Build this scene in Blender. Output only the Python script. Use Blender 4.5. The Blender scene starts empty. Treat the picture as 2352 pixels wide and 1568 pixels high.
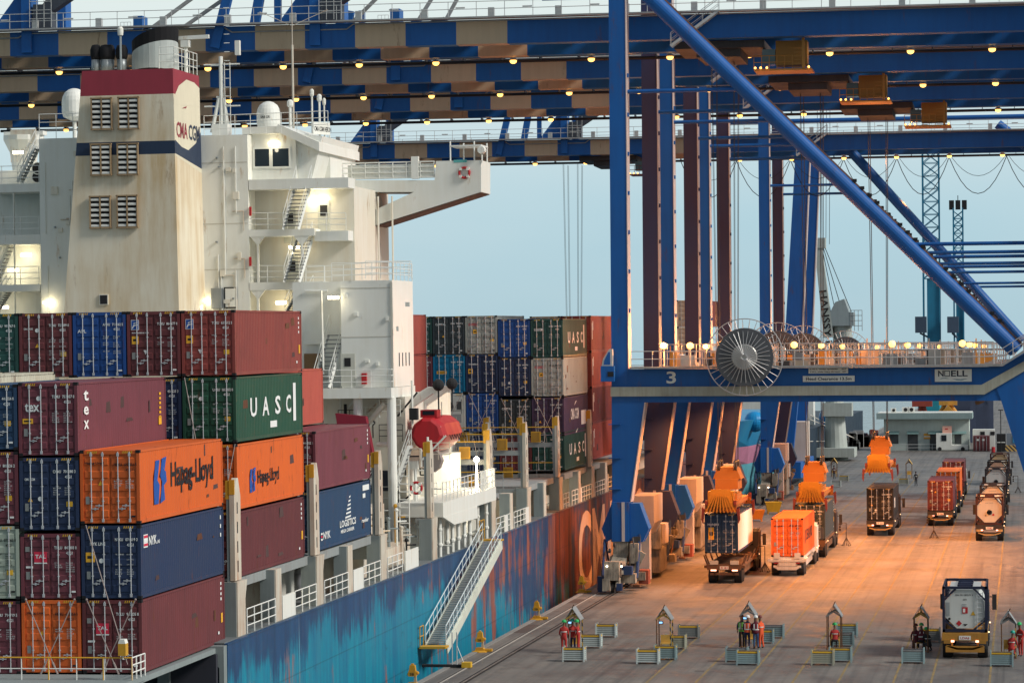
import bpy, math, random
from mathutils import Vector, Matrix
SC = bpy.context.scene
COL = SC.collection
RND = random.Random(7)
R = math.radians
# ------------------------------------------------------------------ camera
CAM_H = 16.8
YAW, PITCH, ROLL, FOC = -.169, .0047, -.0078, 6860.0      # FOC in pixels of a 2352 wide frame
def cam_axes():
    f = Vector((math.sin(YAW)*math.cos(PITCH), math.cos(YAW)*math.cos(PITCH), math.sin(PITCH)))
    r = Vector((math.cos(YAW), -math.sin(YAW), 0)); u = r.cross(f)
    c, s = math.cos(ROLL), math.sin(ROLL)
    return f, c*r+s*u, -s*r+c*u
FO, RI, UP = cam_axes()
cam = bpy.data.cameras.new('camera'); camo = bpy.data.objects.new('camera', cam); COL.objects.link(camo)
camo.matrix_world = Matrix((( RI.x, UP.x, -FO.x, 0), (RI.y, UP.y, -FO.y, 0), (RI.z, UP.z, -FO.z, CAM_H), (0, 0, 0, 1)))
cam.sensor_width = 36; cam.lens = FOC/2352*36; cam.clip_start = 1; cam.clip_end = 9000
SC.camera = camo
# ------------------------------------------------------------------ sky, sun, exposure
SUN_EL, SUN_AZ = R(36), R(104)       # azimuth clockwise from +Y: the soft light comes from the land side, behind the camera's right
wd = bpy.data.worlds.new('World'); SC.world = wd; wd.use_nodes = True
nt = wd.node_tree; nt.nodes.clear()
def nd(t, **k):
    n = nt.nodes.new(t)
    for a, b in k.items(): setattr(n, a, b)
    return n
out = nd('ShaderNodeOutputWorld'); bg = nd('ShaderNodeBackground'); bg.inputs[1].default_value = .1
sky = nd('ShaderNodeTexSky', sky_type='NISHITA', sun_disc=False, sun_elevation=SUN_EL, sun_rotation=SUN_AZ, air_density=1.4, dust_density=4.0, ozone_density=2.0)
# a thin overcast deck over the clear sky: soft cloud, paler above, bluer low down
tc = nd('ShaderNodeTexCoord'); sep = nd('ShaderNodeSeparateXYZ'); nt.links.new(tc.outputs['Generated'], sep.inputs[0])
ramp = nd('ShaderNodeValToRGB'); nt.links.new(sep.outputs['Z'], ramp.inputs[0])
cr = ramp.color_ramp
cr.elements[0].position = 0.0; cr.elements[0].color = (.40, .57, .64, 1)
cr.elements[1].position = .12; cr.elements[1].color = (.72, .80, .78, 1)
e = cr.elements.new(.045); e.color = (.43, .62, .70, 1)
e = cr.elements.new(.085); e.color = (.60, .72, .75, 1)
e = cr.elements.new(.24); e.color = (.40, .47, .53, 1)
e = cr.elements.new(.6); e.color = (.22, .27, .34, 1)
mp = nd('ShaderNodeMapping'); mp.inputs['Scale'].default_value = (1.5, 1.5, 6); nt.links.new(tc.outputs['Generated'], mp.inputs[0])
nz = nd('ShaderNodeTexNoise'); nz.inputs['Scale'].default_value = 2.2; nz.inputs['Detail'].default_value = 4; nt.links.new(mp.outputs[0], nz.inputs[0])
cl = nd('ShaderNodeMixRGB', blend_type='MIX'); cl.inputs[2].default_value = (.66, .74, .74, 1); nt.links.new(ramp.outputs[0], cl.inputs[1])
mr = nd('ShaderNodeMapRange'); mr.inputs[1].default_value = .45; mr.inputs[2].default_value = .72; mr.inputs[4].default_value = .35
nt.links.new(nz.outputs[0], mr.inputs[0]); nt.links.new(mr.outputs[0], cl.inputs[0])
gain = nd('ShaderNodeMixRGB', blend_type='MULTIPLY'); gain.inputs[0].default_value = 1; gain.inputs[2].default_value = (9.6, 9.6, 9.6, 1)
nt.links.new(cl.outputs[0], gain.inputs[1])
# dusk: the deck is darker behind the camera
dk = nd('ShaderNodeMapRange'); dk.inputs[1].default_value = -1; dk.inputs[2].default_value = .6; dk.inputs[3].default_value = .66; dk.inputs[4].default_value = 1; nt.links.new(sep.outputs['Y'], dk.inputs[0])
dm = nd('ShaderNodeVectorMath', operation='SCALE'); nt.links.new(dk.outputs[0], dm.inputs['Scale']); nt.links.new(gain.outputs[0], dm.inputs[0])
mx = nd('ShaderNodeMixRGB'); mx.inputs[0].default_value = .9
nt.links.new(sky.outputs[0], mx.inputs[1]); nt.links.new(dm.outputs[0], mx.inputs[2])
nt.links.new(mx.outputs[0], bg.inputs[0]); nt.links.new(bg.outputs[0], out.inputs[0])
sun = bpy.data.lights.new('sun', 'SUN'); sun.energy = 2.7; sun.angle = R(14); sun.color = (1, .95, .88)
suno = bpy.data.objects.new('sun', sun); COL.objects.link(suno)
sd = Vector((math.sin(SUN_AZ)*math.cos(SUN_EL), math.cos(SUN_AZ)*math.cos(SUN_EL), math.sin(SUN_EL)))
suno.rotation_euler = sd.to_track_quat('Z', 'Y').to_euler(); suno.location = (0, 0, 90)
SC.view_settings.view_transform = 'Standard'; SC.view_settings.look = 'None'; SC.view_settings.gamma = 1
SC.view_settings.exposure = 0.25
SC.cycles.max_bounces = 5; SC.cycles.diffuse_bounces = 3; SC.cycles.glossy_bounces = 2; SC.cycles.transmission_bounces = 3
SC.cycles.sample_clamp_indirect = 4; SC.cycles.caustics_reflective = False; SC.cycles.caustics_refractive = False
# ------------------------------------------------------------------ measuring: a picture point on a known plane -> its place in the world / on the ship
CP = Vector((0, 0, CAM_H))
TRIM, LIST, SYAW = .009, .0057, .0035            # the ship lies a little by the stern and heels slightly
def ship_rows():
    y = Vector((math.sin(SYAW)*math.cos(TRIM), math.cos(SYAW)*math.cos(TRIM), math.sin(TRIM)))
    x = Vector((math.cos(SYAW), -math.sin(SYAW), 0)); z = x.cross(y)
    c, s = math.cos(LIST), math.sin(LIST)
    return c*x+s*z, y, -s*x+c*z
SX, SY, SZ = ship_rows()
SB = Vector((-34.16, 113.3, CAM_H-12.37))
SHIP = Matrix(((SX.x, SY.x, SZ.x, SB.x), (SX.y, SY.y, SZ.y, SB.y), (SX.z, SY.z, SZ.z, SB.z), (0, 0, 0, 1)))
SHIPI = SHIP.inverted()
def ray(u, v): return FO + RI*((u-1176)/FOC) - UP*((v-784)/FOC)
def W(u, v, **k):
    d = ray(u, v); a, val = next(iter(k.items())); i = 'xyz'.index(a)
    return CP + d*((val-CP[i])/d[i])
def S(u, v, **k):
    d = SHIPI.to_3x3() @ ray(u, v); o = SHIPI @ CP; a, val = next(iter(k.items())); i = 'xyz'.index(a)
    return o + d*((val-o[i])/d[i])
# ------------------------------------------------------------------ materials
MATS = {}
def paint(name, col, rough=.55, dirt=.35, dcol=None, metal=0.0, scale=1.0, streak=.12, jitter=.06, bump=0.0, spots=0.0, scol=(.12, .035, .015)):
    """worn paint: cloudy tone, vertical run-off streaks, optional rust spots"""
    if name in MATS: return MATS[name]
    m = bpy.data.materials.new(name); m.use_nodes = True; t = m.node_tree; b = t.nodes['Principled BSDF']
    def n(ty, **k):
        x = t.nodes.new(ty)
        for a, v in k.items(): setattr(x, a, v)
        return x
    L = t.links.new
    if dcol is None: dcol = tuple(c*.45+.012 for c in col)
    tc = n('ShaderNodeTexCoord'); oi = n('ShaderNodeObjectInfo')
    ad = n('ShaderNodeVectorMath', operation='ADD'); sc = n('ShaderNodeVectorMath', operation='SCALE'); cb = n('ShaderNodeCombineXYZ')
    L(oi.outputs['Random'], cb.inputs[0]); L(oi.outputs['Random'], cb.inputs[1]); L(cb.outputs[0], sc.inputs[0]); sc.inputs['Scale'].default_value = 37
    L(tc.outputs['Object'], ad.inputs[0]); L(sc.outputs[0], ad.inputs[1])
    mp = n('ShaderNodeMapping'); mp.inputs['Scale'].default_value = (1.7*scale, 1.7*scale, streak*scale); L(ad.outputs[0], mp.inputs[0])
    a = n('ShaderNodeTexNoise'); a.inputs['Scale'].default_value = 2.4; a.inputs['Detail'].default_value = 5; a.inputs['Roughness'].default_value = .65; L(mp.outputs[0], a.inputs[0])
    c = n('ShaderNodeTexNoise'); c.inputs['Scale'].default_value = .55*scale; c.inputs['Detail'].default_value = 6; L(ad.outputs[0], c.inputs[0])
    mu = n('ShaderNodeMath', operation='MULTIPLY'); L(a.outputs[0], mu.inputs[0]); L(c.outputs[0], mu.inputs[1])
    mr = n('ShaderNodeMapRange'); mr.inputs[1].default_value = .16; mr.inputs[2].default_value = .42; mr.inputs[3].default_value = 0; mr.inputs[4].default_value = dirt; L(mu.outputs[0], mr.inputs[0])
    mix = n('ShaderNodeMixRGB'); mix.inputs[1].default_value = (*col, 1); mix.inputs[2].default_value = (*dcol, 1); L(mr.outputs[0], mix.inputs[0])
    last = mix
    if spots > 0:
        sp = n('ShaderNodeTexNoise'); sp.inputs['Scale'].default_value = 1.6; sp.inputs['Detail'].default_value = 8; sp.inputs['Roughness'].default_value = .7
        mp2 = n('ShaderNodeMapping'); mp2.inputs['Scale'].default_value = (1.4*scale, 1.4*scale, .3*scale); mp2.inputs['Location'].default_value = (11, 3, 7); L(ad.outputs[0], mp2.inputs[0]); L(mp2.outputs[0], sp.inputs[0])
        mr2 = n('ShaderNodeMapRange'); mr2.inputs[1].default_value = .62-.16*spots; mr2.inputs[2].default_value = .74-.1*spots; mr2.inputs[4].default_value = .85; L(sp.outputs[0], mr2.inputs[0])
        mx2 = n('ShaderNodeMixRGB'); L(mr2.outputs[0], mx2.inputs[0]); L(last.outputs[0], mx2.inputs[1]); mx2.inputs[2].default_value = (*scol, 1); last = mx2
    hs = n('ShaderNodeHueSaturation'); L(last.outputs[0], hs.inputs['Color'])
    jr = n('ShaderNodeMapRange'); jr.inputs[3].default_value = 1-jitter*2; jr.inputs[4].default_value = 1+jitter*2; L(oi.outputs['Random'], jr.inputs[0]); L(jr.outputs[0], hs.inputs['Value'])
    L(hs.outputs[0], b.inputs['Base Color'])
    rr = n('ShaderNodeMapRange'); rr.inputs[3].default_value = max(.05, rough-.12); rr.inputs[4].default_value = min(1, rough+.2); L(c.outputs[0], rr.inputs[0]); L(rr.outputs[0], b.inputs['Roughness'])
    b.inputs['Metallic'].default_value = metal
    b.inputs['Specular IOR Level'].default_value = .35
    if bump:
        bp = n('ShaderNodeBump'); bp.inputs['Strength'].default_value = bump; bp.inputs['Distance'].default_value = .02; L(a.outputs[0], bp.inputs['Height']); L(bp.outputs[0], b.inputs['Normal'])
    MATS[name] = m
    return m
def flat(name, col, rough=.6, metal=0.0, emit=0.0, ecol=None, alpha=None):
    if name in MATS: return MATS[name]
    m = bpy.data.materials.new(name); m.use_nodes = True; b = m.node_tree.nodes['Principled BSDF']
    b.inputs['Base Color'].default_value = (*col, 1); b.inputs['Roughness'].default_value = rough; b.inputs['Metallic'].default_value = metal
    b.inputs['Specular IOR Level'].default_value = .35
    if emit:
        b.inputs['Emission Color'].default_value = (*(ecol or col), 1); b.inputs['Emission Strength'].default_value = emit
    MATS[name] = m
    return m
# ------------------------------------------------------------------ mesh builder
TXT = {}
def text_geo(s, res=2):
    if (s, res) in TXT: return TXT[(s, res)]
    cu = bpy.data.curves.new('t', 'FONT'); cu.body = s; cu.resolution_u = res; cu.fill_mode = 'FRONT'; cu.offset = .022
    o = bpy.data.objects.new('t', cu); COL.objects.link(o)
    dg = bpy.context.evaluated_depsgraph_get(); me = bpy.data.meshes.new_from_object(o.evaluated_get(dg))
    v = [(p.co.x, p.co.y) for p in me.vertices]; f = [tuple(p.vertices) for p in me.polygons]
    bpy.data.objects.remove(o); bpy.data.curves.remove(cu); bpy.data.meshes.remove(me)
    x0 = min(p[0] for p in v); x1 = max(p[0] for p in v); y0 = min(p[1] for p in v); y1 = max(p[1] for p in v)
    TXT[(s, res)] = (v, f, x0, x1, y0, y1)
    return TXT[(s, res)]
class MB:
    def __init__(self): self.v = []; self.f = []; self.m = []
    def add(self, vs, fs, m=0):
        o = len(self.v); self.v += [tuple(x) for x in vs]; self.f += [tuple(i+o for i in q) for q in fs]; self.m += [m]*len(fs); return self
    def box(self, x0, x1, y0, y1, z0, z1, m=0):
        vs = [(x, y, z) for z in (z0, z1) for y in (y0, y1) for x in (x0, x1)]
        return self.add(vs, [(0, 2, 3, 1), (4, 5, 7, 6), (0, 1, 5, 4), (2, 6, 7, 3), (0, 4, 6, 2), (1, 3, 7, 5)], m)
    def cbox(self, c, s, m=0): return self.box(c[0]-s[0]/2, c[0]+s[0]/2, c[1]-s[1]/2, c[1]+s[1]/2, c[2]-s[2]/2, c[2]+s[2]/2, m)
    def rbox(self, c, s, rot, m=0):
        M = Matrix.Translation(Vector(c)) @ rot.to_4x4()
        vs = [M @ Vector((x*s[0]/2, y*s[1]/2, z*s[2]/2)) for z in (-1, 1) for y in (-1, 1) for x in (-1, 1)]
        return self.add(vs, [(0, 2, 3, 1), (4, 5, 7, 6), (0, 1, 5, 4), (2, 6, 7, 3), (0, 4, 6, 2), (1, 3, 7, 5)], m)
    def bar(self, p, q, w, h, m=0, up=(0, 0, 1), w2=None, h2=None):
        p, q = Vector(p), Vector(q); d = (q-p).normalized(); u = Vector(up)
        if abs(d.dot(u)) > .98: u = Vector((0, 1, 0))
        s = d.cross(u).normalized(); u = s.cross(d)
        w2 = w if w2 is None else w2; h2 = h if h2 is None else h2
        vs = [p+s*(a*w/2)+u*(b*h/2) for a, b in ((-1, -1), (1, -1), (1, 1), (-1, 1))]+[q+s*(a*w2/2)+u*(b*h2/2) for a, b in ((-1, -1), (1, -1), (1, 1), (-1, 1))]
        return self.add(vs, [(3, 2, 1, 0), (4, 5, 6, 7), (0, 1, 5, 4), (1, 2, 6, 5), (2, 3, 7, 6), (3, 0, 4, 7)], m)
    def tube(self, p, q, r, n=8, m=0, r2=None, cap=True):
        p, q = Vector(p), Vector(q); d = (q-p).normalized(); u = Vector((0, 0, 1)) if abs(d.z) < .95 else Vector((1, 0, 0))
        s = d.cross(u).normalized(); u = s.cross(d); r2 = r if r2 is None else r2
        vs = [c+s*(k*math.cos(a))+u*(k*math.sin(a)) for c, k in ((p, r), (q, r2)) for a in (2*math.pi*i/n for i in range(n))]
        fs = [(i, (i+1) % n, n+(i+1) % n, n+i) for i in range(n)]
        if cap: fs += [tuple(range(n-1, -1, -1)), tuple(range(n, 2*n))]
        return self.add(vs, fs, m)
    def path(self, pts, r, n=6, m=0):
        for a, b in zip(pts, pts[1:]): self.tube(a, b, r, n, m)
        return self
    def prism(self, poly, a0, a1, axis='y', m=0, mcap=None):
        """poly: (a,b) points; axis y -> (x,z), axis x -> (y,z), axis z -> (x,y)"""
        def P(p, t): return {'y': (p[0], t, p[1]), 'x': (t, p[0], p[1]), 'z': (p[0], p[1], t)}[axis]
        n = len(poly); ar = sum(poly[i][0]*poly[(i+1) % n][1]-poly[(i+1) % n][0]*poly[i][1] for i in range(n))
        if (ar > 0) != (axis in 'xz'): poly = poly[::-1]
        vs = [P(p, a0) for p in poly]+[P(p, a1) for p in poly]
        self.add(vs, [tuple(range(n-1, -1, -1)), tuple(range(n, 2*n))], m if mcap is None else mcap)
        return self.add(vs, [(i, (i+1) % n, n+(i+1) % n, n+i) for i in range(n)], m)
    def quad(self, a, b, c, d, m=0): return self.add([a, b, c, d], [(0, 1, 2, 3)], m)
    def lathe(self, prof, c=(0, 0, 0), axis='z', n=16, m=0):
        c = Vector(c); vs = []
        for r, h in prof:
            for i in range(n):
                a = 2*math.pi*i/n; x, y = r*math.cos(a), r*math.sin(a)
                vs.append(c+Vector({'z': (x, y, h), 'y': (x, h, -y), 'x': (h, x, y)}[axis]))
        fs = [(k*n+i, k*n+(i+1) % n, (k+1)*n+(i+1) % n, (k+1)*n+i) for k in range(len(prof)-1) for i in range(n)]
        if prof[0][0] > 1e-4: fs.append(tuple(range(n-1, -1, -1)))
        if prof[-1][0] > 1e-4: fs.append(tuple((len(prof)-1)*n+i for i in range(n)))
        return self.add(vs, fs, m)
    def ball(self, c, r, m=0, n=12, k=8, s=(1, 1, 1)):
        c = Vector(c); vs = [c+Vector((0, 0, -r*s[2]))]
        for j in range(1, k):
            t = math.pi*j/k-math.pi/2
            for i in range(n): a = 2*math.pi*i/n; vs.append(c+Vector((r*s[0]*math.cos(t)*math.cos(a), r*s[1]*math.cos(t)*math.sin(a), r*s[2]*math.sin(t))))
        vs.append(c+Vector((0, 0, r*s[2]))); e = len(vs)-1
        fs = [(0, 1+(i+1) % n, 1+i) for i in range(n)]
        for j in range(k-2): fs += [(1+j*n+i, 1+j*n+(i+1) % n, 1+(j+1)*n+(i+1) % n, 1+(j+1)*n+i) for i in range(n)]
        fs += [(e, 1+(k-2)*n+i, 1+(k-2)*n+(i+1) % n) for i in range(n)]
        return self.add(vs, fs, m)
    def ring(self, c, r, t, axis='y', n=24, k=6, m=0):
        c = Vector(c); vs = []
        for i in range(n):
            a = 2*math.pi*i/n
            for j in range(k):
                b = 2*math.pi*j/k; rr = r+t*math.cos(b); x, y, h = rr*math.cos(a), rr*math.sin(a), t*math.sin(b)
                vs.append(c+Vector({'y': (x, h, y), 'z': (x, y, h), 'x': (h, x, y)}[axis]))
        return self.add(vs, [(i*k+j, ((i+1) % n)*k+j, ((i+1) % n)*k+(j+1) % k, i*k+(j+1) % k) for i in range(n) for j in range(k)], m)
    def text(self, s, org, xd, zd, h, m=0, w=None, align='l', res=2, slant=0.0):
        """letters h tall standing at org, along xd, up zd; w squeezes the line to that width"""
        v, f, x0, x1, y0, y1 = text_geo(s, res); k = h/max(.01, y1-y0) if w is None or len(s) > 0 else 1
        kx = k if w is None else w/(x1-x0); org, xd, zd = Vector(org), Vector(xd), Vector(zd)
        off = {'l': 0, 'c': -(x1-x0)*kx/2, 'r': -(x1-x0)*kx}[align]
        return self.add([org+xd*((p[0]-x0)*kx+off+slant*(p[1]-y0)*k)+zd*((p[1]-y0)*k) for p in v], f, m)
    def rail(self, pts, h=1.1, r=.025, post=1.6, bars=3, m=0):
        """hand rail along a polyline standing on pts"""
        for a, b in zip(pts, pts[1:]):
            a, b = Vector(a), Vector(b); L = (b-a).length; n = max(1, round(L/post))
            for i in range(n+1):
                p = a+(b-a)*(i/n); self.tube(p, p+Vector((0, 0, h)), r, 5, m)
            for j in range(1, bars+1):
                z = Vector((0, 0, h*j/bars)); self.tube(a+z, b+z, r, 5, m)
        return self
    def stair(self, p, q, w, n, side=(1, 0, 0), m=0, hand=True, mt=None):
        """ladder stair from p (foot) to q (head), treads w wide along side"""
        p, q, s = Vector(p), Vector(q), Vector(side); mt = m if mt is None else mt
        for k in (-1, 1):
            self.bar(p+s*(k*w/2), q+s*(k*w/2), .05, .2, m)
            if hand:
                up = Vector((0, 0, .95))
                self.tube(p+s*(k*w/2)+up, q+s*(k*w/2)+up, .025, 5, m); self.tube(p+s*(k*w/2)+up*.5, q+s*(k*w/2)+up*.5, .018, 5, m)
                for i in range(4):
                    c = p+(q-p)*(i/3)+s*(k*w/2); self.tube(c, c+up, .02, 5, m)
        d = (q-p); d.z = 0
        if d.length < .01: d = Vector((0, 1, 0))
        d.normalize()
        for i in range(1, n):
            c = p+(q-p)*(i/n); self.bar(c-s*(w/2), c+s*(w/2), .24, .05, mt)
        return self
    def build(self, name, mats, parent=None, smooth=False, loc=None):
        me = bpy.data.meshes.new(name); me.from_pydata(self.v, [], self.f)
        if not isinstance(mats, (list, tuple)): mats = [mats]
        for x in mats: me.materials.append(x)
        if len(mats) > 1: me.polygons.foreach_set('material_index', self.m)
        if smooth: me.polygons.foreach_set('use_smooth', [True]*len(me.polygons))
        me.update()
        o = bpy.data.objects.new(name, me); COL.objects.link(o)
        if parent is not None: o.parent = parent
        if loc is not None: o.location = loc
        return o
def tag(o, label=None, cat=None, group=None, kind=None):
    if label:
        o['label'] = label
    if cat: o['category'] = cat
    if group: o['group'] = group
    if kind: o['kind'] = kind
    return o
def empty(name, label, cat, mw=None, group=None):
    o = bpy.data.objects.new(name, None); COL.objects.link(o); o.empty_display_size = .3
    if mw is not None: o.matrix_world = mw
    return tag(o, label, cat, group)
def T(x, y, z, rz=0.0): return Matrix.Translation((x, y, z)) @ Matrix.Rotation(rz, 4, 'Z')
def ST(x, y, z, rz=0.0): return SHIP @ T(x, y, z, rz)          # a place on the ship
def children(o): return [c for c in o.children]
def copy_tree(o, par=None):
    c = o.copy(); COL.objects.link(c)
    if par is not None: c.parent = par
    for ch in list(o.children): copy_tree(ch, c)
    return c
def clone(o, mw, label, group=None):
    c = copy_tree(o); c.matrix_world = mw; c['label'] = label
    if group: c['group'] = group
    return c
LAMPS = {}
def lamp(name, kind, loc, power, col, parent=None, size=.15, spot=None, rot=None):
    l = LAMPS.get((kind, power, col, size, spot))
    if l is None:
        l = bpy.data.lights.new(name, kind); l.energy = power; l.color = col; l.shadow_soft_size = size
        if kind == 'SPOT': l.spot_size = spot; l.spot_blend = .6
        LAMPS[(kind, power, col, size, spot)] = l
    o = bpy.data.objects.new(name, l); COL.objects.link(o); o.location = loc
    if rot is not None: o.rotation_euler = rot
    if parent is not None: o.parent = parent
    return o
# ================================================================== SETTING: quay, water, rails, lane lines
def ground_mat():
    m = bpy.data.materials.new('worn_concrete'); m.use_nodes = True; t = m.node_tree; b = t.nodes['Principled BSDF']; L = t.links.new
    def n(ty, **k):
        x = t.nodes.new(ty)
        for a, v in k.items(): setattr(x, a, v)
        return x
    tc = n('ShaderNodeTexCoord')
    def noise(sx, sy, sc, det=6, ro=.6, off=0):
        mp = n('ShaderNodeMapping'); mp.inputs['Scale'].default_value = (sx, sy, 1); mp.inputs['Location'].default_value = (off, off*2, 0); L(tc.outputs['Object'], mp.inputs[0])
        x = n('ShaderNodeTexNoise'); x.inputs['Scale'].default_value = sc; x.inputs['Detail'].default_value = det; x.inputs['Roughness'].default_value = ro; L(mp.outputs[0], x.inputs[0]); return x
    def rng(x, a, b_, c=0., d=1.):
        r = n('ShaderNodeMapRange'); r.inputs[1].default_value = a; r.inputs[2].default_value = b_; r.inputs[3].default_value = c; r.inputs[4].default_value = d; L(x.outputs[0], r.inputs[0]); return r
    def mix(f, c1, c2, ty='MIX'):
        x = n('ShaderNodeMixRGB', blend_type=ty); L(f.outputs[0], x.inputs[0])
        for i, c in ((1, c1), (2, c2)):
            if isinstance(c, tuple): x.inputs[i].default_value = (*c, 1)
            else: L(c.outputs[0], x.inputs[i])
        return x
    big = noise(.05, .03, 1.6); c = mix(rng(big, .35, .65), (.215, .19, .165), (.13, .12, .11))
    mot = noise(.28, .16, 1.4, 9, .72, 63); c = mix(rng(mot, .44, .66, 0, .75), c, (.085, .075, .068))
    lt = noise(.35, .12, 1.1, 8, .7, 91); c = mix(rng(lt, .56, .70, 0, .6), c, (.30, .26, .215))
    st = noise(.30, .9, .9, 8, .72, 5); c = mix(rng(st, .54, .70, 0, .7), c, (.075, .06, .055))       # scuffs and half dried smears
    st2 = noise(.22, 1.1, .8, 7, .7, 17); c = mix(rng(st2, .60, .70, 0, .5), c, (.36, .33, .28))
    ty = noise(1.5, .010, 1.1, 6, .65, 9); c = mix(rng(ty, .50, .66, 0, .6), c, (.05, .046, .045))          # tyre tracks along the lanes
    ty2 = noise(.8, .016, 1.0, 4, .5, 27); c = mix(rng(ty2, .56, .68, 0, .45), c, (.06, .055, .055))
    oil = noise(.6, .45, .9, 5, .6, 31); c = mix(rng(oil, .64, .72, 0, .8), c, (.03, .027, .025))
    # joints of the slabs
    sp = n('ShaderNodeSeparateXYZ'); L(tc.outputs['Object'], sp.inputs[0])
    for ax, per in ((0, 4.7), (1, 6.0)):
        mo = n('ShaderNodeMath', operation='PINGPONG'); L(sp.outputs[ax], mo.inputs[0]); mo.inputs[1].default_value = per/2
        jr = rng(mo, .03, .07, .35, 0); c = mix(jr, c, (.09, .08, .075))
    L(c.outputs[0], b.inputs['Base Color'])
    rr = rng(mot, .35, .65, .8, .38); L(rr.outputs[0], b.inputs['Roughness'])
    bp = n('ShaderNodeBump'); bp.inputs['Strength'].default_value = .25; bp.inputs['Distance'].default_value = .02; fine = noise(1, 1, 3.5, 4, .7); L(fine.outputs[0], bp.inputs['Height']); L(bp.outputs[0], b.inputs['Normal'])
    return m
EDGE = -30.9; RAILX = -28.5
M_CONC = ground_mat()
mb = MB(); mb.quad((EDGE+.35, 30, 0), (900, 30, 0), (900, 6000, 0), (EDGE+.35, 6000, 0))
tag(mb.build('quay', M_CONC), kind='structure')
cop = paint('coping_concrete', (.27, .255, .235), .8, .5, (.12, .11, .10))
mb = MB(); mb.box(EDGE, EDGE+.35, 30, 6000, -9, .03); mb.box(EDGE+.05, EDGE+.35, 30, 6000, -9, -.01)
tag(mb.build('quay_edge', cop), kind='structure')
wm = paint('harbour_water', (.02, .05, .055), .12, .4, (.03, .06, .06), bump=.3)
mb = MB(); mb.quad((-4000, -300, -3.2), (EDGE+.1, -300, -3.2), (EDGE+.1, 6000, -3.2), (-4000, 6000, -3.2))
tag(mb.build('water', wm), kind='structure')
m_steel = paint('rail_steel', (.20, .17, .15), .45, .6, (.07, .045, .035), metal=.4)
m_groove = flat('groove_dark', (.025, .02, .018), .9)
mb = MB()
mb.quad((RAILX-.2, 30, .004), (RAILX+.2, 30, .004), (RAILX+.2, 700, .004), (RAILX-.2, 700, .004), 1)
mb.box(RAILX-.05, RAILX+.05, 30, 700, .006, .03, 0)
tag(mb.build('crane_rail', [m_steel, m_groove]), kind='structure')
mb = MB()
mb.quad((-29.78, 30, .004), (-29.70, 30, .004), (-29.70, 700, .004), (-29.78, 700, .004), 0)
mb.box(-29.69, -29.58, 30, 700, .002, .012, 1)
tag(mb.build('cable_slot', [m_groove, paint('slot_edge', (.42, .38, .33), .7, .5)]), kind='structure')
m_lane = paint('lane_paint', (.36, .235, .07), .7, .9, (.17, .14, .10), scale=.8, streak=1, spots=.85, scol=(.13, .115, .10))
mb = MB()
for x in (-19.1, -16.6, -14.1, -11.7, -9.4, -6.6, -4.7, -1.76):
    mb.quad((x-.06, 60, .005), (x+.06, 60, .005), (x+.06, 420, .005), (x-.06, 420, .005))
for y0 in (196.5, 179.0): mb.quad((-3.4, y0, .009), (.6, y0, .009), (.6, y0+.16, .009), (-3.4, y0+.16, .009))
tag(mb.build('lane_lines', m_lane), kind='structure')
mb = MB(); m_plate = paint('cover_plate_iron', (.10, .075, .065), .7, .5)
for x, y, w, l in ((-29.5, 177, .0, 0), (-30.2, 181.5, .75, 5.5), (-30.2, 202, .8, 3.2), (-24, 172, .5, .4), (-19.5, 176, .4, .3), (-9.2, 181, .35, .3), (-17, 158, .5, .35)):
    if w: mb.box(x-w/2, x+w/2, y-l/2, y+l/2, .001, .008)
tag(mb.build('pavement_covers', m_plate), kind='structure')
# ================================================================== SHIPPING CONTAINERS
CL, CW = 12.192, 2.438
M_BAR = flat('bar_zinc', (.52, .54, .56), .45, .3)
M_DARK = flat('casting_black', (.012, .012, .014), .9)  # near-black colour of the corner castings
M_WHITE = flat('letter_white', (.78, .8, .78), .6)
M_YEL = paint('marking_yellow', (.72, .42, .03), .6, .25)
M_BLK = flat('marking_black', (.015, .015, .018), .7)
PC = {k: paint('container_'+k, c, .5, d, dc, spots=s, streak=.07, bump=.12) for k, c, d, dc, s in (
    ('maroon', (.145, .036, .040), .55, (.085, .026, .03), .25), ('plum', (.17, .045, .06), .5, (.10, .03, .04), .2), ('brick', (.27, .055, .045), .5, (.17, .05, .045), .2),
    ('orange', (.72, .135, .022), .45, (.50, .10, .03), .25), ('navy', (.018, .034, .085), .45, (.03, .04, .07), .05), ('blue', (.012, .07, .27), .45, (.015, .045, .15), .1),
    ('green', (.018, .085, .05), .45, (.02, .05, .035), .1), ('teal_green', (.02, .075, .065), .45, (.02, .05, .045), .1), ('turquoise', (.0, .16, .32), .4, (.01, .12, .2), .1),
    ('grey', (.36, .39, .36), .45, (.22, .23, .2), .35), ('sage', (.40, .46, .38), .4, (.25, .28, .23), .2), ('charcoal', (.035, .05, .058), .4, (.05, .055, .05), .1),
    ('purple', (.055, .035, .075), .4, (.05, .03, .05), .1), ('olive', (.10, .115, .04), .4, (.07, .075, .03), .1), ('beige', (.62, .47, .33), .4, (.42, .28, .18), .3),
    ('cream', (.60, .58, .46), .5, (.34, .25, .16), .4), ('salmon', (.42, .085, .06), .4, (.28, .06, .05), .15), ('red', (.36, .03, .03), .35, (.2, .03, .03), .1),
    ('white', (.66, .68, .64), .4, (.4, .38, .33), .2), ('black', (.018, .018, .02), .4, (.03, .028, .026), .05), ('lake', (.02, .055, .12), .4, (.03, .05, .08), .1))}
CMESH = {}
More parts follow.
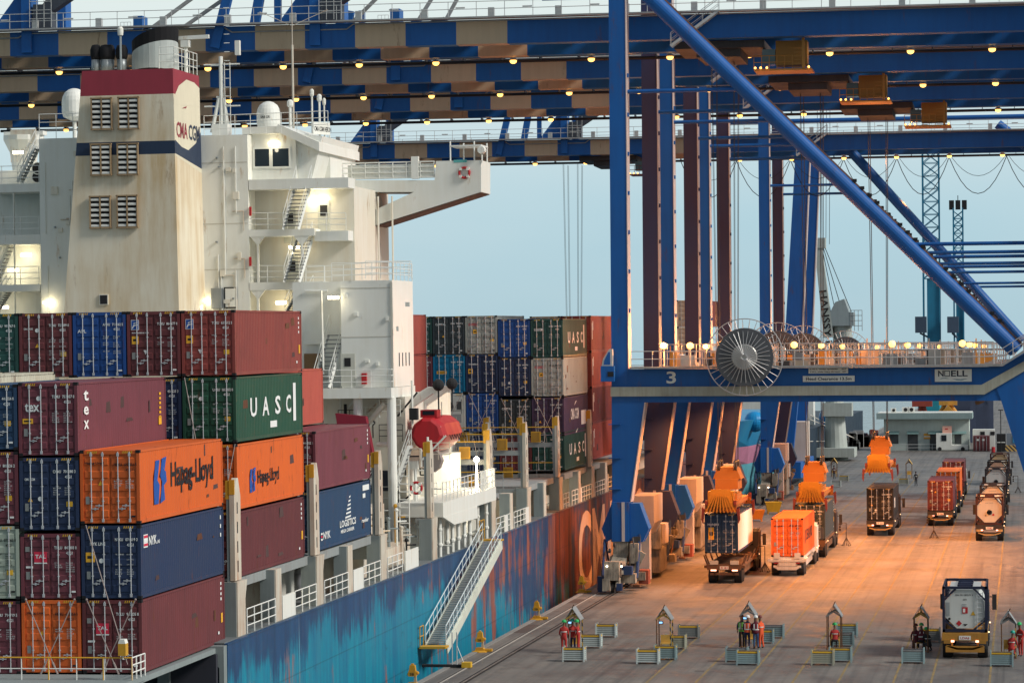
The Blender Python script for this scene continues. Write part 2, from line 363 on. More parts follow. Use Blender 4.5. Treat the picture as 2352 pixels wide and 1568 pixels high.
def corr_side(mb, x, y0, y1, z0, z1, out, per=.28, dep=.036, m=0):
    n = int(round((y1-y0)/per)); vs = []; fs = []
    prof = []
    for i in range(n):
        a = y0+(y1-y0)*i/n; p = (y1-y0)/n
        prof += [(a, 0), (a+p*.25, 0), (a+p*.5, dep), (a+p*.75, dep)]
    prof.append((y1, 0))
    for a, d in prof: vs += [(x-out*d, a, z0), (x-out*d, a, z1)]
    for i in range(len(prof)-1):
        q = (2*i, 2*i+2, 2*i+3, 2*i+1); fs.append(q if out > 0 else q[::-1])
    mb.add(vs, fs, m)
def container_meshes(H, L=CL):
    k = (H, L)
    if k in CMESH: return CMESH[k]
    w, l = CW/2, L/2; D = {}
    mb = MB(); p = .13
    for sx in (-1, 1):
        for sy in (-1, 1):
            x0, x1 = sorted((sx*w, sx*(w-p))); y0, y1 = sorted((sy*l, sy*(l-p)))
            mb.box(x0, x1, y0, y1, .0, H)
            for z0, z1 in ((-.004, .118), (H-.118, H+.004)):
                a0, a1 = sorted((sx*(w+.004), sx*(w-.162))); b0, b1 = sorted((sy*(l+.004), sy*(l-.178)))
                mb.box(a0, a1, b0, b1, z0, z1, 1)
        x0, x1 = sorted((sx*(w-.006), sx*(w-.09)))
        mb.box(x0, x1, -l+p, l-p, .02, .17); mb.box(x0, x1, -l+p, l-p, H-.09, H-.012)
        corr_side(mb, sx*(w-.02), -l+p, l-p, .17, H-.09, sx)
    n = int(L/.6); vs = []
    for i in range(2*n+1):
        y = -l+.12+(L-.24)*i/(2*n); z = H-.03-(.022 if i % 2 else 0); vs += [(-w+.06, y, z), (w-.06, y, z)]
    mb.add(vs, [(2*i, 2*i+1, 2*i+3, 2*i+2) for i in range(2*n)])
    mb.box(-w+p, w-p, l-.06, l-.02, .12, H-.1); mb.box(-w+p, w-p, l-.1, l-.008, .02, .14); mb.box(-w+p, w-p, l-.1, l-.008, H-.12, H-.01)
    mb.box(-w+p, w-p, -l+.008, -l+.1, H-.16, H-.01); mb.box(-w+p, w-p, -l+.01, -l+.1, .03, .15); mb.box(-w+p, w-p, -l+.1, l-.1, .05, .14)
    D['body'] = mb
    # hazard ticks on the header
    mb = MB()
    for sx in (-1, 1):
        for i in range(5): c = sx*.72+(i-2)*.085; mb.add([(c-.03, -l-.0, H-.125), (c+.012, -l-.0, H-.125), (c+.04, -l-.0, H-.035), (c-.002, -l-.0, H-.035)], [(0, 1, 2, 3)])
    D['ticks'] = mb
    z0, z1 = .165, H-.175; hh = z1-z0
    for side in (0, 1):
        x0, x1 = ((-w+p+.005, -.012), (.012, w-p-.005))[side]
        mb = MB(); yb = -l+.045
        mb.box(x0, x1, yb, yb+.05, z0, z1)
        nb = 5; bh = hh/nb
        for i in range(nb):
            a = z0+i*bh+bh*.16; b_ = a+bh*.62
            vs = [(x0+.06, yb-.001, a), (x1-.06, yb-.001, a), (x1-.06, yb-.001, b_), (x0+.06, yb-.001, b_), (x0+.07, yb-.03, a+.045), (x1-.07, yb-.03, a+.045), (x1-.07, yb-.03, b_-.045), (x0+.07, yb-.03, b_-.045)]
            mb.add(vs, [(4, 5, 6, 7), (0, 1, 5, 4), (1, 2, 6, 5), (2, 3, 7, 6), (3, 0, 4, 7)])
        D['door%d' % side] = mb
        for j, f in enumerate((.3, .74)):
            x = x0+(x1-x0)*f; mb = MB(); yy = -l-.005
            mb.tube((x, yy, .07), (x, yy, H-.06), .021, 6)
            for z in (.14, H-.17): mb.cbox((x, yy-.002, z), (.085, .05, .13))
            for z in (.9, 1.75): mb.cbox((x, yy+.01, z), (.09, .03, .05))
            zh = .72 if j else .6
            mb.bar((x, yy-.03, zh), (x+(.3 if j == 0 else -.3), yy-.03, zh+.0), .03, .035); mb.cbox((x+(.16 if j == 0 else -.16), yy-.02, zh), (.06, .05, .1))
            D['bar%d%d' % (side, j)] = mb
    CMESH[k] = D
    return D
CDATA = {}
def cpart(key, name, mats, par, slot=None):
    """a part from a cached mesh; slot 0's material belongs to the object"""
    if key not in CDATA:
        o = D_CUR[key[1]].build(name, mats); CDATA[key] = o.data
        bpy.data.objects.remove(o)
    o = bpy.data.objects.new(name, CDATA[key]); COL.objects.link(o); o.parent = par
    if slot is not None:
        o.material_slots[0].link = 'OBJECT'; o.material_slots[0].material = slot
    return o
D_CUR = None
BAY = {'b': 'containers stacked on the ship', 'f': 'containers stacked forward of the bridge', 't': 'containers on trucks'}
def container(mw, mat, label, H=2.896, L=CL, group='b', logo=None, ident=None, extra=None, bars=True, side=None, plate=True):
    """mw: place of the base centre (doors face -y). logo(mb): marks on the left door; side(mb): marks on the starboard wall"""
    global D_CUR
    D_CUR = container_meshes(H, L); pm = PC[mat]
    t = empty('shipping_container', label, 'container', mw, BAY.get(group, group))
    body = cpart(((H, L), 'body'), 'body', [pm, M_DARK], t, pm)
    cpart(((H, L), 'ticks'), 'hazard_marking', [M_YEL], body)
    lt = mat in ('grey', 'sage', 'cream', 'white', 'beige')
    ink = M_BLK if lt or mat == 'orange' else M_WHITE
    for sdi in (0, 1):
        d = cpart(((H, L), 'door%d' % sdi), 'door', [pm], t, pm)
        if bars:
            for j in (0, 1): cpart(((H, L), 'bar%d%d' % (sdi, j)), 'locking_bar', [M_BAR], d)
        mb = MB(); y = -L/2-.0; X, Z = (1, 0, 0), (0, 0, 1)
        if sdi == 1 and ident:
            a, b_, c = ident
            mb.text(a, (.17, y, H-.62), X, Z, .12, 0, .33); mb.text(b_, (.60, y, H-.62), X, Z, .12, 0, .50); mb.text(c, (.66, y, H-.83), X, Z, .12, 0, .27)
            q = random.Random(a+b_); zz = H-1.05-q.random()*.15
            for i in range(q.choice((4, 5, 6, 7))):
                if q.random() < .75: mb.text(q.choice(('MAX GROSS', 'TARE', 'NET', 'PAYLOAD', 'CU CAP')), (.17, y, zz-.05), X, Z, .052, 1, .14+q.random()*.22)
                mb.text(q.choice(('30.480 KG', '32.500 KG', '3.860 KG', '67.200 LB', '76.4 CU M', '2.694 CU')), (.64, y, zz-.05), X, Z, .052, 1, .2+q.random()*.16); zz -= .085 if q.random() < .75 else .2
            if q.random() < .6: mb.box(.86, 1.02, y, y+.02, .26, .33)
            if q.random() < .4: mb.box(.7, .95, y+.004, y+.02, .95, 1.15, 2)
            o = mb.build('lettering', [ink, M_INK2 if not lt else M_BLK, M_YEL], d)
        if sdi == 0 and (logo or plate):
            if logo: logo(mb, y, H)
            if plate: mb.box(-1.0, -.84, y+.004, y+.02, .78, 1.08, 3)
            mb.build('lettering', [ink, LOGO_RED, LOGO_YEL, LOGO_GREY, LOGO_BLUE, M_BLK, M_WHITE], d)
    if extra: extra(t, H)
    q = random.Random(label); mb = MB()
    for i in range(q.choice((2, 3, 4, 5))):
        yy = -L/2+.4+q.random()*(L-1.4); zz = .3+q.random()*(H-.9); w_ = .15+q.random()*.9; h_ = .08+q.random()*.5; mb.add([(CW/2-.019, yy, zz), (CW/2-.019, yy+w_, zz+.04*q.random()), (CW/2-.019, yy+w_*(.7+.3*q.random()), zz+h_), (CW/2-.019, yy+.1*w_, zz+h_*.9)], [(0, 1, 2, 3)], q.choice((0, 0, 1)))
    if group != 't': mb.build('scuff', [M_SCUFF, M_RUSTP], body)
    if side:
        mb = MB(); side(mb, CW/2+.002, H); mb.build('lettering', [ink, LOGO_RED, LOGO_YEL, LOGO_GREY, LOGO_BLUE, M_BLK, M_WHITE], body)
    return t
M_INK2 = flat('letter_faded', (.50, .51, .50), .6); M_SCUFF = paint('scuff_dark', (.07, .04, .04), .7, .6, (.12, .06, .05)); M_RUSTP = paint('rust_patch', (.15, .06, .03), .8, .6, (.08, .03, .02))
LOGO_RED = flat('logo_red', (.62, .03, .07), .6); LOGO_YEL = flat('logo_amber', (.8, .42, .03), .6); LOGO_GREY = flat('logo_grey', (.25, .26, .25), .6); LOGO_BLUE = flat('logo_blue', (.01, .08, .35), .6)
XD, ZD, YD = (1, 0, 0), (0, 0, 1), (0, 1, 0)
def lg(s, h, x=-1.0, z=None, w=None, m=0, tri=None, amber=None, disc=None, tag_=None):
    def f(mb, y, H):
        if s: mb.text(s, (x, y, (H-.75) if z is None else z), XD, ZD, h, m, w)
        if tri: cx, cz = tri; mb.add([(cx-.1, y, cz), (cx+.1, y, cz), (cx, y, cz+.18)], [(0, 1, 2)], 2)
        if amber: cx, cz, ww, hh = amber; mb.box(cx, cx+ww, y+.003, y+.02, cz, cz+hh, 2); mb.box(cx+.06, cx+ww-.06, y, y+.02, cz+hh*.35, cz+hh*.65, 5)
        if disc: cx, cz = disc; mb.lathe([(.095, 0), (.095, .012)], (cx, y, cz), 'y', 12, 0)
    return f
def lg_tal(z, red=1):
    def f(mb, y, H):
        mb.box(-.66, -.14, y+.006, y+.02, z, z+.42, red); mb.box(-.66, -.14, y+.004, y+.02, z-.05, z-.005, 6); mb.text('TAL', (-.62, y, z+.16), XD, ZD, .15, 6, .44)
        mb.box(-1.02, -.84, y, y+.02, z+.42, z+.62, 3); mb.box(-1.0, -.72, y, y+.02, 1.22, 1.3, 6)
    return f
def lg_wave(site, tri=True):
    def f(mb, y, H):
        mb.box(-1.03, -.67, y+.006, y+.02, H-.82, H-.38, 6); mb.box(-1.01, -.69, y+.004, y+.02, H-.80, H-.40, 4)
        mb.add([(-.99, y, H-.76), (-.93, y, H-.6), (-.72, y, H-.56), (-.72, y, H-.62), (-.9, y, H-.66), (-.95, y, H-.76)], [(0, 5, 4, 3, 2, 1)], 6)
        mb.add([(-.93, y, H-.52), (-.72, y, H-.46), (-.72, y, H-.5), (-.9, y, H-.56)], [(0, 3, 2, 1)], 6)
        if site: mb.text(site, (-1.0, y, H-.98), XD, ZD, .07, 0, .78)
        mb.box(-1.0, -.7, y+.003, y+.02, H-1.45, H-1.1, 2); mb.box(-.94, -.76, y, y+.02, H-1.32, H-1.22, 5)
        mb.add([(-.47, y, H-1.72), (-.27, y, H-1.72), (-.37, y, H-1.92)], [(0, 2, 1)], 0)
    return f
def side_uasc(mb, x, H):
    for i, c in enumerate('UASC'): mb.text(c, (x, (-3.64, -1.5, .81, 2.86)[i], H*.36), YD, ZD, .86, 0, (1.15, 1.2, 1.0, .95)[i])
    mb.box(x-.01, x, 4.25, 4.75, H*.22, H*.84, 0); mb.box(x-.01, x, -.1, 1.1, H*.16, H*.16+.3, 0)
def side_hapag(k=1.0, y0=-4.15):
    def f(mb, x, H):
        z = H*.22; P = lambda a, b: (x, y0+a*k*.64, z+b*k*1.0)
        # two leaning blue bands making the crest
        for q in ([(0, .0), (.95, .0), (1.2, .75), (.75, .95), (1.25, 1.75), (.35, 1.75), (-.1, .85)], [(1.3, .0), (2.35, .12), (2.15, .7), (2.75, .85), (2.6, 1.25), (2.3, 1.3), (2.75, 1.85), (1.75, 1.8), (1.35, 1.1), (1.75, .85)]):
            mb.add([P(*p) for p in q], [tuple(range(len(q)))], 4)
        mb.text('Hapag-Lloyd', (x, y0+2.35*k, z+.28*k), YD, ZD, 1.3*k, 5, 6.4*k)
    return f
def side_nyk(mb, x, H):
    for i in range(3): mb.box(x-.01, x, -5.63, -5.12, H*.70+i*.16, H*.70+i*.16+.1, 1 if i % 2 == 0 else 0)
    mb.box(x-.02, x-.012, -5.65, -5.1, H*.68, H*.70+.46, 0); mb.text('NYK', (x, -4.98, H*.70), YD, ZD, .36, 0, 1.05); mb.text('LINE', (x, -3.85, H*.70), YD, ZD, .13, 0, .35)
    for z in (H*.88, H*.75, H*.62): mb.box(x-.01, x, 5.55, 5.68, z-.16, z, 0)
def side_marks(mb, x, H):
    for i in range(4): mb.box(x-.01, x, 5.45, 5.6, H*.86-i*.22, H*.86-i*.22+.12, 0)
    mb.box(x-.01, x, 5.5, 5.75, H*.30, H*.44, 2); mb.box(x-.01, x, 5.0, 5.2, H*.14, H*.18, 0)
def side_tex(mb, x, H):
    [mb.text(c, (x, -5.3, H*.74-i*.56), YD, ZD, (.42, .34, .34)[i], 0, .62) for i, c in enumerate('tex')]
    for i in range(6): mb.box(x-.01, x, 5.1, 5.35, H*.74-i*.2, H*.74-i*.2+.11, 2)
    mb.box(x-.01, x, 5.0, 5.4, H*.30, H*.42, 2)
def side_sail(mb, x, H):
    for i in range(6):
        z0 = H*.42+i*.2; w = 1.25-i*.19
        mb.add([(x, .1+i*.18, z0), (x, .1+i*.18+w, z0+.03), (x, .1+i*.18+w+.08, z0+.12), (x, .1+i*.18+.06, z0+.09)], [(0, 1, 2, 3)], 0)
    mb.text('LOGISTICS', (x, -1.1, H*.28), YD, ZD, .36, 0, 3.6); mb.text('MEGA CARRIER', (x, -.9, H*.18), YD, ZD, .18, 0, 3.0)
    for i in range(3): mb.box(x-.01, x, -5.2, -4.85, H*.16+i*.14, H*.16+i*.14+.09, 1 if i == 1 else 0)
    mb.text('NYK', (x, -4.7, H*.17), YD, ZD, .36, 0, 1.5); mb.box(x-.01, x, 4.2, 5.7, H*.83, H*.93, 0); mb.box(x-.01, x, 4.2, 4.8, H*.70, H*.78, 0); mb.text('reefer', (x, 3.9, H*.26), YD, ZD, .22, 0, 1.6)
def side_cgm(mb, x, H):
    mb.text('CMA CGM', (x, -2.75, H*.38), YD, ZD, .85, 0, 4.0)
    for s_, y0, z0 in ((1, -1.0, .74), (-1, .8, .14)):
        mb.add([(x, y0, H*z0), (x, y0+.5*s_*1, H*z0+.12*s_), (x, y0+1.3*s_, H*z0+.36*s_), (x, y0+.7*s_, H*z0+.32*s_)], [(0, 1, 2, 3)], 0)
    mb.box(x-.02, x-.004, 2.6, 5.2, H*.2, H*.58, 0)
def side_sealand(mb, x, H):
    for i in range(3): mb.add([(x, -4.6+i*.35, H*.3), (x, -4.4+i*.35, H*.3), (x, -3.9+i*.35, H*.66), (x, -4.1+i*.35, H*.66)], [(0, 1, 2, 3)], 5)
    mb.text('SEALAND', (x, -2.7, H*.36), YD, ZD, .85, 5, 6.4)
# ================================================================== CONTAINERS ABOARD
HC, STD = 2.896, 2.591
YB = {1: CL/2, 2: 14.55+CL/2, 3: 29.2+CL/2, 'a': 90.4+CL/2, 'f': 107.9+CL/2, 'g': 122.4+CL/2}
def cpos(bay, col, z): return ST(-CW/2-2.5*col, YB[bay], z)
def put(bay, col, z, mat, label, **k): return container(cpos(bay, col, z), mat, label, **k)
# nearest bay, over the stern
put(1, 0, 0, 'maroon', 'maroon container with red leasing logo, lowest of the nearest outer stack', logo=lg_tal(1.55), ident=('TCLU', '942235 8', '45G1'), side=side_marks)
put(1, 0, 2.93, 'navy', 'navy container under the bright orange one in the nearest stack', logo=lg('NYK LINE', .13, -.85, 2.1, .62, amber=(-1.03, 1.45, .36, .38), disc=(-.4, 1.5)), ident=('NYKU', '076619 2', '45G1'), side=side_nyk)
put(1, 0, 5.88, 'orange', 'bright orange container with big dark lettering and crest, topmost of the nearest outer stack', logo=lg('Hapag-Lloyd', .13, -1.02, 2.32, .78, tri=(-.38, 1.52)), ident=('HLXU', '643331 5', '45G1'), side=side_hapag())
put(1, 1, .0, 'orange', 'orange container crossed by lashing rods at the bottom behind the stern railing', logo=lg('Hapag-Lloyd', .13, -1.0, 2.3, .74, tri=(-.38, 1.5)), ident=('HLXU', '613253 5', '45G1'))
put(1, 1, 2.92, 'plum', 'plum container with red and white logo between a navy and an orange one', H=STD, logo=lg_tal(1.45), ident=('TRLU', '843803 0', '42G1'))
put(1, 1, 5.62, 'navy', 'navy container with small swoosh logo directly under the maroon tex one', logo=lg('CMA CGM', .1, -1.0, 1.98, .42, tri=(-.78, 1.15), disc=(-.37, 1.26)), ident=('CMAU', '700280 3', '45G1'))
put(1, 1, 8.57, 'plum', 'plum container with white tex lettering, topmost of the second stack', logo=lg('tex', .34, -.95, 1.75, .6, amber=(-1.05, 1.28, .42, .2), disc=(-.38, 2.27)), ident=('TEMU', '752357 0', '45G1'), side=side_tex)
put(1, 2, -.05, 'plum', 'plum container with yellow sticker, cut by the left picture edge at the bottom', ident=('TCNU', '714719 5', '45G1'), extra=None)
put(1, 2, 2.92, 'sage', 'pale sage green container at the left picture edge', ident=('PONU', '071063 8', '45G1'))
put(1, 2, 5.86, 'plum', 'plum container above the pale green one at the left edge', ident=('TTNU', '808226 2', '45G1'))
put(1, 2, 8.82, 'lake', 'dark blue container left of the tex one at the picture edge', H=STD, ident=('APHU', '446024 0', '42G1'))
put(1, 3, 8.86, 'cream', 'pale cream container with rusty edge whose top shows at the left edge')
# second bay
put(2, 0, 2.55, 'maroon', 'plain maroon container under the second orange one, beside the deck posts', side=side_marks)
put(2, 0, 5.53, 'orange', 'smaller looking orange container with crest, between a green and a maroon one', logo=lg('Hapag-Lloyd', .13, -1.0, 2.3, .74), ident=('HLXU', '643662 7', '45G1'), side=side_hapag(.60, -3.9))
put(2, 0, 8.50, 'green', 'green container with big white letters on its side', logo=lg('UASC', .1, -.95, 2.0, .44, disc=(-.38, 1.95)), ident=('UASU', '102032 0', '45G1'), side=side_uasc)
put(2, 0, 11.45, 'brick', 'faded red container with blue wave badge, topmost beside the white tower', logo=lg_wave(None), ident=('TCKU', '637512 5', '45G1'), side=side_marks)
put(2, 1, 8.46, 'navy', 'navy container half hidden between the tex one and the green one', ident=('MAGU', '456225 3', '45G1'))
put(2, 1, 11.45, 'maroon', 'maroon container with blue wave badge and web address right of the bright blue one', logo=lg_wave('www.textainer.com'), ident=('TCKU', '864277 0', '45G1'))
put(2, 2, 11.45, 'blue', 'bright blue container with white letters in the top row', logo=lg('APL', .15, -1.0, 1.98, .40), ident=('APHU', '711162 5', '45G1'))
put(2, 3, 11.45, 'maroon', 'maroon container left of the bright blue one in the top row', logo=lg('CRONOS', .08, -1.0, 2.15, .42, tri=(-.38, 1.36), disc=(-.38, 2.12)), ident=('TCNU', '727299 0', '45G1'))
put(2, 4, 11.45, 'teal_green', 'dark green container at the left end of the top row', ident=('UASU', '995767 0', '45G1'))
# third bay
put(3, 0, 2.60, 'lake', 'slate blue container with white sail emblem on its side', side=side_sail)
put(3, 0, 5.57, 'plum', 'plum container on top of the slate blue one with the sail', ident=('TRLU', '444022 1', '45G1'), side=side_marks)
put(3, 1, 5.57, 'maroon', 'maroon container hidden under the salmon red one')
put(3, 1, 8.53, 'salmon', 'salmon red container whose end shows right of the green one')
# bays forward of the bridge
put('a', 3.74, 8.75, 'brick', 'red container end beside the white deckhouse, lower of two', group='f')
put('a', 3.74, 11.66, 'brick', 'red container end beside the white deckhouse, upper of two', group='f')
F = [
 (0, 2.75, 'teal_green', 'dark green container end behind the yellow capped post, lowest of the forward stacks', lg('UASC', .16, -.95, 2.1, .5, disc=(-.38, 2.1)), ('UASU', '118703 2', '45G1'), side_uasc),
 (0, 5.35, 'purple', 'dark purple container with white lettering and arcs on its side', lg('CMA CGM', .1, -1.0, 1.95, .42, tri=(-.6, 1.0)), ('CMAU', '470014 7', '45G1'), side_cgm),
 (0, 8.31, 'grey', 'grey container with red letters, pale side in the lamp glow', lg('OOCL', .19, -.95, 2.1, .75, 1, amber=(-.62, 1.5, .3, .28)), ('OOLU', '726113 5', '42G1'), None),
 (0, 11.23, 'teal_green', 'dark green container, topmost at the starboard end of the forward stacks', lg('UASC', .2, -.95, 2.0, .5, disc=(-.38, 2.1)), ('UASU', '144717 8', '45G1'), side_uasc),
 (1, 2.65, 'maroon', 'maroon container low behind the lashing bridge railing', None, ('TCLU', '500117 2', '45G1'), None),
 (1, 5.25, 'charcoal', 'charcoal container crossed by lashing rods, beside the purple one', lg('CAPITAL', .16, -1.0, 2.1, .75, tri=(-.4, 1.2)), ('CRXU', '500117 3', '45G1'), None),
 (1, 8.36, 'navy', 'navy container between two blue ones with white stickers', lg('CMA CGM', .1, -1.0, 2.05, .42, tri=(-.78, 1.4), disc=(-.4, 1.0)), ('CLHU', '440774 1', '45G1'), None),
 (1, 11.27, 'blue', 'blue container sitting lower than its neighbours in the forward top row', lg(None, .1, tri=(-.8, .8)), ('APHU', '657757 1', '42G1'), None),
 (2, 2.65, 'navy', 'navy container behind the yellow handrail of the lashing bridge', None, ('CMAU', '330017 1', '45G1'), None),
 (2, 5.72, 'blue', 'deep blue container crossed by lashing rods, left of the charcoal one', lg('APL', .14, -1.0, 2.05, .36), ('APHU', '653342 9', '45G1'), None),
 (2, 8.65, 'navy', 'very dark navy container with amber sticker, right of the turquoise one', lg('TRANSAMERICA', .11, -1.0, 2.1, .7, amber=(-1.03, 1.45, .34, .36)), ('TRLU', '377757 3', '45G1'), None),
 (2, 11.55, 'grey', 'grey container with red letters in the forward top row', lg('OOCL', .19, -.95, 2.15, .68, 1, amber=(-.62, 1.55, .3, .3)), ('OOLU', '843221 7', '45G1'), None),
 (3, 8.65, 'turquoise', 'turquoise container with white panels on its doors', lg(None, .1, amber=(-.95, 1.45, .75, .22)), ('HNSU', '410028 4', '45G1'), None),
 (3, 11.55, 'charcoal', 'charcoal container with white name at the left of the forward top row', lg('CAPITAL', .16, -1.0, 2.2, .8, tri=(-.4, 1.3)), ('CRXU', '984517 3', '45G1'), None),
 (4, 8.65, 'plum', 'plum container sliver beside the turquoise one', None, ('TTNU', '330227 3', '45G1'), None),
 (4, 11.55, 'teal_green', 'dark green container sliver at the left end of the forward top row', None, ('UASU', '305577 7', '45G1'), None),
]
for col, z, mat, lab, lo, idn, sd_ in F: put('f', col, z, mat, lab, group='f', logo=lo, ident=idn, side=sd_)
def reefer(t, H):
    y = -CL/2-.0; mb = MB()
    mb.box(-1.0, 1.0, y-.02, y+.12, .5, 1.55); mb.box(-.95, .95, y-.03, y+.1, 1.62, 2.6); r = mb.build('cooling_unit', [PC['white']], t)
    mb = MB(); mb.lathe([(.42, 0), (.42, -.05)], (-.1, y-.035, 1.9), 'y', 18, 0)
    for i in range(4): mb.ring((-.1, y-.085, 1.9), .1+.09*i, .012, 'y', 18, 4, 1)
    mb.box(.55, .9, y-.05, y-.02, 1.7, 2.3, 0); mb.box(-.9, .9, y-.04, y-.02, .7, 1.35, 1); mb.build('fan_grille', [flat('fan_dark', (.06, .065, .07), .6), flat('fan_grey', (.3, .31, .31), .6)], r)
put('f', 3, 5.72, 'white', 'white refrigerated container with round fan, crossed by lashing rods', group='f', bars=False, plate=False, extra=reefer)
for i, (z, m, w) in enumerate(((2.9, 'brick', 'red container lowest'), (5.77, 'maroon', 'dark red container second from the bottom'), (8.64, 'brick', 'red container third from the bottom'), (11.5, 'brick', 'rusty red container topmost'))):
    put('g', 0, z, m, w+' of the stack just left of the first crane leg', group='f', side=lambda mb, x, H: (mb.box(x-.01, x, -5.5, -5.3, H*.35, H*.8, 0), mb.box(x-.01, x, -5.1, -4.9, H*.6, H*.85, 0)))
put('g', 1, 11.5, 'beige', 'beige container roof showing behind the lower blue one', group='f')
for z, w in ((13.4, 'upper'), (10.5, 'lower')):
    container(ST(-1.6, 211, z), 'beige', 'pale beige container with dark bars between crane legs, %s one' % w, group='f', H=HC)
container(ST(-1.6+0, 224.5, 13.4), 'maroon', 'maroon container side showing between the crane legs', group='f')
# lashing rods
M_ROD = flat('rod_steel', (.36, .30, .28), .5, .4)
def rods(bay, col, z, H, y, dz=0):
    x = -CW/2-2.5*col
    for s_ in (-1, 1):
        mb = MB(); a = Vector((x+s_*1.0, y, z+H+.02)); b_ = Vector((x-s_*.35, y-.25, z+dz))
        mb.tube(a, b_, .022, 6); mb.tube(b_, b_+(a-b_)*.16, .04, 6); mb.ball(a, .05, 0, 8, 5)
        t = mb.build('lashing_rod', M_ROD); t.matrix_world = SHIP
        tag(t, 'steel lashing rod leaning across the doors of a stacked container', 'rod', 'lashing rods on the container ends')
rods(1, 1, .0, HC, -.08); rods(1, 0, 0, HC, -.08)
for c, z in ((0, 5.35), (1, 5.25), (2, 5.72), (3, 5.72)): rods('f', c, z, HC, 107.75, .2)
for a, b_ in (((-2.2, -.1, 5.85), (-.5, -.35, .4)), ((-2.3, 14.45, 11.4), (-1.2, 14.2, 5.4)), ((.0, 14.3, 8.45), (-.35, 13.9, 6.3))):
    mb = MB(); mb.tube(a, b_, .02, 6); t = mb.build('lashing_rod', M_ROD); t.matrix_world = SHIP
    tag(t, 'long steel lashing rod running down over two containers', 'rod', 'long lashing rods')
# ================================================================== THE CONTAINER SHIP
def hull_mat():
    m = bpy.data.materials.new('hull_paint'); m.use_nodes = True; t = m.node_tree; b = t.nodes['Principled BSDF']; L = t.links.new
    def n(ty, **k):
        x = t.nodes.new(ty)
        for a, v in k.items(): setattr(x, a, v)
        return x
    tc = n('ShaderNodeTexCoord'); sp = n('ShaderNodeSeparateXYZ'); L(tc.outputs['Object'], sp.inputs[0])
    def noise(sy, sz, sc, det=5, ro=.6, off=0, kind=None):
        mp = n('ShaderNodeMapping'); mp.inputs['Scale'].default_value = (1, sy, sz); mp.inputs['Location'].default_value = (off, off, off); L(tc.outputs['Object'], mp.inputs[0])
        x = n('ShaderNodeTexNoise'); x.inputs['Scale'].default_value = sc; x.inputs['Detail'].default_value = det; x.inputs['Roughness'].default_value = ro; L(mp.outputs[0], x.inputs[0]); return x
    def rng(x, a, b_, c=0., d=1., o=0):
        r = n('ShaderNodeMapRange'); r.inputs[1].default_value = a; r.inputs[2].default_value = b_; r.inputs[3].default_value = c; r.inputs[4].default_value = d; L(x.outputs[o], r.inputs[0]); return r
    def mix(f, c1, c2):
        x = n('ShaderNodeMixRGB'); L(f.outputs[0], x.inputs[0])
        for i, c in ((1, c1), (2, c2)):
            if isinstance(c, tuple): x.inputs[i].default_value = (*c, 1)
            else: L(c.outputs[0], x.inputs[i])
        return x
    def math_(op, a, b_):
        x = n('ShaderNodeMath', operation=op)
        for i, q in ((0, a), (1, b_)):
            if isinstance(q, (int, float)): x.inputs[i].default_value = q
            else: L(q.outputs[0], x.inputs[i])
        return x
    # the turquoise, older coat shows below a ragged line; newer deep blue above
    patch = noise(.20, .16, 1.0, 6, .6); drip = noise(1.9, .09, 1.0, 6, .7, 67)
    zr = rng(sp, -6.0, 1.0, .62, -.24, 2); edge = math_('ADD', patch, zr); yr = rng(sp, 55, 85, 0, -.5, 1); edge = math_('ADD', edge, yr); edge = math_('ADD', edge, rng(drip, .3, .7, -.13, .13))
    tq = rng(edge, .50, .62); run = noise(1.5, .10, 1.2, 6, .7, 3); run2 = noise(3.2, .07, 1.0, 5, .65, 13)
    c_tq = mix(rng(run, .35, .7), (.004, .25, .35), (.012, .13, .25)); c_bl = mix(rng(run, .35, .7), (.018, .072, .175), (.014, .042, .10))
    c = mix(tq, c_bl, c_tq)
    fade = noise(.9, .12, 1.0, 7, .7, 29); c = mix(rng(fade, .52, .70, 0, .45), c, (.05, .17, .25)); scf = noise(.6, 1.6, .9, 8, .75, 19); c = mix(rng(scf, .60, .70, 0, .55), c, (.02, .045, .075))
    # red primer showing through in runs: little astern, a lot under the bow half
    amount = rng(sp, 30, 112, .03, .21, 1); pr = noise(1.1, .16, .9, 7, .65, 21); p0 = math_('ADD', pr, amount); blob = noise(.10, .22, 1.0, 4, .6, 41); p1 = math_('ADD', p0, rng(blob, .42, .62, -.10, .07))
    c = mix(rng(p1, .62, .71, 0, .9), c, mix(rng(run2, .35, .65), (.36, .12, .07), (.20, .05, .04)))
    dk = rng(sp, 84, 106, 0, .8, 1); dn = noise(1.6, .06, 1.0, 6, .65, 8); c = mix(math_('MULTIPLY', dk, rng(dn, .38, .58)), c, (.055, .028, .028))
    c = mix(rng(noise(2.2, .5, 1.3, 7, .7, 55), .70, .74, 0, .8), c, (.30, .10, .06))
    sl = noise(2.6, .05, 1.0, 4, .6, 77); c = mix(rng(sl, .68, .74, 0, .45), c, (.35, .42, .42))
    for ax, per in ((1, 9.2), (2, 2.6)):
        pp = n('ShaderNodeMath', operation='PINGPONG'); L(sp.outputs[ax], pp.inputs[0]); pp.inputs[1].default_value = per/2; c = mix(rng(pp, .015, .05, .35, 0), c, (.015, .025, .04))
    L(c.outputs[0], b.inputs['Base Color']); b.inputs['Roughness'].default_value = .5; b.inputs['Specular IOR Level'].default_value = .3
    dent = noise(.35, .35, 1.0, 3, .5, 5); bp = n('ShaderNodeBump'); bp.inputs['Strength'].default_value = .5; bp.inputs['Distance'].default_value = .12; L(dent.outputs[0], bp.inputs['Height']); L(bp.outputs[0], b.inputs['Normal'])
    return m
M_HULL = hull_mat()
M_WS = paint('ship_white', (.78, .79, .74), .45, .34, (.58, .54, .42), scale=.6, jitter=0, spots=.02, scol=(.42, .25, .10), bump=.15)
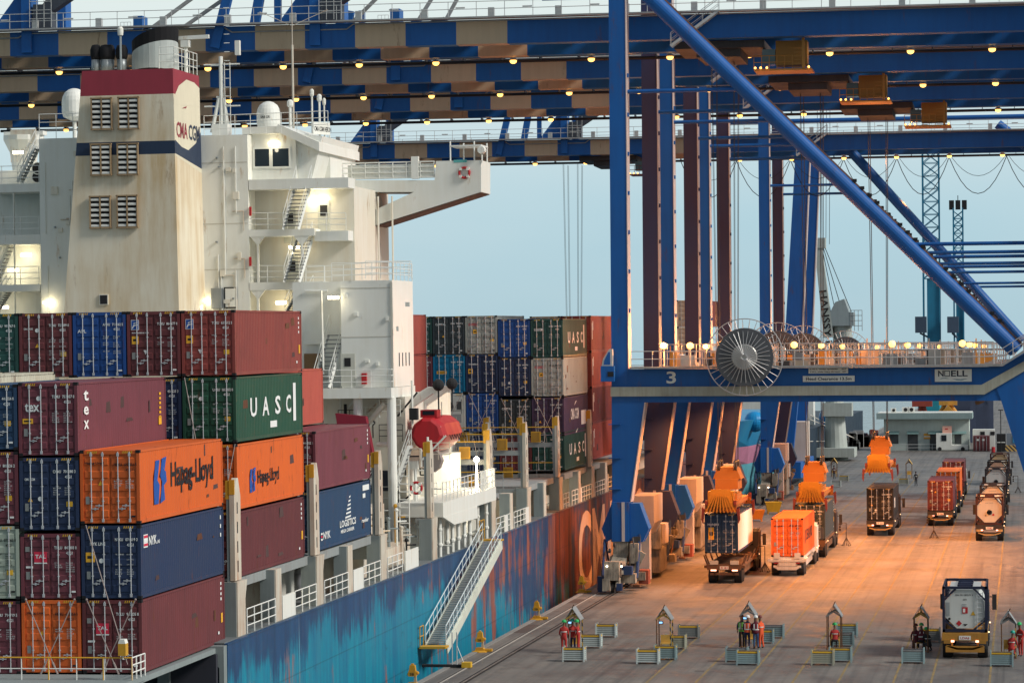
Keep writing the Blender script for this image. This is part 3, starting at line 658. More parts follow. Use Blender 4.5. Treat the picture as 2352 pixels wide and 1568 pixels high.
M_WC = paint('ship_cream', (.74, .71, .62), .5, .4, (.58, .46, .28), scale=.45, jitter=0, spots=.1, scol=(.40, .24, .10))
M_FUN = paint('funnel_cream', (.76, .70, .56), .5, .85, (.52, .36, .17), scale=.4, streak=.2, jitter=0, spots=.08, scol=(.30, .16, .06))
M_RED = paint('funnel_red', (.30, .035, .055), .5, .3, jitter=0); M_FBL = paint('funnel_blue', (.018, .035, .075), .5, .3, jitter=0)
M_DECK = paint('deck_grey', (.16, .19, .20), .7, .5, (.10, .07, .055), spots=.4)
M_GST = paint('lashing_grey', (.30, .33, .33), .6, .4, (.2, .17, .14), spots=.25)
M_PIL = paint('pillar_cream', (.60, .57, .48), .6, .6, (.40, .20, .10), scale=.9, spots=.3, scol=(.35, .12, .05))
M_PGR = paint('pillar_grey', (.24, .28, .28), .6, .4)
M_YR = paint('rail_yellow', (.62, .33, .03), .55, .4)
M_RW = flat('rail_white', (.74, .75, .71), .5); M_RY = flat('rail_amber', (.66, .36, .03), .5)
M_GLASS = flat('glass_dark', (.015, .022, .03), .08); M_SOOT = flat('soot', (.006, .006, .008), .85)
M_SIL = paint('exhaust_steel', (.30, .33, .34), .4, .3, metal=.5)
M_LIT = flat('deck_lamp', (1, .93, .75), .5, emit=9, ecol=(1, .86, .55))
M_SOD = flat('sodium_lamp', (1, .75, .4), .5, emit=3.2, ecol=(1, .50, .10))
M_CHECK = flat('hole_black', (.02, .02, .022), .9)
M_HRED = flat('safety_red', (.45, .02, .025), .5)
ship = empty('container_ship', 'large container ship with patchy blue and red hull and white bridge house', 'ship', SHIP)
def sx(u, v, y): p = S(u, v, y=y); return (p.x, p.z)
# ---- hull
mb = MB()
plan = [(.6, 10.4), (.6, 175), (-.4, 195), (-4, 215), (-10, 232), (-19, 246), (-28, 232), (-34, 215), (-37.8, 195), (-38.6, 175), (-38.6, 10.4)]
mb.prism([(p[0], p[1]) for p in plan], -12, .08, 'z')
hull = mb.build('hull', [M_HULL], ship)
mb = MB(); mb.prism([(-38.4, -4), (.2, -4), (.5, 10.39), (-38.5, 10.39)], -12, -5.2, 'z'); mb.build('stern_hull', [M_HULL], hull)
mb = MB()   # hull letters
p = S(1326, 1262, x=.6); zt, zb = .95*p.z, -6.4
mb.text('CMA CGM', (.612, 110.2, -6.9), YD, ZD, 6.3, 0, 46, res=4); mb.build('lettering', [paint('hull_letter', (.62, .44, .34), .6, .4)], hull)
# ---- stern opening below the first stack
mb = MB()
y = 10.2
for q in ([(.56, .02), (.35, .02), (.35, -5), (.56, -5)], [(.35, .02), (-.05, .02), (-.05, -.55), (.35, -.9)], [(-.05, .02), (-38, .02), (-38, -.56), (-.05, -.56)]): mb.prism(q, 9.9, 10.39)
mb.box(-38, .2, -2.4, 9.9, -.28, -.06)
mb.box(-38, .25, -3.4, -.4, -.20, .0)
for i in range(7): mb.box(-2.2-i*5.2, -1.7-i*5.2, 9.3, 9.9, -5.2, -.28)
mb.build('stern_frame', M_PGR, ship)
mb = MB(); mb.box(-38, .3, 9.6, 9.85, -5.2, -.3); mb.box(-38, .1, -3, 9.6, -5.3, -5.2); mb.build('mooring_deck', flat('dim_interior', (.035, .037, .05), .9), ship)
mb = MB(); mb.rail([(-5.4, 8.4, -3.2), (-.9, 8.4, -3.2)], 1.5, .05, 1.3, 2); mb.build('inner_railing', flat('dim_rail', (.08, .08, .09), .8), ship)
mb = MB(); mb.rail([(-12, -2.2, 0), (.25, -2.2, 0)], .86, .022, 1.15, 2)
for z in (.86,): mb.tube((-12, -2.2, z), (.25, -2.2, z), .03, 6, 1)
for x in (-3.1, -.9, .25): mb.tube((x, -2.2, 0), (x, -2.2, .86), .03, 6, 1)
mb.rail([(.25, -2.2, 0), (.28, -.6, 0)], .86, .03, .5, 3)
mb.build('stern_railing', [M_RW, M_RY], ship)
mb = MB(); mb.box(-.25, .05, -2.35, -2.0, .95, 1.42, 0); mb.prism([(-.25, 1.42), (.05, 1.42), (.0, 1.58), (-.2, 1.58)], -2.35, -2.0, 'y', 1); mb.tube((-.1, -2.2, .8), (-.1, -2.2, .97), .04, 6, 2)
mb.build('junction_box', [M_YR, M_WS, M_WS], ship)
# ---- main deck
mb = MB(); mb.box(-38.4, .45, 10.4, 175, .02, .12); mb.build('main_deck', M_DECK, ship)
for y0, y1 in ((14.4, 41.6), (76.5, 174)):
    mb = MB(); mb.box(-36, -1.9, y0, y1, .12, 1.95, 0); mb.build('hatch_coaming', paint('coaming_white', (.66, .66, .60), .6, .5, (.3, .24, .18)), ship)
for y0, y1 in ((14.6, 41.4), (90.5, 102.6), (107.8, 120), (122.4, 174), (76.9, 88)): mb = MB(); mb.box(-37, -.02 if y0 != 76.9 else -.6, y0, y1, 2.1, 2.52 if y0 != 76.9 else 2.2); mb.build('hatch_cover', M_GST, ship)
# ---- lashing bridges with their side pillars
def lashing_bridge(y, full, nin, big=True):
    mb = MB()
    if full:
        for z in (2.45, 5.05): mb.box(-37, .05, y-.45, y+.45, z-.32, z, 0)
        mb.box(-37, .05, y-.06, y+.06, 1.2, 2.2, 0)
    else: mb.box(-.6, .05, y-.4, y+.4, 2.2, 2.5, 0)
    b_ = mb.build('lashing_bridge', M_GST, ship)
    xs = [.0] + ([-2.5*i for i in range(1, nin+1)] if full else [])
    for i, x in enumerate(xs):
        mb = MB(); o = .12 if i == 0 else 0; y0, y1 = y-.52, y+.52
        mb.box(x-.02+o, x+.2+o, y0, y1, 2.55, 6.0, 1); mb.prism([(y0, 6.0), (y1, 6.0), (y1, 6.2), (y+.15, 7.0), (y-.1, 7.0), (y0, 6.5)], x-.02+o, x+.2+o, 'x', 1)
        mb.box(x-.16+o, x-.025+o, y-.5, y-.35, 2.5, 6.2, 0)
        mb.box(x-.2+o, x-.025+o, y-.51, y-.05, 6.1, 6.9, 2); mb.box(x-.03+o, x+.21+o, y-.53, y-.46, 6.3, 6.95, 2)
        for k in range(4): mb.box(x+.2+o, x+.203+o, y-.12, y+.04, 2.9+k*.85, 3.4+k*.85, 3)
        mb.build('lashing_post', [M_PGR, M_PIL if i == 0 else M_GST, M_YR, M_CHECK], b_)
    if full:
        mb = MB()
        for z in (2.45, 5.05):
            mb.rail([(-26, y-.43, z), (-.05, y-.43, z)], 1.15, .022, 1.25, 2, 0); mb.tube((-26, y-.43, z+1.15), (-.05, y-.43, z+1.15), .04, 6, 1)
        for k in range(16): mb.tube((-.5-k*.62, y-.38, 5.06), (-.75-k*.62, y-.30, 6.4), .022, 5, 2)
        mb.build('handrail', [M_GST, M_RY, M_ROD], b_)
        for x, z in ((-1.3, 5.1), (-3.4, 2.5), (-6.6, 5.1)):
            mb = MB(); mb.box(x-.35, x+.35, y-.56, y-.44, z, z+.78); mb.box(x-.28, x+.28, y-.58, y-.56, z+.08, z+.7, 1); mb.build('lashing_gear_bin', [M_YR, paint('bin_ochre', (.42, .22, .03), .6, .6)], b_)
    mb = MB(); mb.box(-.35, .42, y-.55, y+.75, .12, 2.5, 0); mb.prism([(y+.75, 1.7), (y+1.1, 2.5), (y+.75, 2.5)], .1, .42, 'x', 0); mb.box(-.36, .36, y-.62, y-.56, .12, 2.5, 1)
    mb.build('side_pillar', [M_PIL, M_PGR], b_)
for y, fu, n_ in ((13.35, 0, 0), (27.95, 0, 0), (42.4, 1, 5), (56.2, 0, 0), (75.4, 1, 4), (89.1, 1, 4), (103.2, 1, 4), (119.5, 1, 0), (134.5, 1, 0)): lashing_bridge(y, fu, n_)
for y in (20.0, 34.6, 82.2, 96.0, 112.5, 127): 
    mb = MB(); mb.box(-.3, .42, y-.55, y+.5, .12, 2.5, 0); mb.box(-.31, .36, y-.62, y-.56, .12, 2.5, 1); mb.box(-1.95, -.3, y+.0, y+.5, .12, 2.0, 0); mb.build('side_pillar', [M_PIL, M_PGR], ship)
# ---- side walk: railings, bulwark plates, vents, lamps
for a, b_ in ((14.3, 19.3), (23, 27.2), (28.9, 34.0), (37.5, 41.6), (43.4, 47.2), (76.4, 79.4), (80.6, 81.5), (83, 88.2), (104.2, 107), (108.5, 111.5), (113.3, 118.6), (120.5, 126), (128, 134)): mb = MB(); mb.rail([(.42, a, .1), (.42, b_, .1)], 1.1, .03, 1.35, 3); mb.build('side_railing', M_RW, ship)
for a, b_ in ((20.6, 22.9), (35.2, 37.4), (79.5, 80.5), (48, 51.5), (87.6, 89), (112.8, 113.4)):
    mb = MB(); mb.box(.36, .44, a, b_, .1, 1.2); mb.build('bulwark_plate', M_WS, ship)
for y in (16.3, 30.6, 45.0):
    mb = MB(); p = [(-1.2, y, .1), (-1.2, y, 1.45), (-1.1, y+.1, 1.75), (-.85, y+.2, 1.85), (-.62, y+.3, 1.68)]
    for a, b_ in zip(p, p[1:]): mb.tube(a, b_, .32, 12); mb.ball(b_, .32, 0, 12, 6)
    mb.lathe([(.30, 0), (.30, -.3)], (-.55, y+.3, 1.62), 'z', 12, 1); mb.build('gooseneck_vent', [paint('vent_grey', (.22, .23, .25), .5, .4), M_CHECK], ship, smooth=True)
m_dim = flat('doorway_dark', (.03, .035, .05), .8)
for y in (20.9, 35.5, 49.2): mb = MB(); mb.box(-1.93, -1.88, y, y+1.4, .2, 1.9); mb.build('dark_doorway', m_dim, ship)
for y in (23.8, 38.2, 47.6, 78, 84, 97.5, 109.5, 115):
    mb = MB(); mb.box(-1.3, -.9, y-.15, y+.15, 1.62, 1.74); mb.tube((-1.1, y, 1.74), (-1.1, y, 1.95), .03, 6); o = mb.build('deck_light', [M_LIT], ship)
    lamp('deck_light_glow', 'POINT', (-1.0, y, 1.4), 45, (1, .86, .6), o, .15)
for y in (21.5, 36.1, 50): mb = MB(); mb.path([(-1.86, y+1.2, .9), (-1.3, y+2.2, .55), (-1.3, y+2.9, .6)], .05); mb.build('deck_pipe', M_CHECK, ship)
for y in (17.8, 24.1, 25.6, 32.4, 38.7, 40): mb = MB(); mb.path([(-1.84, y, .12), (-1.84, y, 2.1)], .06); mb.build('deck_pipe', M_CHECK, ship)
# ---- funnel
fun = MB(); A = 57.0; Bk = 62.6
def band(v0l, v0r, v1l, v1r, ul0, ul1, ur0, ur1): pass
zt = sx(300, 160, A)[1]
def fx(z):   # left, right edge of the tapering casing at height z
    f = (z-14.8)/(28.95-14.8); return -21.9+f*(21.9-20.63), -14.85-f*.2
lv = [10.0, sx(205, 358, A)[1], sx(205, 328, A)[1], sx(205, 221, A)[1], zt]
ms = [0, 2, 0, 1]
for i in range(4):
    z0, z1 = lv[i], lv[i+1]; (a0, b0), (a1, b1) = fx(z0), fx(z1); yf0, yf1 = A-(28.95-z0)*.012, A-(28.95-z1)*.012
    P = [(a0, yf0, z0), (b0, yf0, z0), (b1, yf1, z1), (a1, yf1, z1), (a0, Bk, z0), (b0, Bk, z0), (b1, Bk, z1), (a1, Bk, z1)]
    fun.add(P, [(0, 1, 2, 3), (1, 5, 6, 2), (4, 0, 3, 7), (5, 4, 7, 6)], ms[i])
    if i == 3: fun.add(P, [(3, 2, 6, 7)], 0)
funnel = fun.build('funnel', [M_FUN, M_RED, M_FBL], ship)
mb = MB()   # the pale swoosh and the dark wave on the starboard face
xs = lambda z: fx(z)[1]+.012
def sidept(f, z): return (xs(z), A+f*(Bk-A), z)
zr, zb1, zb0 = lv[3], lv[2], lv[1]
top = [(0, zr-.25), (.2, zr+.55), (.5, zr+1.05), (.8, zr+1.0), (1.0, zr+.75)]
poly = [sidept(f, z) for f, z in top]+[sidept(1, zr-.4), sidept(0, zr-.6)]
mb.add(poly, [tuple(range(len(poly)))[::-1]], 0)
low = [(0, zb1+.05), (.25, zb1-.3), (.5, zb1-.42), (.8, zb1+.1), (1, zb1+.85)]
poly = [sidept(f, z) for f, z in low]+[sidept(1, zb0-.62), sidept(0, zb0+.02)]
mb.add([(p[0]-.006, p[1], p[2]) for p in [sidept(0, zr-.5), sidept(1, zr-.3), sidept(1, zb0-.9), sidept(0, zb0-.1)]], [(0, 1, 2, 3)], 0)
mb.add(poly, [tuple(range(len(poly)))], 1)
X2 = xs((zr+zb1)/2)+.02
mb.text('CMA', (X2, A+.35, zr-2.55), YD, ZD, .95, 2, 2.35); mb.text('CGM', (X2, A+2.95, zr-2.55), YD, ZD, .95, 1, 2.4)
mb.add([(X2, A+1.6, zr-.75), (X2, A+2.6, zr-.55), (X2, A+2.5, zr-.68)], [(0, 2, 1)], 2); mb.add([(X2, A+3.0, zr-3.7), (X2, A+4.2, zr-3.45), (X2, A+3.4, zr-3.85)], [(0, 2, 1)], 1)
mb.build('funnel_emblem', [paint('emblem_cream', (.72, .66, .5), .5, .2, jitter=0), M_FBL, M_RED], funnel)
m_lou = paint('louvre_white', (.62, .62, .58), .5, .3, jitter=0)
for u0, v0, u1, v1 in ((211, 227, 258, 297), (273, 225, 320, 296), (210, 332, 256, 402), (271, 331, 318, 401), (208, 452, 255, 523), (270, 450, 317, 522)):
    x0, z1 = sx(u0, v0, A-.15); x1, z0 = sx(u1, v1, A-.15); yy = A-.28; mb = MB(); xm = (x0+x1)/2
    mb.box(x0, x1, yy+.04, yy+.1, z0, z1, 1)
    for x in (x0, xm, x1): mb.box(x-.035, x+.035, yy-.06, yy+.12, z0-.05, z1+.05, 2)
    for z in (z0, z1): mb.box(x0-.06, x1+.06, yy-.06, yy+.12, z-.04, z+.04, 2)
    n_ = 6
    for i in range(n_):
        z = z0+(z1-z0)*(i+.5)/n_
        for a, b_ in ((x0+.06, xm-.06), (xm+.06, x1-.06)): mb.prism([(yy-.05, z-.08), (yy+.0, z-.12), (yy+.04, z-.02), (yy+.03, z+.06), (yy-.02, z+.04)], a, b_, 'x', 0)
    mb.build('louvre_vent', [m_lou, M_SOOT, paint('vent_frame_brown', (.36, .25, .14), .6, .6)], funnel)
x0, z1 = sx(230, 678, A-.2); x1, z0 = sx(247, 698, A-.2); mb = MB(); mb.box(x0, x1, A-.25, A-.1, z0, z1, 0); mb.box(x0-.05, x1+.05, A-.24, A-.1, z0-.05, z1+.05, 1); mb.build('small_window', [M_CHECK, M_WC], funnel)
ZT = zt
for u, r in ((221, .27), (244, .32), (253, .25), (280, .29)):
    x = sx(u, 160, A+2)[0]; mb = MB(); h = sx(u, 106, A+2)[1]-ZT
    mb.tube((x, A+2, ZT-.02), (x, A+2, ZT+h*.55), r, 14, 0); mb.lathe([(r*1.02, ZT+h*.5), (r*1.25, ZT+h*.62), (r*1.3, ZT+h*.85), (r*.9, ZT+h*1.02), (r*.3, ZT+h*1.05)], (x, A+2, 0), 'z', 14, 1); mb.build('exhaust_pipe', [M_SIL, M_SOOT], funnel, smooth=True)
xc = sx(354, 160, A+2.6)[0]; mb = MB(); n_ = 24
def ell(z, k, tilt, rx=1.42, ry=1.3): return [(xc+k*rx*math.cos(2*math.pi*i/n_), A+2.9+k*ry*math.sin(2*math.pi*i/n_), z+tilt*math.cos(2*math.pi*i/n_)-.25*math.sin(2*math.pi*i/n_)) for i in range(n_)]
rings = [ell(ZT-.02, 1.0, 0), ell(ZT+1.0, .99, .25), ell(ZT+1.45, .98, .35), ell(ZT+2.2, 1.0, .45)]
vs = [p for r_ in rings for p in r_]
for k in range(3): mb.add(vs, [(k*n_+i, k*n_+(i+1) % n_, (k+1)*n_+(i+1) % n_, (k+1)*n_+i) for i in range(n_)], 0 if k < 2 else 1)
mb.add(rings[-1], [tuple(range(n_))], 1); mb.ring((xc+.3, A+2.9, ZT+2.62), 1.0, .03, 'z', 20, 4, 1); mb.build('funnel_uptake', [paint('uptake_pale', (.46, .50, .48), .5, .5, (.2, .2, .2)), M_SOOT], funnel)
mb = MB(); mb.tube((xc-1.75, A+1.6, ZT), (xc-1.75, A+1.6, ZT+2.2), .07, 6); mb.lathe([(.16, 0), (.18, .15), (.18, .4), (.1, .52)], (xc-1.75, A+1.6, ZT+2.2), 'z', 10, 1); mb.build('antenna_dome', [M_SIL, M_WS], funnel)
mb = MB(); mb.tube((xc+1.75, A+3.4, ZT), (xc+1.75, A+3.4, ZT+1.9), .12, 8); mb.bar((xc+1.2, A+3.4, ZT+2.1), (xc+3.2, A+3.4, ZT+2.15), .2, .22); mb.cbox((xc+1.75, A+3.4, ZT+1.75), (.5, .5, .4))
mb.rail([(xc+1.0, A+.3, ZT), (fx(ZT)[1], A+.3, ZT), (fx(ZT)[1], Bk-.4, ZT)], 1.3, .025, .8, 3); mb.build('radar_scanner', M_WS, funnel)
# ---- accommodation tower

Yt = 62.6
mb = MB()
xr = sx(571, 500, Yt)[0]; xl = sx(92, 500, Yt)[0]
zroofR = sx(500, 311, Yt)[1]; zroofL = sx(120, 318, Yt)[1]
mb.box(-15.5, xr, Yt, 74, .1, zroofR)                                  # warm wall right of the funnel
mb.box(xl, -15.5, Yt, 74, .1, zroofL)                                  # wall left of it
mb.box(-36, xl, Yt+3.2, 74, .1, sx(20, 385, Yt)[1])
tw = mb.build('deckhouse', M_WS, ship)
mb = MB()
for v in (375, 515, 620): z = sx(500, v, Yt)[1]; mb.box(-15, xr-.05, Yt-.012, Yt-.002, z, z+.05)
mb.build('weld_seam', paint('seam_shade', (.55, .53, .46), .6, .2), tw)
# decks of the stair recess on the right, back wall behind
yb = Yt+1.6
xR = sx(800, 500, Yt)[0]
mb = MB(); mb.box(xr, xR, yb, 74, sx(600, 720, Yt)[1], sx(600, 430, Yt)[1]); mb.build('recess_wall', M_WC, tw)
def slab(u0, u1, v0, v1, y0=Yt, y1=None, name='deck_slab', m=None):
    a = sx(u0, v0, y0); c = sx(u1, v1, y0); mb = MB(); mb.box(a[0], c[0], y0, (y1 or yb)+.2, c[1], a[1]); return mb.build(name, m or M_WS, tw)
slab(571, 800, 413, 431); slab(571, 722, 528, 541); slab(571, 742, 649, 664); slab(722, 800, 531, 552, Yt+.3)
for v0, v1 in ((541, 664), (664, 730)):
    for u in (589, 690):
        a = sx(u, v0, Yt); c = sx(u+6, v1, Yt); mb = MB(); mb.box(a[0], c[0], Yt+.02, Yt+.2, c[1], a[1]-.02); mb.prism([(a[0]-.45, a[1]), (c[0]+.45, a[1]), (c[0], a[1]-.55), (a[0], a[1]-.55)], Yt+.03, Yt+.19); mb.build('deck_stanchion', M_WS, tw)
for u0, u1, v in ((571, 795, 529), (571, 745, 650), (840, 945, 640)):
    a = sx(u0, v, Yt+.1); c = sx(u1, v, Yt+.1); mb = MB(); mb.rail([(a[0], Yt+.08, a[1]), (c[0], Yt+.08, c[1])], 1.05, .022, 1.2, 3); mb.build('deck_railing', M_RW, tw)
a = sx(720, 653, Yt+2); mb = MB(); mb.rail([(a[0], Yt+.2, a[1]), (a[0]+4.6, Yt+.2, a[1]+.25), (a[0]+6.3, Yt+.6, a[1]+.25)], 1.0, .02, 1.2, 3); mb.build('deck_railing', M_RW, tw)
# stairs zigzagging up
for (u0, v0), (u1, v1), yy in (((668, 527), (690, 415), Yt-.5), ((670, 648), (692, 545), Yt-.35), ((672, 722), (694, 668), Yt-.3), ((738, 890), (766, 760), Yt-4.9)):
    a = sx(u0, v0, yy); c = sx(u1, v1, yy); mb = MB(); mb.stair((a[0], yy, a[1]), (c[0], yy+.9, c[1]), .95, 13, (1, 0, 0), 0, True, 1); mb.build('deck_stair', [M_RW, flat('tread_dark', (.10, .11, .12), .7)], tw)
for u, v, w, h in ((573, 475, 5, 21), (573, 590, 5, 21)):
    a = sx(u, v, Yt); c = sx(u+w, v+h, Yt); mb = MB(); mb.box(a[0], c[0], Yt-.12, Yt+.02, c[1], a[1]); mb.build('fire_hose_box', M_HRED, tw)
for u, v in ((652, 487), (657, 597), (730, 470)):
    a = sx(u, v, yb); mb = MB(); mb.box(a[0], a[0]+.75, yb-.06, yb, a[1]-1.9, a[1]+.25, 0); mb.box(a[0]+.15, a[0]+.6, yb-.08, yb-.05, a[1]-.7, a[1]-.05, 1); mb.build('door', [paint('door_pale', (.55, .55, .48), .5, .4), M_CHECK], tw)
for u, v, yy in ((112, 694, Yt-.25), (676, 568, Yt+.8), (646, 695, Yt+.9), (766, 683, 57.8), (470, 690, Yt-.2), (752, 672, Yt+1), (716, 460, yb-.2), (742, 455, yb-.2), (630, 329, 63.6), (726, 339, 66.0), (835, 568, 69.6), (30, 620, Yt+2.6), (60, 585, Yt+2.6), (8, 705, Yt+2), (42, 350, Yt+3)):
    p = sx(u, v, yy); mb = MB(); mb.box(p[0]-.32, p[0]+.32, yy-.12, yy+.04, p[1]-.1, p[1]+.08); o = mb.build('deck_light', [M_LIT], tw)
    lamp('deck_light_glow', 'POINT', (p[0], yy-.6, p[1]-.4), 17, (1, .87, .62), o, .12)
# left recess: open decks, stairs, fans
for v0, v1, u1 in ((424, 440, 92), (541, 560, 92), (655, 668, 92)):
    a = sx(-40, v0, Yt); c = sx(u1, v1, Yt); mb = MB(); mb.box(a[0], c[0], Yt+.05, Yt+3.3, c[1], a[1]); mb.build('deck_slab', M_WS, tw)
    mb = MB(); mb.rail([(a[0], Yt+.12, a[1]), (c[0]-.1, Yt+.12, a[1])], 1.1, .022, 1.1, 3); mb.build('deck_railing', M_RW, tw)
for u in (28,):
    a = sx(u, 440, Yt); c = sx(u+6, 730, Yt); mb = MB(); mb.box(a[0], c[0], Yt+.1, Yt+.3, c[1], a[1]); mb.build('deck_stanchion', M_WS, tw)
for (u0, v0), (u1, v1) in (((50, 420), (80, 335)), ((-6, 655), (20, 560)), ((-10, 725), (14, 668))):
    a = sx(u0, v0, Yt+1); c = sx(u1, v1, Yt+1); mb = MB(); mb.stair((a[0], Yt+.6, a[1]), (c[0], Yt+1.5, c[1]), .8, 11, (0, 1, 0), 0, True, 1); mb.build('deck_stair', [M_RW, flat('tread_dark', (.1, .11, .12), .7)], tw)
for v in (387, 407):
    p = sx(86, v, Yt+2.9); mb = MB(); mb.lathe([(.36, 0), (.36, -.12)], (p[0], Yt+3.0, p[1]), 'y', 16, 0); mb.ring((p[0], Yt+2.88, p[1]), .36, .04, 'y', 16, 5, 1); mb.build('vent_fan', [M_CHECK, M_WS], tw)
mb = MB(); p = sx(55, 330, Yt+6); mb.lathe([(.6, -2.8), (.9, -.6), (1.3, .2), (1.3, .5)], (p[0], Yt+6, p[1]), 'z', 12); mb.box(p[0]-1.2, p[0]+1.4, Yt+5.6, Yt+6.4, p[1]+.5, p[1]+.75); mb.build('searchlight_post', M_WS, tw)
p = sx(24, 318, Yt+5); q = sx(82, 302, Yt+5); mb = MB(); mb.box(p[0], q[0], Yt+5, Yt+5.1, p[1]-.35, p[1]+.55)
for i in range(9): mb.tube((p[0]+i*.2, Yt+5.05, p[1]-1.5), (p[0]+i*.2, Yt+5.05, p[1]), .02, 4)
mb.build('vent_screen', M_PIL, tw)
mb = MB(); mb.rail([(xl, Yt+.1, zroofL), (-18.8, Yt+.1, zroofL)], 1.5, .022, 1.0, 3); mb.build('roof_railing', M_RW, tw); mb = MB(); mb.rail([(-14.8, Yt+.1, zroofR), (xr+5, Yt+.1, zroofR+.1)], 1.2, .022, 1.0, 3); mb.build('roof_railing', M_RW, tw)
# ---- bridge
Yb = 63.6
bx0, bz1 = sx(566, 309, Yb); bx1, bz0 = sx(680, 413, Yb)
mb = MB(); mb.box(bx0, bx1, Yb, 74, bz0, bz1); mb.prism([(bx1, bz0), (bx1, bz1), (bx1+1.6, bz1-.2), (bx1+.9, bz0)], Yb+.3, 74); bx2 = sx(746, 345, Yb+2)[0]
mb.box(bx1+.4, bx2, Yb+3.4, 74, bz0-.2, bz1-.9); br = mb.build('bridge', M_WS, ship)
mb = MB(); mb.prism([(bx1-1.2, bz1+.15), (bx2+.2, bz1-1.15), (bx2+.2, bz1-.6), (bx1-1.0, bz1+.55)], Yb-.3, 74.3); mb.box(bx0-.2, bx1-.8, Yb-.25, 74.3, bz1, bz1+.4); mb.build('bridge_roof', M_WS, br)
for u0, v0, u1, v1 in ((585, 343, 619, 382), (626, 342, 664, 382)):
    a = sx(u0, v0, Yb); c = sx(u1, v1, Yb); mb = MB(); mb.box(a[0], c[0], Yb-.02, Yb+.1, c[1], a[1], 0)
    mb.box(a[0]-.12, a[0], Yb-.05, Yb+.1, c[1]-.12, a[1]+.12, 1); mb.box(c[0], c[0]+.12, Yb-.05, Yb+.1, c[1]-.12, a[1]+.12, 1); mb.box(a[0], c[0], Yb-.05, Yb+.1, a[1], a[1]+.12, 1); mb.box(a[0], c[0], Yb-.05, Yb+.1, c[1]-.12, c[1], 1)
    mb.build('bridge_window', [M_GLASS, M_WS], br)
for u0, u1, v0, v1 in ((688, 697, 352, 378), (735, 745, 362, 396)):
    a = sx(u0, v0, Yb+3.2); c = sx(u1, v1, Yb+3.2); mb = MB(); mb.prism([(a[0], a[1]), (c[0]+.1, a[1]), (c[0]-.05, c[1]), (a[0]-.3, c[1])], Yb+3.3, Yb+3.4); mb.build('bridge_window', M_GLASS, br)
# mast, domes, whip aerials, name board on the roof
ztop = bz1+.4
def S2(u, v, y): q = S(u, v, y=y); return Vector((q.x, y, q.z))
mb = MB(); y = 67.5; a = S2(486, 283, y); b_ = S2(507, 130, y); c = S2(524, 283, y)
zb = a.z-.6
mb.tube((a.x, y, zb), (b_.x-.15, y, b_.z-2.6), .12, 8, 0); mb.tube((c.x, y, zb), (b_.x+.15, y, b_.z-2.6), .12, 8, 0); mb.tube((b_.x, y, b_.z-6.2), (b_.x, y, b_.z), .13, 8, 0); mb.tube((b_.x, y+1.3, zb), (b_.x, y+.1, b_.z-2.6), .1, 8, 0)
mb.tube((a.x+.35, y, zb+2.2), (c.x-.35, y, zb+2.2), .08, 6, 0)
for z in (-.5, -3.1): mb.tube((b_.x-1.1, y, b_.z+z), (b_.x+1.2, y, b_.z+z), .05, 6, 0)
for i in range(14): mb.tube((b_.x+.25, y-.1, zb+.6+i*.55), (b_.x+.6, y-.1, zb+.6+i*.55), .02, 4, 0)
for xx in (.25, .6): mb.tube((b_.x+xx, y-.1, zb), (b_.x+xx, y-.1, b_.z-.4), .025, 5, 0)
mb.cbox((b_.x+1.1, y, b_.z+.5), (.3, .3, .9)); mb.box(b_.x-.5, b_.x+.5, y-.5, y+.5, zb-.4, zb+.5); mb.build('radar_mast', M_WS, br)
for u, v, r, y, lg_, hh in ((617, 268, .74, 67, 1, 1.2), (171, 240, .8, 70, 0, 1.2)):
    p = S2(u, v, y); mb = MB(); mb.lathe([(.3*r, -1.3*r), (.9*r, -1.0*r), (1.0*r, -.6*r), (1.0*r, .3*r), (.93*r, .62*r), (.75*r, .95*r), (.45*r, 1.18*r), (.2*r, 1.26*r), (.01, 1.28*r)], p, 'z', 22, 0)
    if lg_:
        for k in range(4): an = math.pi/4+k*math.pi/2; mb.tube((p.x+.3*math.cos(an), y+.3*math.sin(an), p.z-1.1*r), (p.x+.6*math.cos(an), y+.6*math.sin(an), p.z-1.1*r-1.2), .06, 6, 1)
        mb.text('SAILOR', (p.x-.32, y-r*1.01, p.z-.15), XD, ZD, .16, 1, .6)
    else: mb.tube((p.x, y, p.z-3.4), (p.x, y, p.z-1.1), .12, 8, 0)
    mb.build('satellite_dome', [M_WS, M_CHECK], br, smooth=False)
for u, v, y, L_, r in ((676, 0, 69, 0, .05), (667, 285, 67, 2.1, .09), (717, 262, 67.5, 2.2, .06), (734, 270, 68, 2.0, .07), (745, 275, 68.5, 1.8, .05), (601, 285, 68, 1.3, .07)):
    mb = MB()
    if L_ == 0:
        p = S2(676, 30, y); q = S2(674, 280, y); mb.tube((q.x, y, q.z-1), (q.x, y, p.z-2), r*1.5, 6); mb.tube((q.x, y, p.z-2), (q.x, y, p.z+3), .03, 5)
        for k in (-1, 1): mb.tube((q.x, y, q.z+6), (q.x+k*2.2, y+.5, q.z+7), .02, 4)
    else: p = S2(u, v, y); mb.tube((p.x, y, p.z-1.2), (p.x, y, p.z+L_*.5), r, 6); mb.lathe([(r*1.6, 0), (r*2.2, .1), (r*2.2, .35), (r, .45)], (p.x, y, p.z+L_*.5), 'z', 8)
    mb.build('aerial', M_PIL if L_ == 0 else M_WS, br)
a = S2(719, 285, 66.6); c = S2(757, 300, 68.4); mb = MB()
mb.bar((a.x, a.y, a.z-.25), (c.x, c.y, c.z+.1), .08, .75, 0); d = (Vector((c.x, c.y, 0))-Vector((a.x, a.y, 0))).normalized()
mb.text('CMA CGM HERON', Vector((a.x, a.y, a.z-.42))+d*.12+Vector((.03, -.055, 0)), d, (0, 0, 1), .30, 1, 1.95)
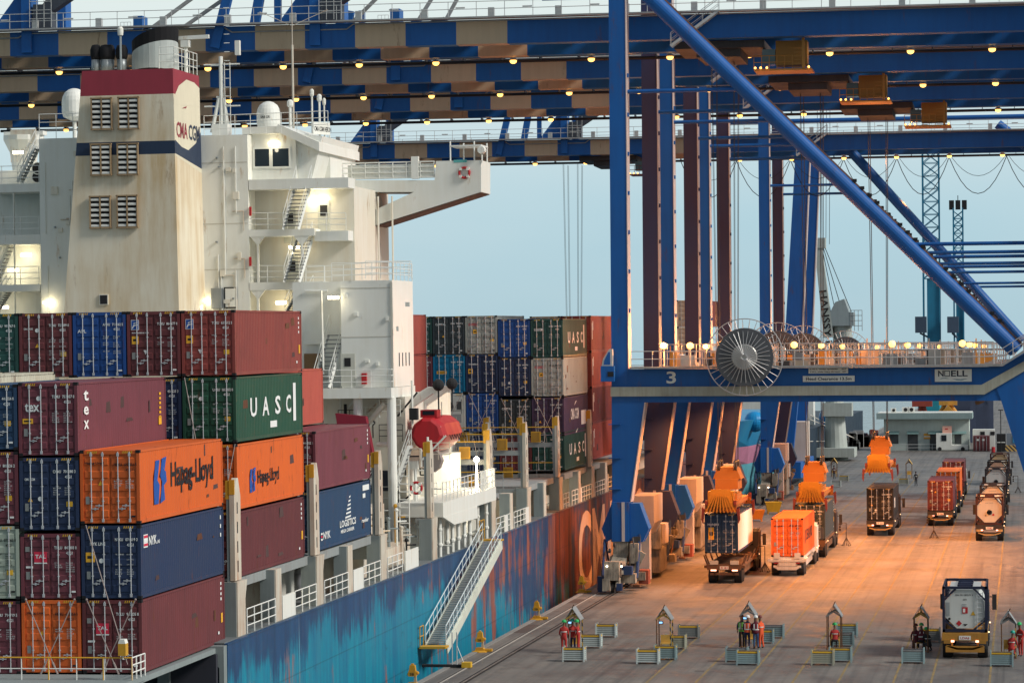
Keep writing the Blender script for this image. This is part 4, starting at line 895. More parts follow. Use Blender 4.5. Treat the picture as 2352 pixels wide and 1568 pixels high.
mb.tube((a.x, a.y, a.z-1.6), (a.x, a.y, a.z-.3), .04, 5, 0); mb.tube((c.x, c.y, c.z-1.6), (c.x, c.y, c.z-.3), .04, 5, 0); mb.build('name_board', [M_WS, M_CHECK], br)
# ---- bridge wing reaching out to starboard
Y0, Y1 = 70.2, 73.4
def wp(u, v): return sx(u, v, Y0)
mb = MB()
mb.prism([wp(700, 414), wp(998, 414), wp(1001, 370), wp(1105, 368), wp(1105, 441), wp(1089, 441), wp(700, 441)], Y0, Y1)
mb.prism([wp(951, 441), wp(1105, 441), wp(842, 524), wp(803, 536), wp(803, 508), wp(818, 502)], Y0, Y1); mb.prism([wp(800, 441), wp(819, 441), wp(819, 503), wp(803, 508)], Y0, Y1)
for (u0, v0), (u1, v1) in (((805, 536), (835, 656)),):
    a = wp(u0, v0); c = wp(u1, v1); mb.box(a[0], c[0], Y0+.3, Y1-.3, c[1]-2, a[1]+.15)
a = wp(786, 441); c = wp(800, 545); mb.box(a[0], c[0], Y0+.2, Y1, c[1], a[1])
wing = mb.build('bridge_wing', M_WS, ship)
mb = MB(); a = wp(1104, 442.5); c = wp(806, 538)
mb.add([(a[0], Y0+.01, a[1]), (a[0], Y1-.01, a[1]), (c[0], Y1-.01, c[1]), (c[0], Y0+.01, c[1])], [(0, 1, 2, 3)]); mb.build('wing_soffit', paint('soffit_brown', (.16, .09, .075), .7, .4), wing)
mb = MB(); a = wp(745, 414); c = wp(997, 414)
for f in range(9): x = a[0]+(c[0]-a[0])*f/8; mb.box(x-.03, x+.03, Y0+.02, Y0+.12, a[1], a[1]+1.05)
for z in (.02, .35, .68, .98): mb.box(a[0], c[0], Y0+.03, Y0+.1, a[1]+z, a[1]+z+.08)
mb.box(a[0]+1.5, c[0], Y0+.12, Y0+.16, a[1], a[1]+.9); x = wp(945, 400)[0]; mb.box(x, x+.45, Y0-.05, Y0+.3, a[1]-.05, a[1]+1.35); mb.build('wing_bulwark', M_WS, wing)
mb = MB()
for u in (1034, 1049, 1089, 1103): p = wp(u, 370); mb.tube((p[0], Y0+(.1 if u in (1034, 1089) else 2.4), p[1]-.1), (p[0], Y0+(.1 if u in (1034, 1089) else 2.4), p[1]+1.25), .05, 6)
a = wp(1034, 333); c = wp(1103, 333); mb.box(a[0]-.05, c[0]+.05, Y0+.05, Y0+2.45, a[1]-.1, a[1]-.02); mb.build('wing_canopy', M_RW, wing)
p = wp(1096, 345); mb = MB(); mb.lathe([(.22, -.25), (.26, 0), (.26, .25)], (p[0]+.3, Y0-.15, p[1]), 'y', 12, 0); mb.tube((p[0]+.3, Y0, p[1]-.8), (p[0]+.3, Y0, p[1]-.2), .05, 6, 0); mb.build('searchlight', [M_WS, M_CHECK], wing)
p = wp(1042, 372); q = wp(1072, 360); mb = MB(); mb.box(p[0], q[0], Y0-.02, Y0-.002, p[1]-.05, p[1]+.12); mb.build('canvas_cover', flat('canvas_teal', (.12, .42, .40), .8), wing)
def lifebuoy(p, label, mw=SHIP):
    t = empty('lifebuoy', label, 'lifebuoy', mw @ Matrix.Translation(p)); mb = MB(); mb.ring((0, 0, 0), .32, .075, 'y', 24, 8, 0); mb.build('ring', M_HRED, t, smooth=True)
    mb = MB()
    for k in range(4): an = math.pi/4+k*math.pi/2; mb.cbox((.32*math.cos(an), 0, .32*math.sin(an)), (.17, .165, .17))
    mb.build('reflective_band', M_WS, t)
p = wp(1067, 397); lifebuoy((p[0], Y0-.09, p[1]), 'red and white lifebuoy on the end of the bridge wing')
# ---- white lower deckhouse block on pillars
Yl = 58.0
ax, az = sx(740, 646, Yl); cx_, cz = sx(904, 889, Yl)
mb = MB(); mb.box(ax+1.1, cx_, Yl, 63.9, cz, az); mb.box(ax-2.2, ax+1.1, Yl+1.6, 63.9, cz, az)
zz = sx(800, 914, Yl)[1]; mb.box(ax-3.0, cx_+.05, Yl-.9, 63.95, zz, cz-.02); blk = mb.build('lower_deckhouse', M_WS, ship)
mb = MB(); zs = sx(800, 775, Yl)[1]; mb.box(ax+1.1, cx_, Yl-.014, Yl-.002, zs, zs+.05); z2 = sx(800, 663, Yl)[1]; mb.box(ax+1.1, cx_, Yl-.014, Yl-.002, z2, z2+.05); mb.box(cx_-.1, cx_+.02, Yl-.06, Yl+.05, cz, az-.1); mb.build('weld_seam', paint('seam_shade', (.55, .53, .46), .6, .2), blk)
for k in range(4):
    yy = Yl+1.6+k*.95; z = sx(912, 828, Yl)[1]; mb = MB(); mb.box(cx_-.05, cx_+.012, yy, yy+.22, z-.35, z+.45); mb.build('slot_opening', M_CHECK, blk)
mb = MB(); mb.rail([(ax-2.8, Yl-.8, cz), (cx_, Yl-.8, cz), (cx_, Yl-.1, cz)], 1.05, .022, 1.1, 3); mb.build('deck_railing', M_RW, blk); mb = MB(); mb.rail([(ax+.6, Yl-.1, az), (cx_, Yl+.1, az), (cx_, 63.8, az)], 1.05, .022, 1.2, 3); mb.build('deck_railing', M_RW, blk)
for u in (822, 899):
    a = sx(u, 914, Yl-.3); mb = MB(); mb.tube((a[0], Yl-.3, zz+.02), (a[0], Yl-.3, 1.0), .27, 14); mb.build('support_pillar', M_WS, blk, smooth=False)
mb = MB(); a = sx(848, 968, Yl+.2); c = sx(888, 925, Yl+.2); mb.tube((a[0], Yl+.2, a[1]), (c[0], Yl-.2, c[1]), .17, 8); a = sx(868, 1020, Yl); mb.tube((a[0], Yl-.2, a[1]), (a[0]+1, Yl-.2, a[1]), .15, 8); mb.build('brace', M_WC, blk)
a = sx(845, 700, Yl+1.6); mb = MB(); p0 = sx(700, 668, Yl+1.5); p1 = sx(752, 668, Yl+1.5); p2 = sx(757, 860, Yl+1.5)
mb.tube((p0[0], Yl+1.5, p0[1]), (p1[0], Yl+1.5, p1[1]), .06, 6); mb.tube((p1[0], Yl-.05, p1[1]), (p2[0], Yl-.05, p2[1]), .07, 6); mb.build('wall_pipe', M_WS, blk)
for u0, u1, v0, v1, m in ((700, 742, 812, 868, paint('cable_drum_brown', (.22, .13, .06), .6, .4)), (700, 740, 760, 790, M_WS)):
    a = sx(u0, v0, Yl+1.5); c = sx(u1, v1, Yl+1.5); mb = MB(); mb.box(a[0], c[0], Yl+1.3, Yl+1.62, c[1], a[1]); mb.build('wall_locker', m, blk)
a = sx(783, 840, Yl+.0); mb = MB(); mb.box(a[0], a[0]+.85, Yl-.03, Yl, cz+.1, cz+2.0, 0); mb.box(a[0]+.22, a[0]+.6, Yl-.05, Yl-.02, cz+1.25, cz+1.75, 1); mb.build('door', [paint('door_pale', (.55, .55, .48), .5, .4), M_CHECK], blk)
a = sx(832, 882, Yl); mb = MB(); mb.box(a[0], a[0]+.3, Yl-.2, Yl-.02, cz+.2, cz+.85); mb.build('extinguisher', M_HRED, blk)
a = sx(488, 662, Yt); c = sx(512, 708, Yt); mb = MB(); mb.box(a[0], c[0], Yt-.35, Yt-.02, c[1], a[1], 0); mb.box(c[0]+.1, c[0]+.9, Yt-.06, Yt-.02, c[1]+.0, a[1]+.05, 1); mb.box(c[0]+.18, c[0]+.82, Yt-.08, Yt-.05, c[1]+.08, a[1]-.03, 2); mb.build('control_cabinet', [M_SIL, M_CHECK, M_WS], tw)
# ---- clutter below: side deck, davits, lifeboat platform, pipes
mb = MB(); mb.box(-8, -2.0, 60, 74, .1, zz, 0); mb.box(-2.05, -1.4, 64, 74, .1, 5.6, 0); wl = mb.build('lower_wall', M_WC, ship)
zp = 3.35
mb = MB(); mb.box(-2.0, .75, 57.2, 74.6, zp-.85, zp-.02, 0); mb.prism([(57.2, zp-.85), (68, zp-.85), (68, zp-1.6), (60.5, zp-1.5)], .6, .76, 'x', 0); mb.build('boat_platform', M_WS, ship)
mb = MB(); mb.rail([(.7, 57.4, zp), (.7, 74.4, zp)], 1.15, .03, 1.1, 3)
for i in range(9): mb.box(.66, .74, 69.5+i*.55, 69.7+i*.55, zp, zp+1.2)
mb.build('platform_railing', M_RW, ship)
for y in (58.4, 60.6, 62.2, 64, 66, 67.8, 70.5, 73.5):
    mb = MB(); mb.tube((.3, y, .1), (.3, y, zp-.8), .11, 8); mb.ball((.3, y, .8), .17, 0, 8, 5); mb.ball((.3, y, 1.7), .15, 0, 8, 5); mb.build('platform_stanchion', M_WS, ship)
for y in (61.6, 65.8):
    mb = MB(); mb.prism([(-3.2, zp), (-2.3, zp), (-2.1, 8.6), (-.6, 9.6), (-.3, 9.5), (-.3, 9.9), (-.9, 10.0), (-2.6, 9.0)], y-.2, y+.2); mb.tube((-2.6, y-.25, 4.2), (-1.9, y-.25, 8.9), .09, 6); mb.build('boat_davit', M_WS, ship)
    mb = MB(); mb.ball((-.2, y-.5, 10.1), .36, 0, 12, 8); mb.tube((-.2, y-.5, 8.6), (-.2, y-.5, 10), .05, 6); mb.build('deck_light_globe', M_CHECK, ship)
random.seed(3)
for k in range(16):
    y = 44+k*.82; mb = MB(); x = -1.8+random.random()*1.2; h = 1.2+random.random()*2.2
    mb.tube((x, y, .1), (x, y, h), .05+.05*random.random(), 6); mb.tube((x, y, h*.8), (x+.5, y+.3, h*.8), .05, 6); mb.ball((x, y, h), .12, 0, 8, 5); mb.build('deck_fitting', [M_WS, M_PIL, M_CHECK, M_YR, M_PGR][k % 5], ship)
mb = MB(); mb.box(-30, -.9, 43.4, 55.6, .12, 1.2); mb.box(-30, -2.4, 48, 55.6, 1.2, 3.4); mb.build('winch_deck', M_PIL, ship)
mb = MB(); mb.box(-9.8, -3.6, 55.0, 55.3, 5.9, 6.75, 0); mb.text('SWL 12.5T  4M', (-9.5, 54.98, 6.1), XD, ZD, .42, 1, 5.4); mb.build('load_sign', [paint('sign_grey', (.42, .42, .37), .6, .4), M_CHECK], ship)
mb = MB(); mb.tube((-5.3, 54.6, 1), (-5.3, 54.6, 7.9), .2, 10); mb.prism([(-5.5, 8.6), (-3.7, 8.4), (-3.3, 6.2), (-4.6, 5.6), (-5.2, 6.6)], 56.8, 57.4, 'y', 1); mb.build('provision_crane', [M_WS, paint('crane_crimson', (.22, .012, .03), .5, .3)], ship)
mb = MB(); mb.tube((.1, 56.2, 2.3), (.1, 56.2, 7.2), .07, 6, 0); mb.box(-2, .1, 56.1, 56.3, 3.2, 3.35, 0)
for i in range(9): mb.box(-1.25, -.75, 54.6, 54.7, 1.4+i*.45, 1.46+i*.45, 0)
for x in (-1.28, -.72): mb.tube((x, 54.65, 1.2), (x, 54.65, 6.2), .035, 6, 0)
mb.build('ladder', M_WS, ship)
lp = S(1081, 1046, x=.0); mb = MB(); mb.ball((0, 72, 5.2), .17, 0, 10, 6); mb.tube((0, 72, zp), (0, 72, 5.2), .05, 6); o = mb.build('flood_light', [flat('flood_lamp', (1, .9, .7), .5, emit=60, ecol=(1, .8, .5))], ship); lamp('flood_glow', 'POINT', (.1, 71.5, 5.0), 160, (1, .82, .55), o, .2)
lifebuoy((-.45, 55.4, 4.3), 'red and white lifebuoy on the rail below the lifeboat')
# crowded fittings below the deckhouse: ladders, pipes, frames, lockers
rr = random.Random(21)
m_fit = [M_WS, M_WC, M_PIL, M_GST, M_CHECK, M_PGR, M_WS, M_HRED]
for k in range(54):
    x = -6.2+rr.random()*5.6; y = 59.2+rr.random()*.6; z = 1.6+rr.random()*7.0; mb = MB(); q = k % 6
    if q == 0: mb.tube((x, y, z), (x, y, z+1.2+rr.random()*2.4), .05+.05*rr.random(), 6)
    elif q == 1: mb.box(x, x+.25+rr.random()*.5, y, y+.5, z, z+.3+rr.random()*.7)
    elif q == 2: mb.path([(x, y, z), (x+.9, y, z), (x+.9, y, z-1.1), (x+1.4, y, z-1.1)], .045, 6)
    elif q == 3: mb.bar((x, y, z), (x+.8+rr.random(), y, z+1.4), .1, .1)
    elif q == 4: mb.rail([(x, y-.2, z), (x+1.4, y-.2, z)], 1.0, .022, .7, 3)
    else: mb.ball((x, y, z), .14+.1*rr.random(), 0, 8, 6); mb.tube((x, y, z-.9), (x, y, z), .04, 5)
    mb.build('deck_fitting', m_fit[(k*5+q) % 8], ship)
for (x0, z0), (x1, z1) in (((-5.8, 1.4), (-3.4, 5.2)), ((-2.6, 3.4), (-1.5, 6.6))):
    mb = MB(); mb.stair((x0, 58.6, z0), (x1, 58.9, z1), .7, 12, (0, 1, 0), 0, True, 1); mb.build('deck_stair', [M_RW, flat('tread_dark', (.10, .11, .12), .7)], ship)
for x, z, w, h in ((-5.4, 6.0, .9, 1.9), (-3.0, 1.5, .9, 1.9), (-4.4, 3.9, 1.3, 1.2)): mb = MB(); mb.box(x, x+w, 59.93, 59.99, z, z+h); mb.build('dark_opening', m_dim, ship)
# plates, pipes and vents on the tall walls
for k in range(46):
    right = k % 3 != 0; x = (-14.4+rr.random()*2.2) if right else (xl+.3+rr.random()*2.0); z = 12+rr.random()*12.5; y = Yt; mb = MB(); q = k % 4
    if q == 0: mb.tube((x, y-.06, z-2.5), (x, y-.06, z+rr.random()*2), .035, 6)
    elif q == 1: mb.box(x, x+.18+rr.random()*.3, y-.12, y, z, z+.2+rr.random()*.3)
    elif q == 2: mb.path([(x, y-.05, z), (x+.7, y-.05, z), (x+.7, y-.05, z-1.2)], .03, 5)
    else: mb.cbox((x, y-.08, z), (.1, .16, .1))
    mb.build('wall_fitting', [M_WS, M_WC, M_PIL, M_SIL][k % 4], tw)
for x, y, z in ((xR+.2, 70.1, 0), (xR+1.1, 70.1, 0)):
    mb = MB(); mb.tube((x, y, 16.5), (x, y, 21.8), .06, 6); mb.build('wall_pipe', M_WC, wing)
for k in range(7): mb = MB(); x = ax+1.4+k*.62; z = cz+1.2+rr.random()*4.5; mb.cbox((x, Yl-.05, z), (.12+.15*rr.random(), .12, .12+.2*rr.random())); mb.build('wall_fitting', M_WS, blk)
# ---- lifeboat
lb = empty('lifeboat', 'enclosed red lifeboat hanging from white davits beside the deckhouse', 'lifeboat', ST(-.66, 59.6, 6.0))
mb = MB(); n_ = 10
secs = [(0, .80, .80), (.1, .98, .92), (.8, 1.12, 1.0), (2.2, 1.18, 1.04), (4.2, 1.18, 1.04), (5.8, 1.05, .98), (6.7, .7, .8), (7.1, .25, .5)]
vs = []
for y, w, h in secs:
    for i in range(n_):
        an = 2*math.pi*i/n_; c, s_ = math.cos(an), math.sin(an); zz_ = s_*1.12*h if s_ > 0 else s_*1.0*h
        vs.append((w*c*(1.0 if s_ > -.3 else .85), y, 1.15+zz_))
fs = [(k*n_+i, k*n_+(i+1) % n_, (k+1)*n_+(i+1) % n_, (k+1)*n_+i) for k in range(len(secs)-1) for i in range(n_)]+[tuple(range(n_-1, -1, -1)), tuple((len(secs)-1)*n_+i for i in range(n_))]
mb.add(vs, [tuple(reversed(f)) for f in fs]); mb.build('hull', paint('lifeboat_red', (.42, .016, .022), .4, .4), lb)
mb = MB(); mb.box(-.5, .5, .7, 1.9, 2.2, 2.65); mb.build('cockpit', paint('lifeboat_red', (.42, .016, .022)), lb)
mb = MB(); mb.box(-.36, .36, .69, .72, 2.35, 2.6); mb.build('cockpit_window', M_GLASS, lb)
mb = MB(); mb.ring((0, 3.2, 1.1), 1.16, .05, 'z', 6, 4)
mb = MB(); mb.box(-1.0, -.45, .14, .2, 1.0, 1.06); mb.box(.45, 1.0, .14, .2, 1.1, 1.16); mb.box(.45, .85, .16, .2, 1.65, 1.7); mb.box(.62, .67, .16, .2, 1.48, 1.86); mb.box(-.8, -.45, .16, .2, 1.75, 1.8); mb.build('reflective_tape', M_WS, lb)
mb = MB(); mb.lathe([(.7, 0), (.75, .5), (.5, .9)], (0, .9, -.35), 'y', 10); mb.box(-.08, .08, .2, 6.4, -.1, .12); mb.build('keel', flat('keel_grey', (.28, .24, .22), .6), lb)
mb = MB()
for i in range(7): mb.path([(1.16, 1.2+i*.75, 1.15), (1.2, 1.55+i*.75, .85), (1.16, 1.95+i*.75, 1.15)], .02, 5)
mb.build('grab_line', M_CHECK, lb)
for y in (1.6, 7.8): 
    mb = MB(); mb.tube((.62, y-.0, 2.2), (.62, y, 3.1), .02, 5); o = mb.build('boat_fall', M_CHECK, lb)
# ---- gangway down to the quay
gw = empty('gangway', 'long pale gangway stairs slanting from the ship deck down to the quay', 'gangway', SHIP)
tp = S(1117, 1240, x=1.1); bt = S(987, 1480, x=1.1)
a, b_ = Vector((1.45, bt.y, bt.z)), Vector((1.45, tp.y, tp.z))
mb = MB(); mb.stair(a, b_, 1.1, 62, (1, 0, 0), 0, False, 1); mb.bar(a+Vector((.62, 0, -.28)), b_+Vector((.62, 0, -.28)), .08, .5, 0); mb.build('steps', [paint('gangway_pale', (.62, .64, .55), .5, .5), flat('step_grey', (.33, .35, .34), .6)], gw)
for k in (-1, 1):
    mb = MB(); s_ = Vector((k*.58, 0, 0)); u_ = Vector((0, 0, 1.05))
    mb.tube(a+s_+u_, b_+s_+u_, .03, 5); mb.tube(a+s_+u_*.5, b_+s_+u_*.5, .022, 5)
    for i in range(17): c = a+(b_-a)*(i/16)+s_; mb.tube(c, c+u_, .025, 5)
    mb.build('gangway_handrail', flat('gangway_rail', (.66, .72, .72), .5), gw)
mb = MB(); mb.box(.7, 2.2, a.y-1.0, a.y, a.z-.12, a.z, 1); mb.rail([(.75, a.y-1, a.z), (.75, a.y, a.z)], 1.1, .03, 1, 2, 1); mb.box(.8, 2.1, b_.y-.1, b_.y+.6, b_.z-.05, b_.z+.05, 1); mb.rail([(.72, b_.y-.2, b_.z), (.72, b_.y+1.4, b_.z)], 1.2, .03, .8, 2, 1); mb.build('gangway_landing', [M_PIL, M_YR], gw)
# ================================================================== QUAY CRANES
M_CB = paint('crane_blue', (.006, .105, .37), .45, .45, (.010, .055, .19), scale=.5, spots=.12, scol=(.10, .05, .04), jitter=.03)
M_CBG = paint('crane_beige', (.56, .42, .28), .5, .45, (.36, .26, .18), scale=.5, spots=.12, jitter=.0)
M_CBD = paint('crane_blue_shaded', (.034, .044, .115), .55, .5, (.06, .035, .05), scale=.5, jitter=.03)  # crane blue with shade and sodium tint painted in, for the far legs
M_STRIP = paint('crane_trunk_pale', (.56, .47, .44), .5, .4, (.38, .27, .24), jitter=.03)
M_BAND = paint('crane_band_grey', (.37, .38, .32), .6, .6, (.22, .20, .14), scale=1.4)
M_CG = paint('crane_steel_grey', (.33, .34, .34), .55, .5, (.18, .15, .13))
M_CRL = flat('crane_rail_grey', (.50, .51, .50), .5, .2)
M_BOG = paint('bogie_dirty', (.36, .31, .24), .65, .8, (.06, .05, .045), scale=2.0, spots=.5, scol=(.03, .025, .02))
M_BOGD = paint('bogie_dark', (.055, .05, .05), .6, .5, (.02, .02, .02))
M_DRV = paint('drive_house_cream', (.60, .50, .43), .5, .4, (.42, .3, .22))
M_PIPE = flat('black_pipe', (.012, .013, .018), .5)
M_CABO = paint('cab_amber', (.36, .17, .03), .5, .5, (.3, .13, .03))
M_REEL = paint('reel_coil', (.085, .09, .10), .38, .4, (.04, .04, .045), jitter=0)
PSX = [3.3, 5.2, 12.6, 19.5, 24.4]
LAMPX = [-28.4+6.1*k for k in range(-6, 11)]
def knee(u): return u
def crane_proto():
    t = empty('gantry_crane', None, 'crane', Matrix.Translation((RAILX, 211.5, 0)), 'blue quay cranes'); P = t
    D = 18.5; TH = 1.5
    for y in (0, D):
        # sea leg: upright box above, wedge below the portal beam, pale cable trunk along its land side
        mb = MB(); mb.box(-.4, .78, y, y+TH, 13.4, 46); mb.prism([(-.4, 13.4), (1.95, 13.4), (.86, 6.3), (-.42, 6.3)], y, y+TH)
        mb.prism([(.78, 13.4), (.78, 15.2), (2.6, 13.4)], y+.02, y+TH-.02)
        for z in (19.8, 22.6, 25.4, 28.2, 31.0, 33.8, 36.6): mb.box(.5, .95, y+.3, y+.55, z, z+.28)
        for z in (11.8, 9.4, 7.2): mb.box(-.62, .25, y-.22, y-.01, z, z+.06)
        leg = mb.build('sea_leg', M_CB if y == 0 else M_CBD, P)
        mb = MB(); mb.box(.785, .84, y-.03, y+TH+.02, 15.75, 46); q = [(1.96, 13.38), (.87, 6.3)]
        mb.add([(q[0][0], y-.03, q[0][1]), (q[0][0]+.07, y-.03, q[0][1]), (q[1][0]+.07, y-.03, q[1][1]), (q[1][0], y-.03, q[1][1]), (q[0][0], y+TH+.02, q[0][1]), (q[0][0]+.07, y+TH+.02, q[0][1]), (q[1][0]+.07, y+TH+.02, q[1][1]), (q[1][0], y+TH+.02, q[1][1])],
               [(0, 3, 2, 1), (4, 5, 6, 7), (1, 2, 6, 5), (0, 4, 7, 3), (0, 1, 5, 4), (3, 7, 6, 2)])
        mb.build('cable_trunk', M_STRIP, leg)
        mb = MB(); mb.box(29.2, 30.4, y, y+TH, 16.4, 46); mb.prism([(26.6, 14.6), (30.4, 16.5), (30.4, 6), (29.3, 6), (27.05, 13.4)], y, y+TH); mb.build('land_leg', M_CB, P)
        # portal beam with the pale band that climbs at the land end
        mb = MB(); mb.box(-.4, 27, y+.05, y+TH-.05, 13.38, 15.75); mb.prism([(27, 13.38), (27.3, 13.38), (30.4, 15), (30.4, 17.3), (28.6, 16.6), (27, 15.75)], y+.06, y+TH-.06)
        for x in (1.5, 3.6, 5.7, 7.8, 14.5, 17.2, 19.9, 22.6, 25.3): mb.box(x, x+.05, y-.02, y+.05, 13.4, 13.7)
        bm = mb.build('portal_beam', M_CB, P)
        mb = MB(); mb.prism([(-.45, 13.82), (25.9, 13.82), (29.8, 16.1), (29.8, 16.75), (25.7, 14.5), (-.45, 14.5)], y-.2, y+.04); mb.build('beam_band', M_BAND, bm)
        a, b_ = (.6, y+.6, 44.2), (28.1, y+.6, 16.9)
        mb = MB(); mb.tube(a, b_, .56, 20)
        mb.build('diagonal_brace', M_CB, P, smooth=False)
        mb = MB(); dv = Vector(b_)-Vector(a); u_ = Vector((dv.z, 0, -dv.x)).normalized()*-1
        mb.bar(Vector(a)+u_*.6, Vector(b_)+u_*.6, .16, .09, 0, (0, 1, 0))
        for i in range(28, 50): 
            if i % 6 < 4: c = Vector(a)+dv*(i/52)+u_*.72; mb.cbox(c, (.28, .3, .22), 1)
        mb.build('brace_cable_tray', [paint('tray_rust', (.24, .12, .09), .6, .4), M_CHECK], P)
        mb = MB(); mb.tube((.8, y+.6, 35.6), (9.3, y+.6, 35.6), .15, 10); mb.build('tie_tube', M_CB, P); mb = MB(); mb.tube((20.6, y+.6, 24.4), (30, y+.6, 24.4), .14, 10); mb.build('tie_tube', M_CB, P)
        # base house, sill, bogies
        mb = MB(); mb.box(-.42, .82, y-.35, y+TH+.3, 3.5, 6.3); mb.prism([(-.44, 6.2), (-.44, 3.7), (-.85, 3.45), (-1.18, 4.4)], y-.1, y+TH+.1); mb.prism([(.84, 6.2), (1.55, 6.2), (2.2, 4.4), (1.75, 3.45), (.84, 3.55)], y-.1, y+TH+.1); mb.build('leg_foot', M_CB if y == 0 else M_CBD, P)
        mb = MB(); mb.box(.3, .52, y-.38, y-.355, 3.5, 6.3); mb.build('foot_stripe', M_STRIP, P)
        for s_ in (0,):
            yc = y+.6
            mb = MB(); mb.box(-.35, .75, yc-.9, yc+1.1, 2.3, 3.5, 0); mb.prism([(yc-3.6, 1.35), (yc+3.6, 1.35), (yc+2.9, 2.0), (yc+.9, 2.6), (yc-.9, 2.6), (yc-2.9, 2.0)], -.32, .72, 'x', 0)
            for k in (-2.5, 2.5):
                mb.prism([(yc+k-1.6, .5), (yc+k+1.6, .5), (yc+k+1.3, 1.1), (yc+k+.4, 1.5), (yc+k-.4, 1.5), (yc+k-1.3, 1.1)], -.45, -.2, 'x', 0); mb.prism([(yc+k-1.6, .5), (yc+k+1.6, .5), (yc+k+1.3, 1.1), (yc+k+.4, 1.5), (yc+k-.4, 1.5), (yc+k-1.3, 1.1)], .25, .5, 'x', 0)
            mb.box(-.62, -.1, yc-4.6, yc-4.1, .25, 1.1, 0); mb.box(.1, 1.5, yc-3.0, yc-2.0, .7, 1.35, 0); mb.box(.95, 1.55, yc-1.7, yc+.3, 2.0, 3.4, 0); mb.box(.3, 1.7, yc+1.0, yc+2.4, .6, 1.2, 0)
            mb.box(-.5, .55, yc-4.5, yc-3.7, 1.0, 2.3, 0); mb.rbox((1.3, yc-1.2, 2.2), (.9, .3, 1.5), Matrix.Rotation(.5, 3, 'Y'), 0)
            mb.build('bogie_frame', M_BOG, P)
            mb = MB()
            for k in (-3.6, -1.4, 1.4, 3.6): mb.lathe([(.2, -.16), (.38, -.15), (.42, -.1), (.38, -.06), (.38, .12), (.2, .14)], (.02, yc+k, .44), 'x', 16)
            mb.build('wheel', M_BOGD, P)
            mb = MB(); mb.box(.55, 1.3, yc-3.3, yc-2.5, 1.3, 1.9); mb.tube((-1.0, yc-.5, 3.6), (-.75, yc-3.4, 1.2), .09, 6); mb.tube((-1.0, yc-.2, 3.6), (-.9, yc+2.4, .4), .07, 6); mb.box(-1.1, -.5, yc-3.7, yc-2.9, .1, 1.2); mb.tube((1.55, yc-.6, 4), (1.5, yc-2.2, 1.0), .12, 6); mb.cbox((.6, yc-4.7, .55), (.4, .3, .5)); mb.build('drive_gear', paint('drive_navy', (.02, .045, .12), .5, .5), P)
            rg = random.Random(int(y)+2)
            for i in range(26):
                x, yy, z = -.8+rg.random()*2.4, yc-3.8+rg.random()*8, .25+rg.random()*3.2; mb = MB(); q = i % 4
                if q == 0: mb.box(x, x+.15+rg.random()*.4, yy, yy+.2+rg.random()*.5, z, z+.12+rg.random()*.45)
                elif q == 1: mb.tube((x, yy, z), (x+rg.random()*.5-.25, yy-.2-rg.random(), max(.1, z-1.2*rg.random())), .05, 6)
                elif q == 2: mb.lathe([(.04, -.1), (.16, -.09), (.18, .05), (.05, .1)], (x, yy, z), rg.choice('xy'), 10)
                else: mb.bar((x, yy, z), (x+.4-.8*rg.random(), yy+.1, z+.7), .1, .07)
                mb.build('bogie_gear', [M_BOG, M_BOGD, M_BOGD, paint('gear_rust', (.16, .07, .035), .7, .6, (.05, .03, .02)), M_BOGD][(i*3) % 5], P)
            for k in (-.18, .85): mb = MB(); mb.ball((k-.1, yc-4.62, 2.0), .07, 0, 8, 6); mb.build('marker_lamp', flat('marker_lamp', (1, .9, .7), .5, emit=6), P)
    mb = MB(); mb.box(.1, 1.0, 2.2, D-.6, 4.3, 5.2); mb.build('sill_beam', M_CB, P)
    mb = MB(); mb.box(.35, 1.95, 5.0, 10.4, 4.5, 6.5); mb.prism([(.3, 4.5), (1.95, 4.5), (1.5, 3.6), (.8, 3.6)], 5.0, 10.4); mb.build('drive_house', M_DRV, P)
    for q, m_ in (((.8, 1.8, 3.4, 4.6, .5, 4.2), M_DRV), ((.7, 1.5, 12, 16.5, .4, 2.2), M_BOG), ((.9, 1.6, 11.5, 13, 2.2, 4), M_BOG), ((1.2, 1.9, 1.9, 3.1, .3, 1.3), paint('gear_red', (.3, .07, .04), .6, .5)), ((.8, 1.6, 15, 17, 2.4, 3.9), M_DRV)): mb = MB(); mb.box(*q); mb.build('travel_gear', m_, P)
    # walkway and machinery on the portal beam
    mb = MB(); mb.box(1.0, 27.2, -.75, 1.9, 15.78, 15.92); mb.prism([(27.2, 15.8), (28.8, 16.8), (30, 16.8), (30, 16.95), (28.7, 16.95), (27.2, 15.95)], -.75, .0); mb.box(1.0, 27.2, D-.3, D+2, 15.78, 15.92); mb.box(3, 26, 2.0, 6.4, 15.6, 15.74); mb.box(3, 26, 12.6, D-.4, 15.6, 15.74); wk = mb.build('walkway', M_CG, P)
    mb = MB(); mb.rail([(1.1, -.7, 15.92), (27.1, -.7, 15.92)], 1.1, .03, 1.5, 2); mb.rail([(27.1, -.7, 15.92), (28.7, -.7, 16.95), (30, -.7, 16.95)], 1.05, .03, 1.2, 2); mb.build('railing', M_CRL, wk); mb = MB(); mb.rail([(1.1, D+1.9, 15.92), (27.1, D+1.9, 15.92)], 1.1, .03, 1.5, 2); mb.build('railing', M_CRL, wk)
    rr = random.Random(5); m_eq = [paint('gear_tan', (.42, .33, .25), .6, .6), paint('gear_pale', (.62, .58, .52), .5, .5), M_BOGD, paint('gear_orange', (.55, .25, .04), .5, .5), M_CG]
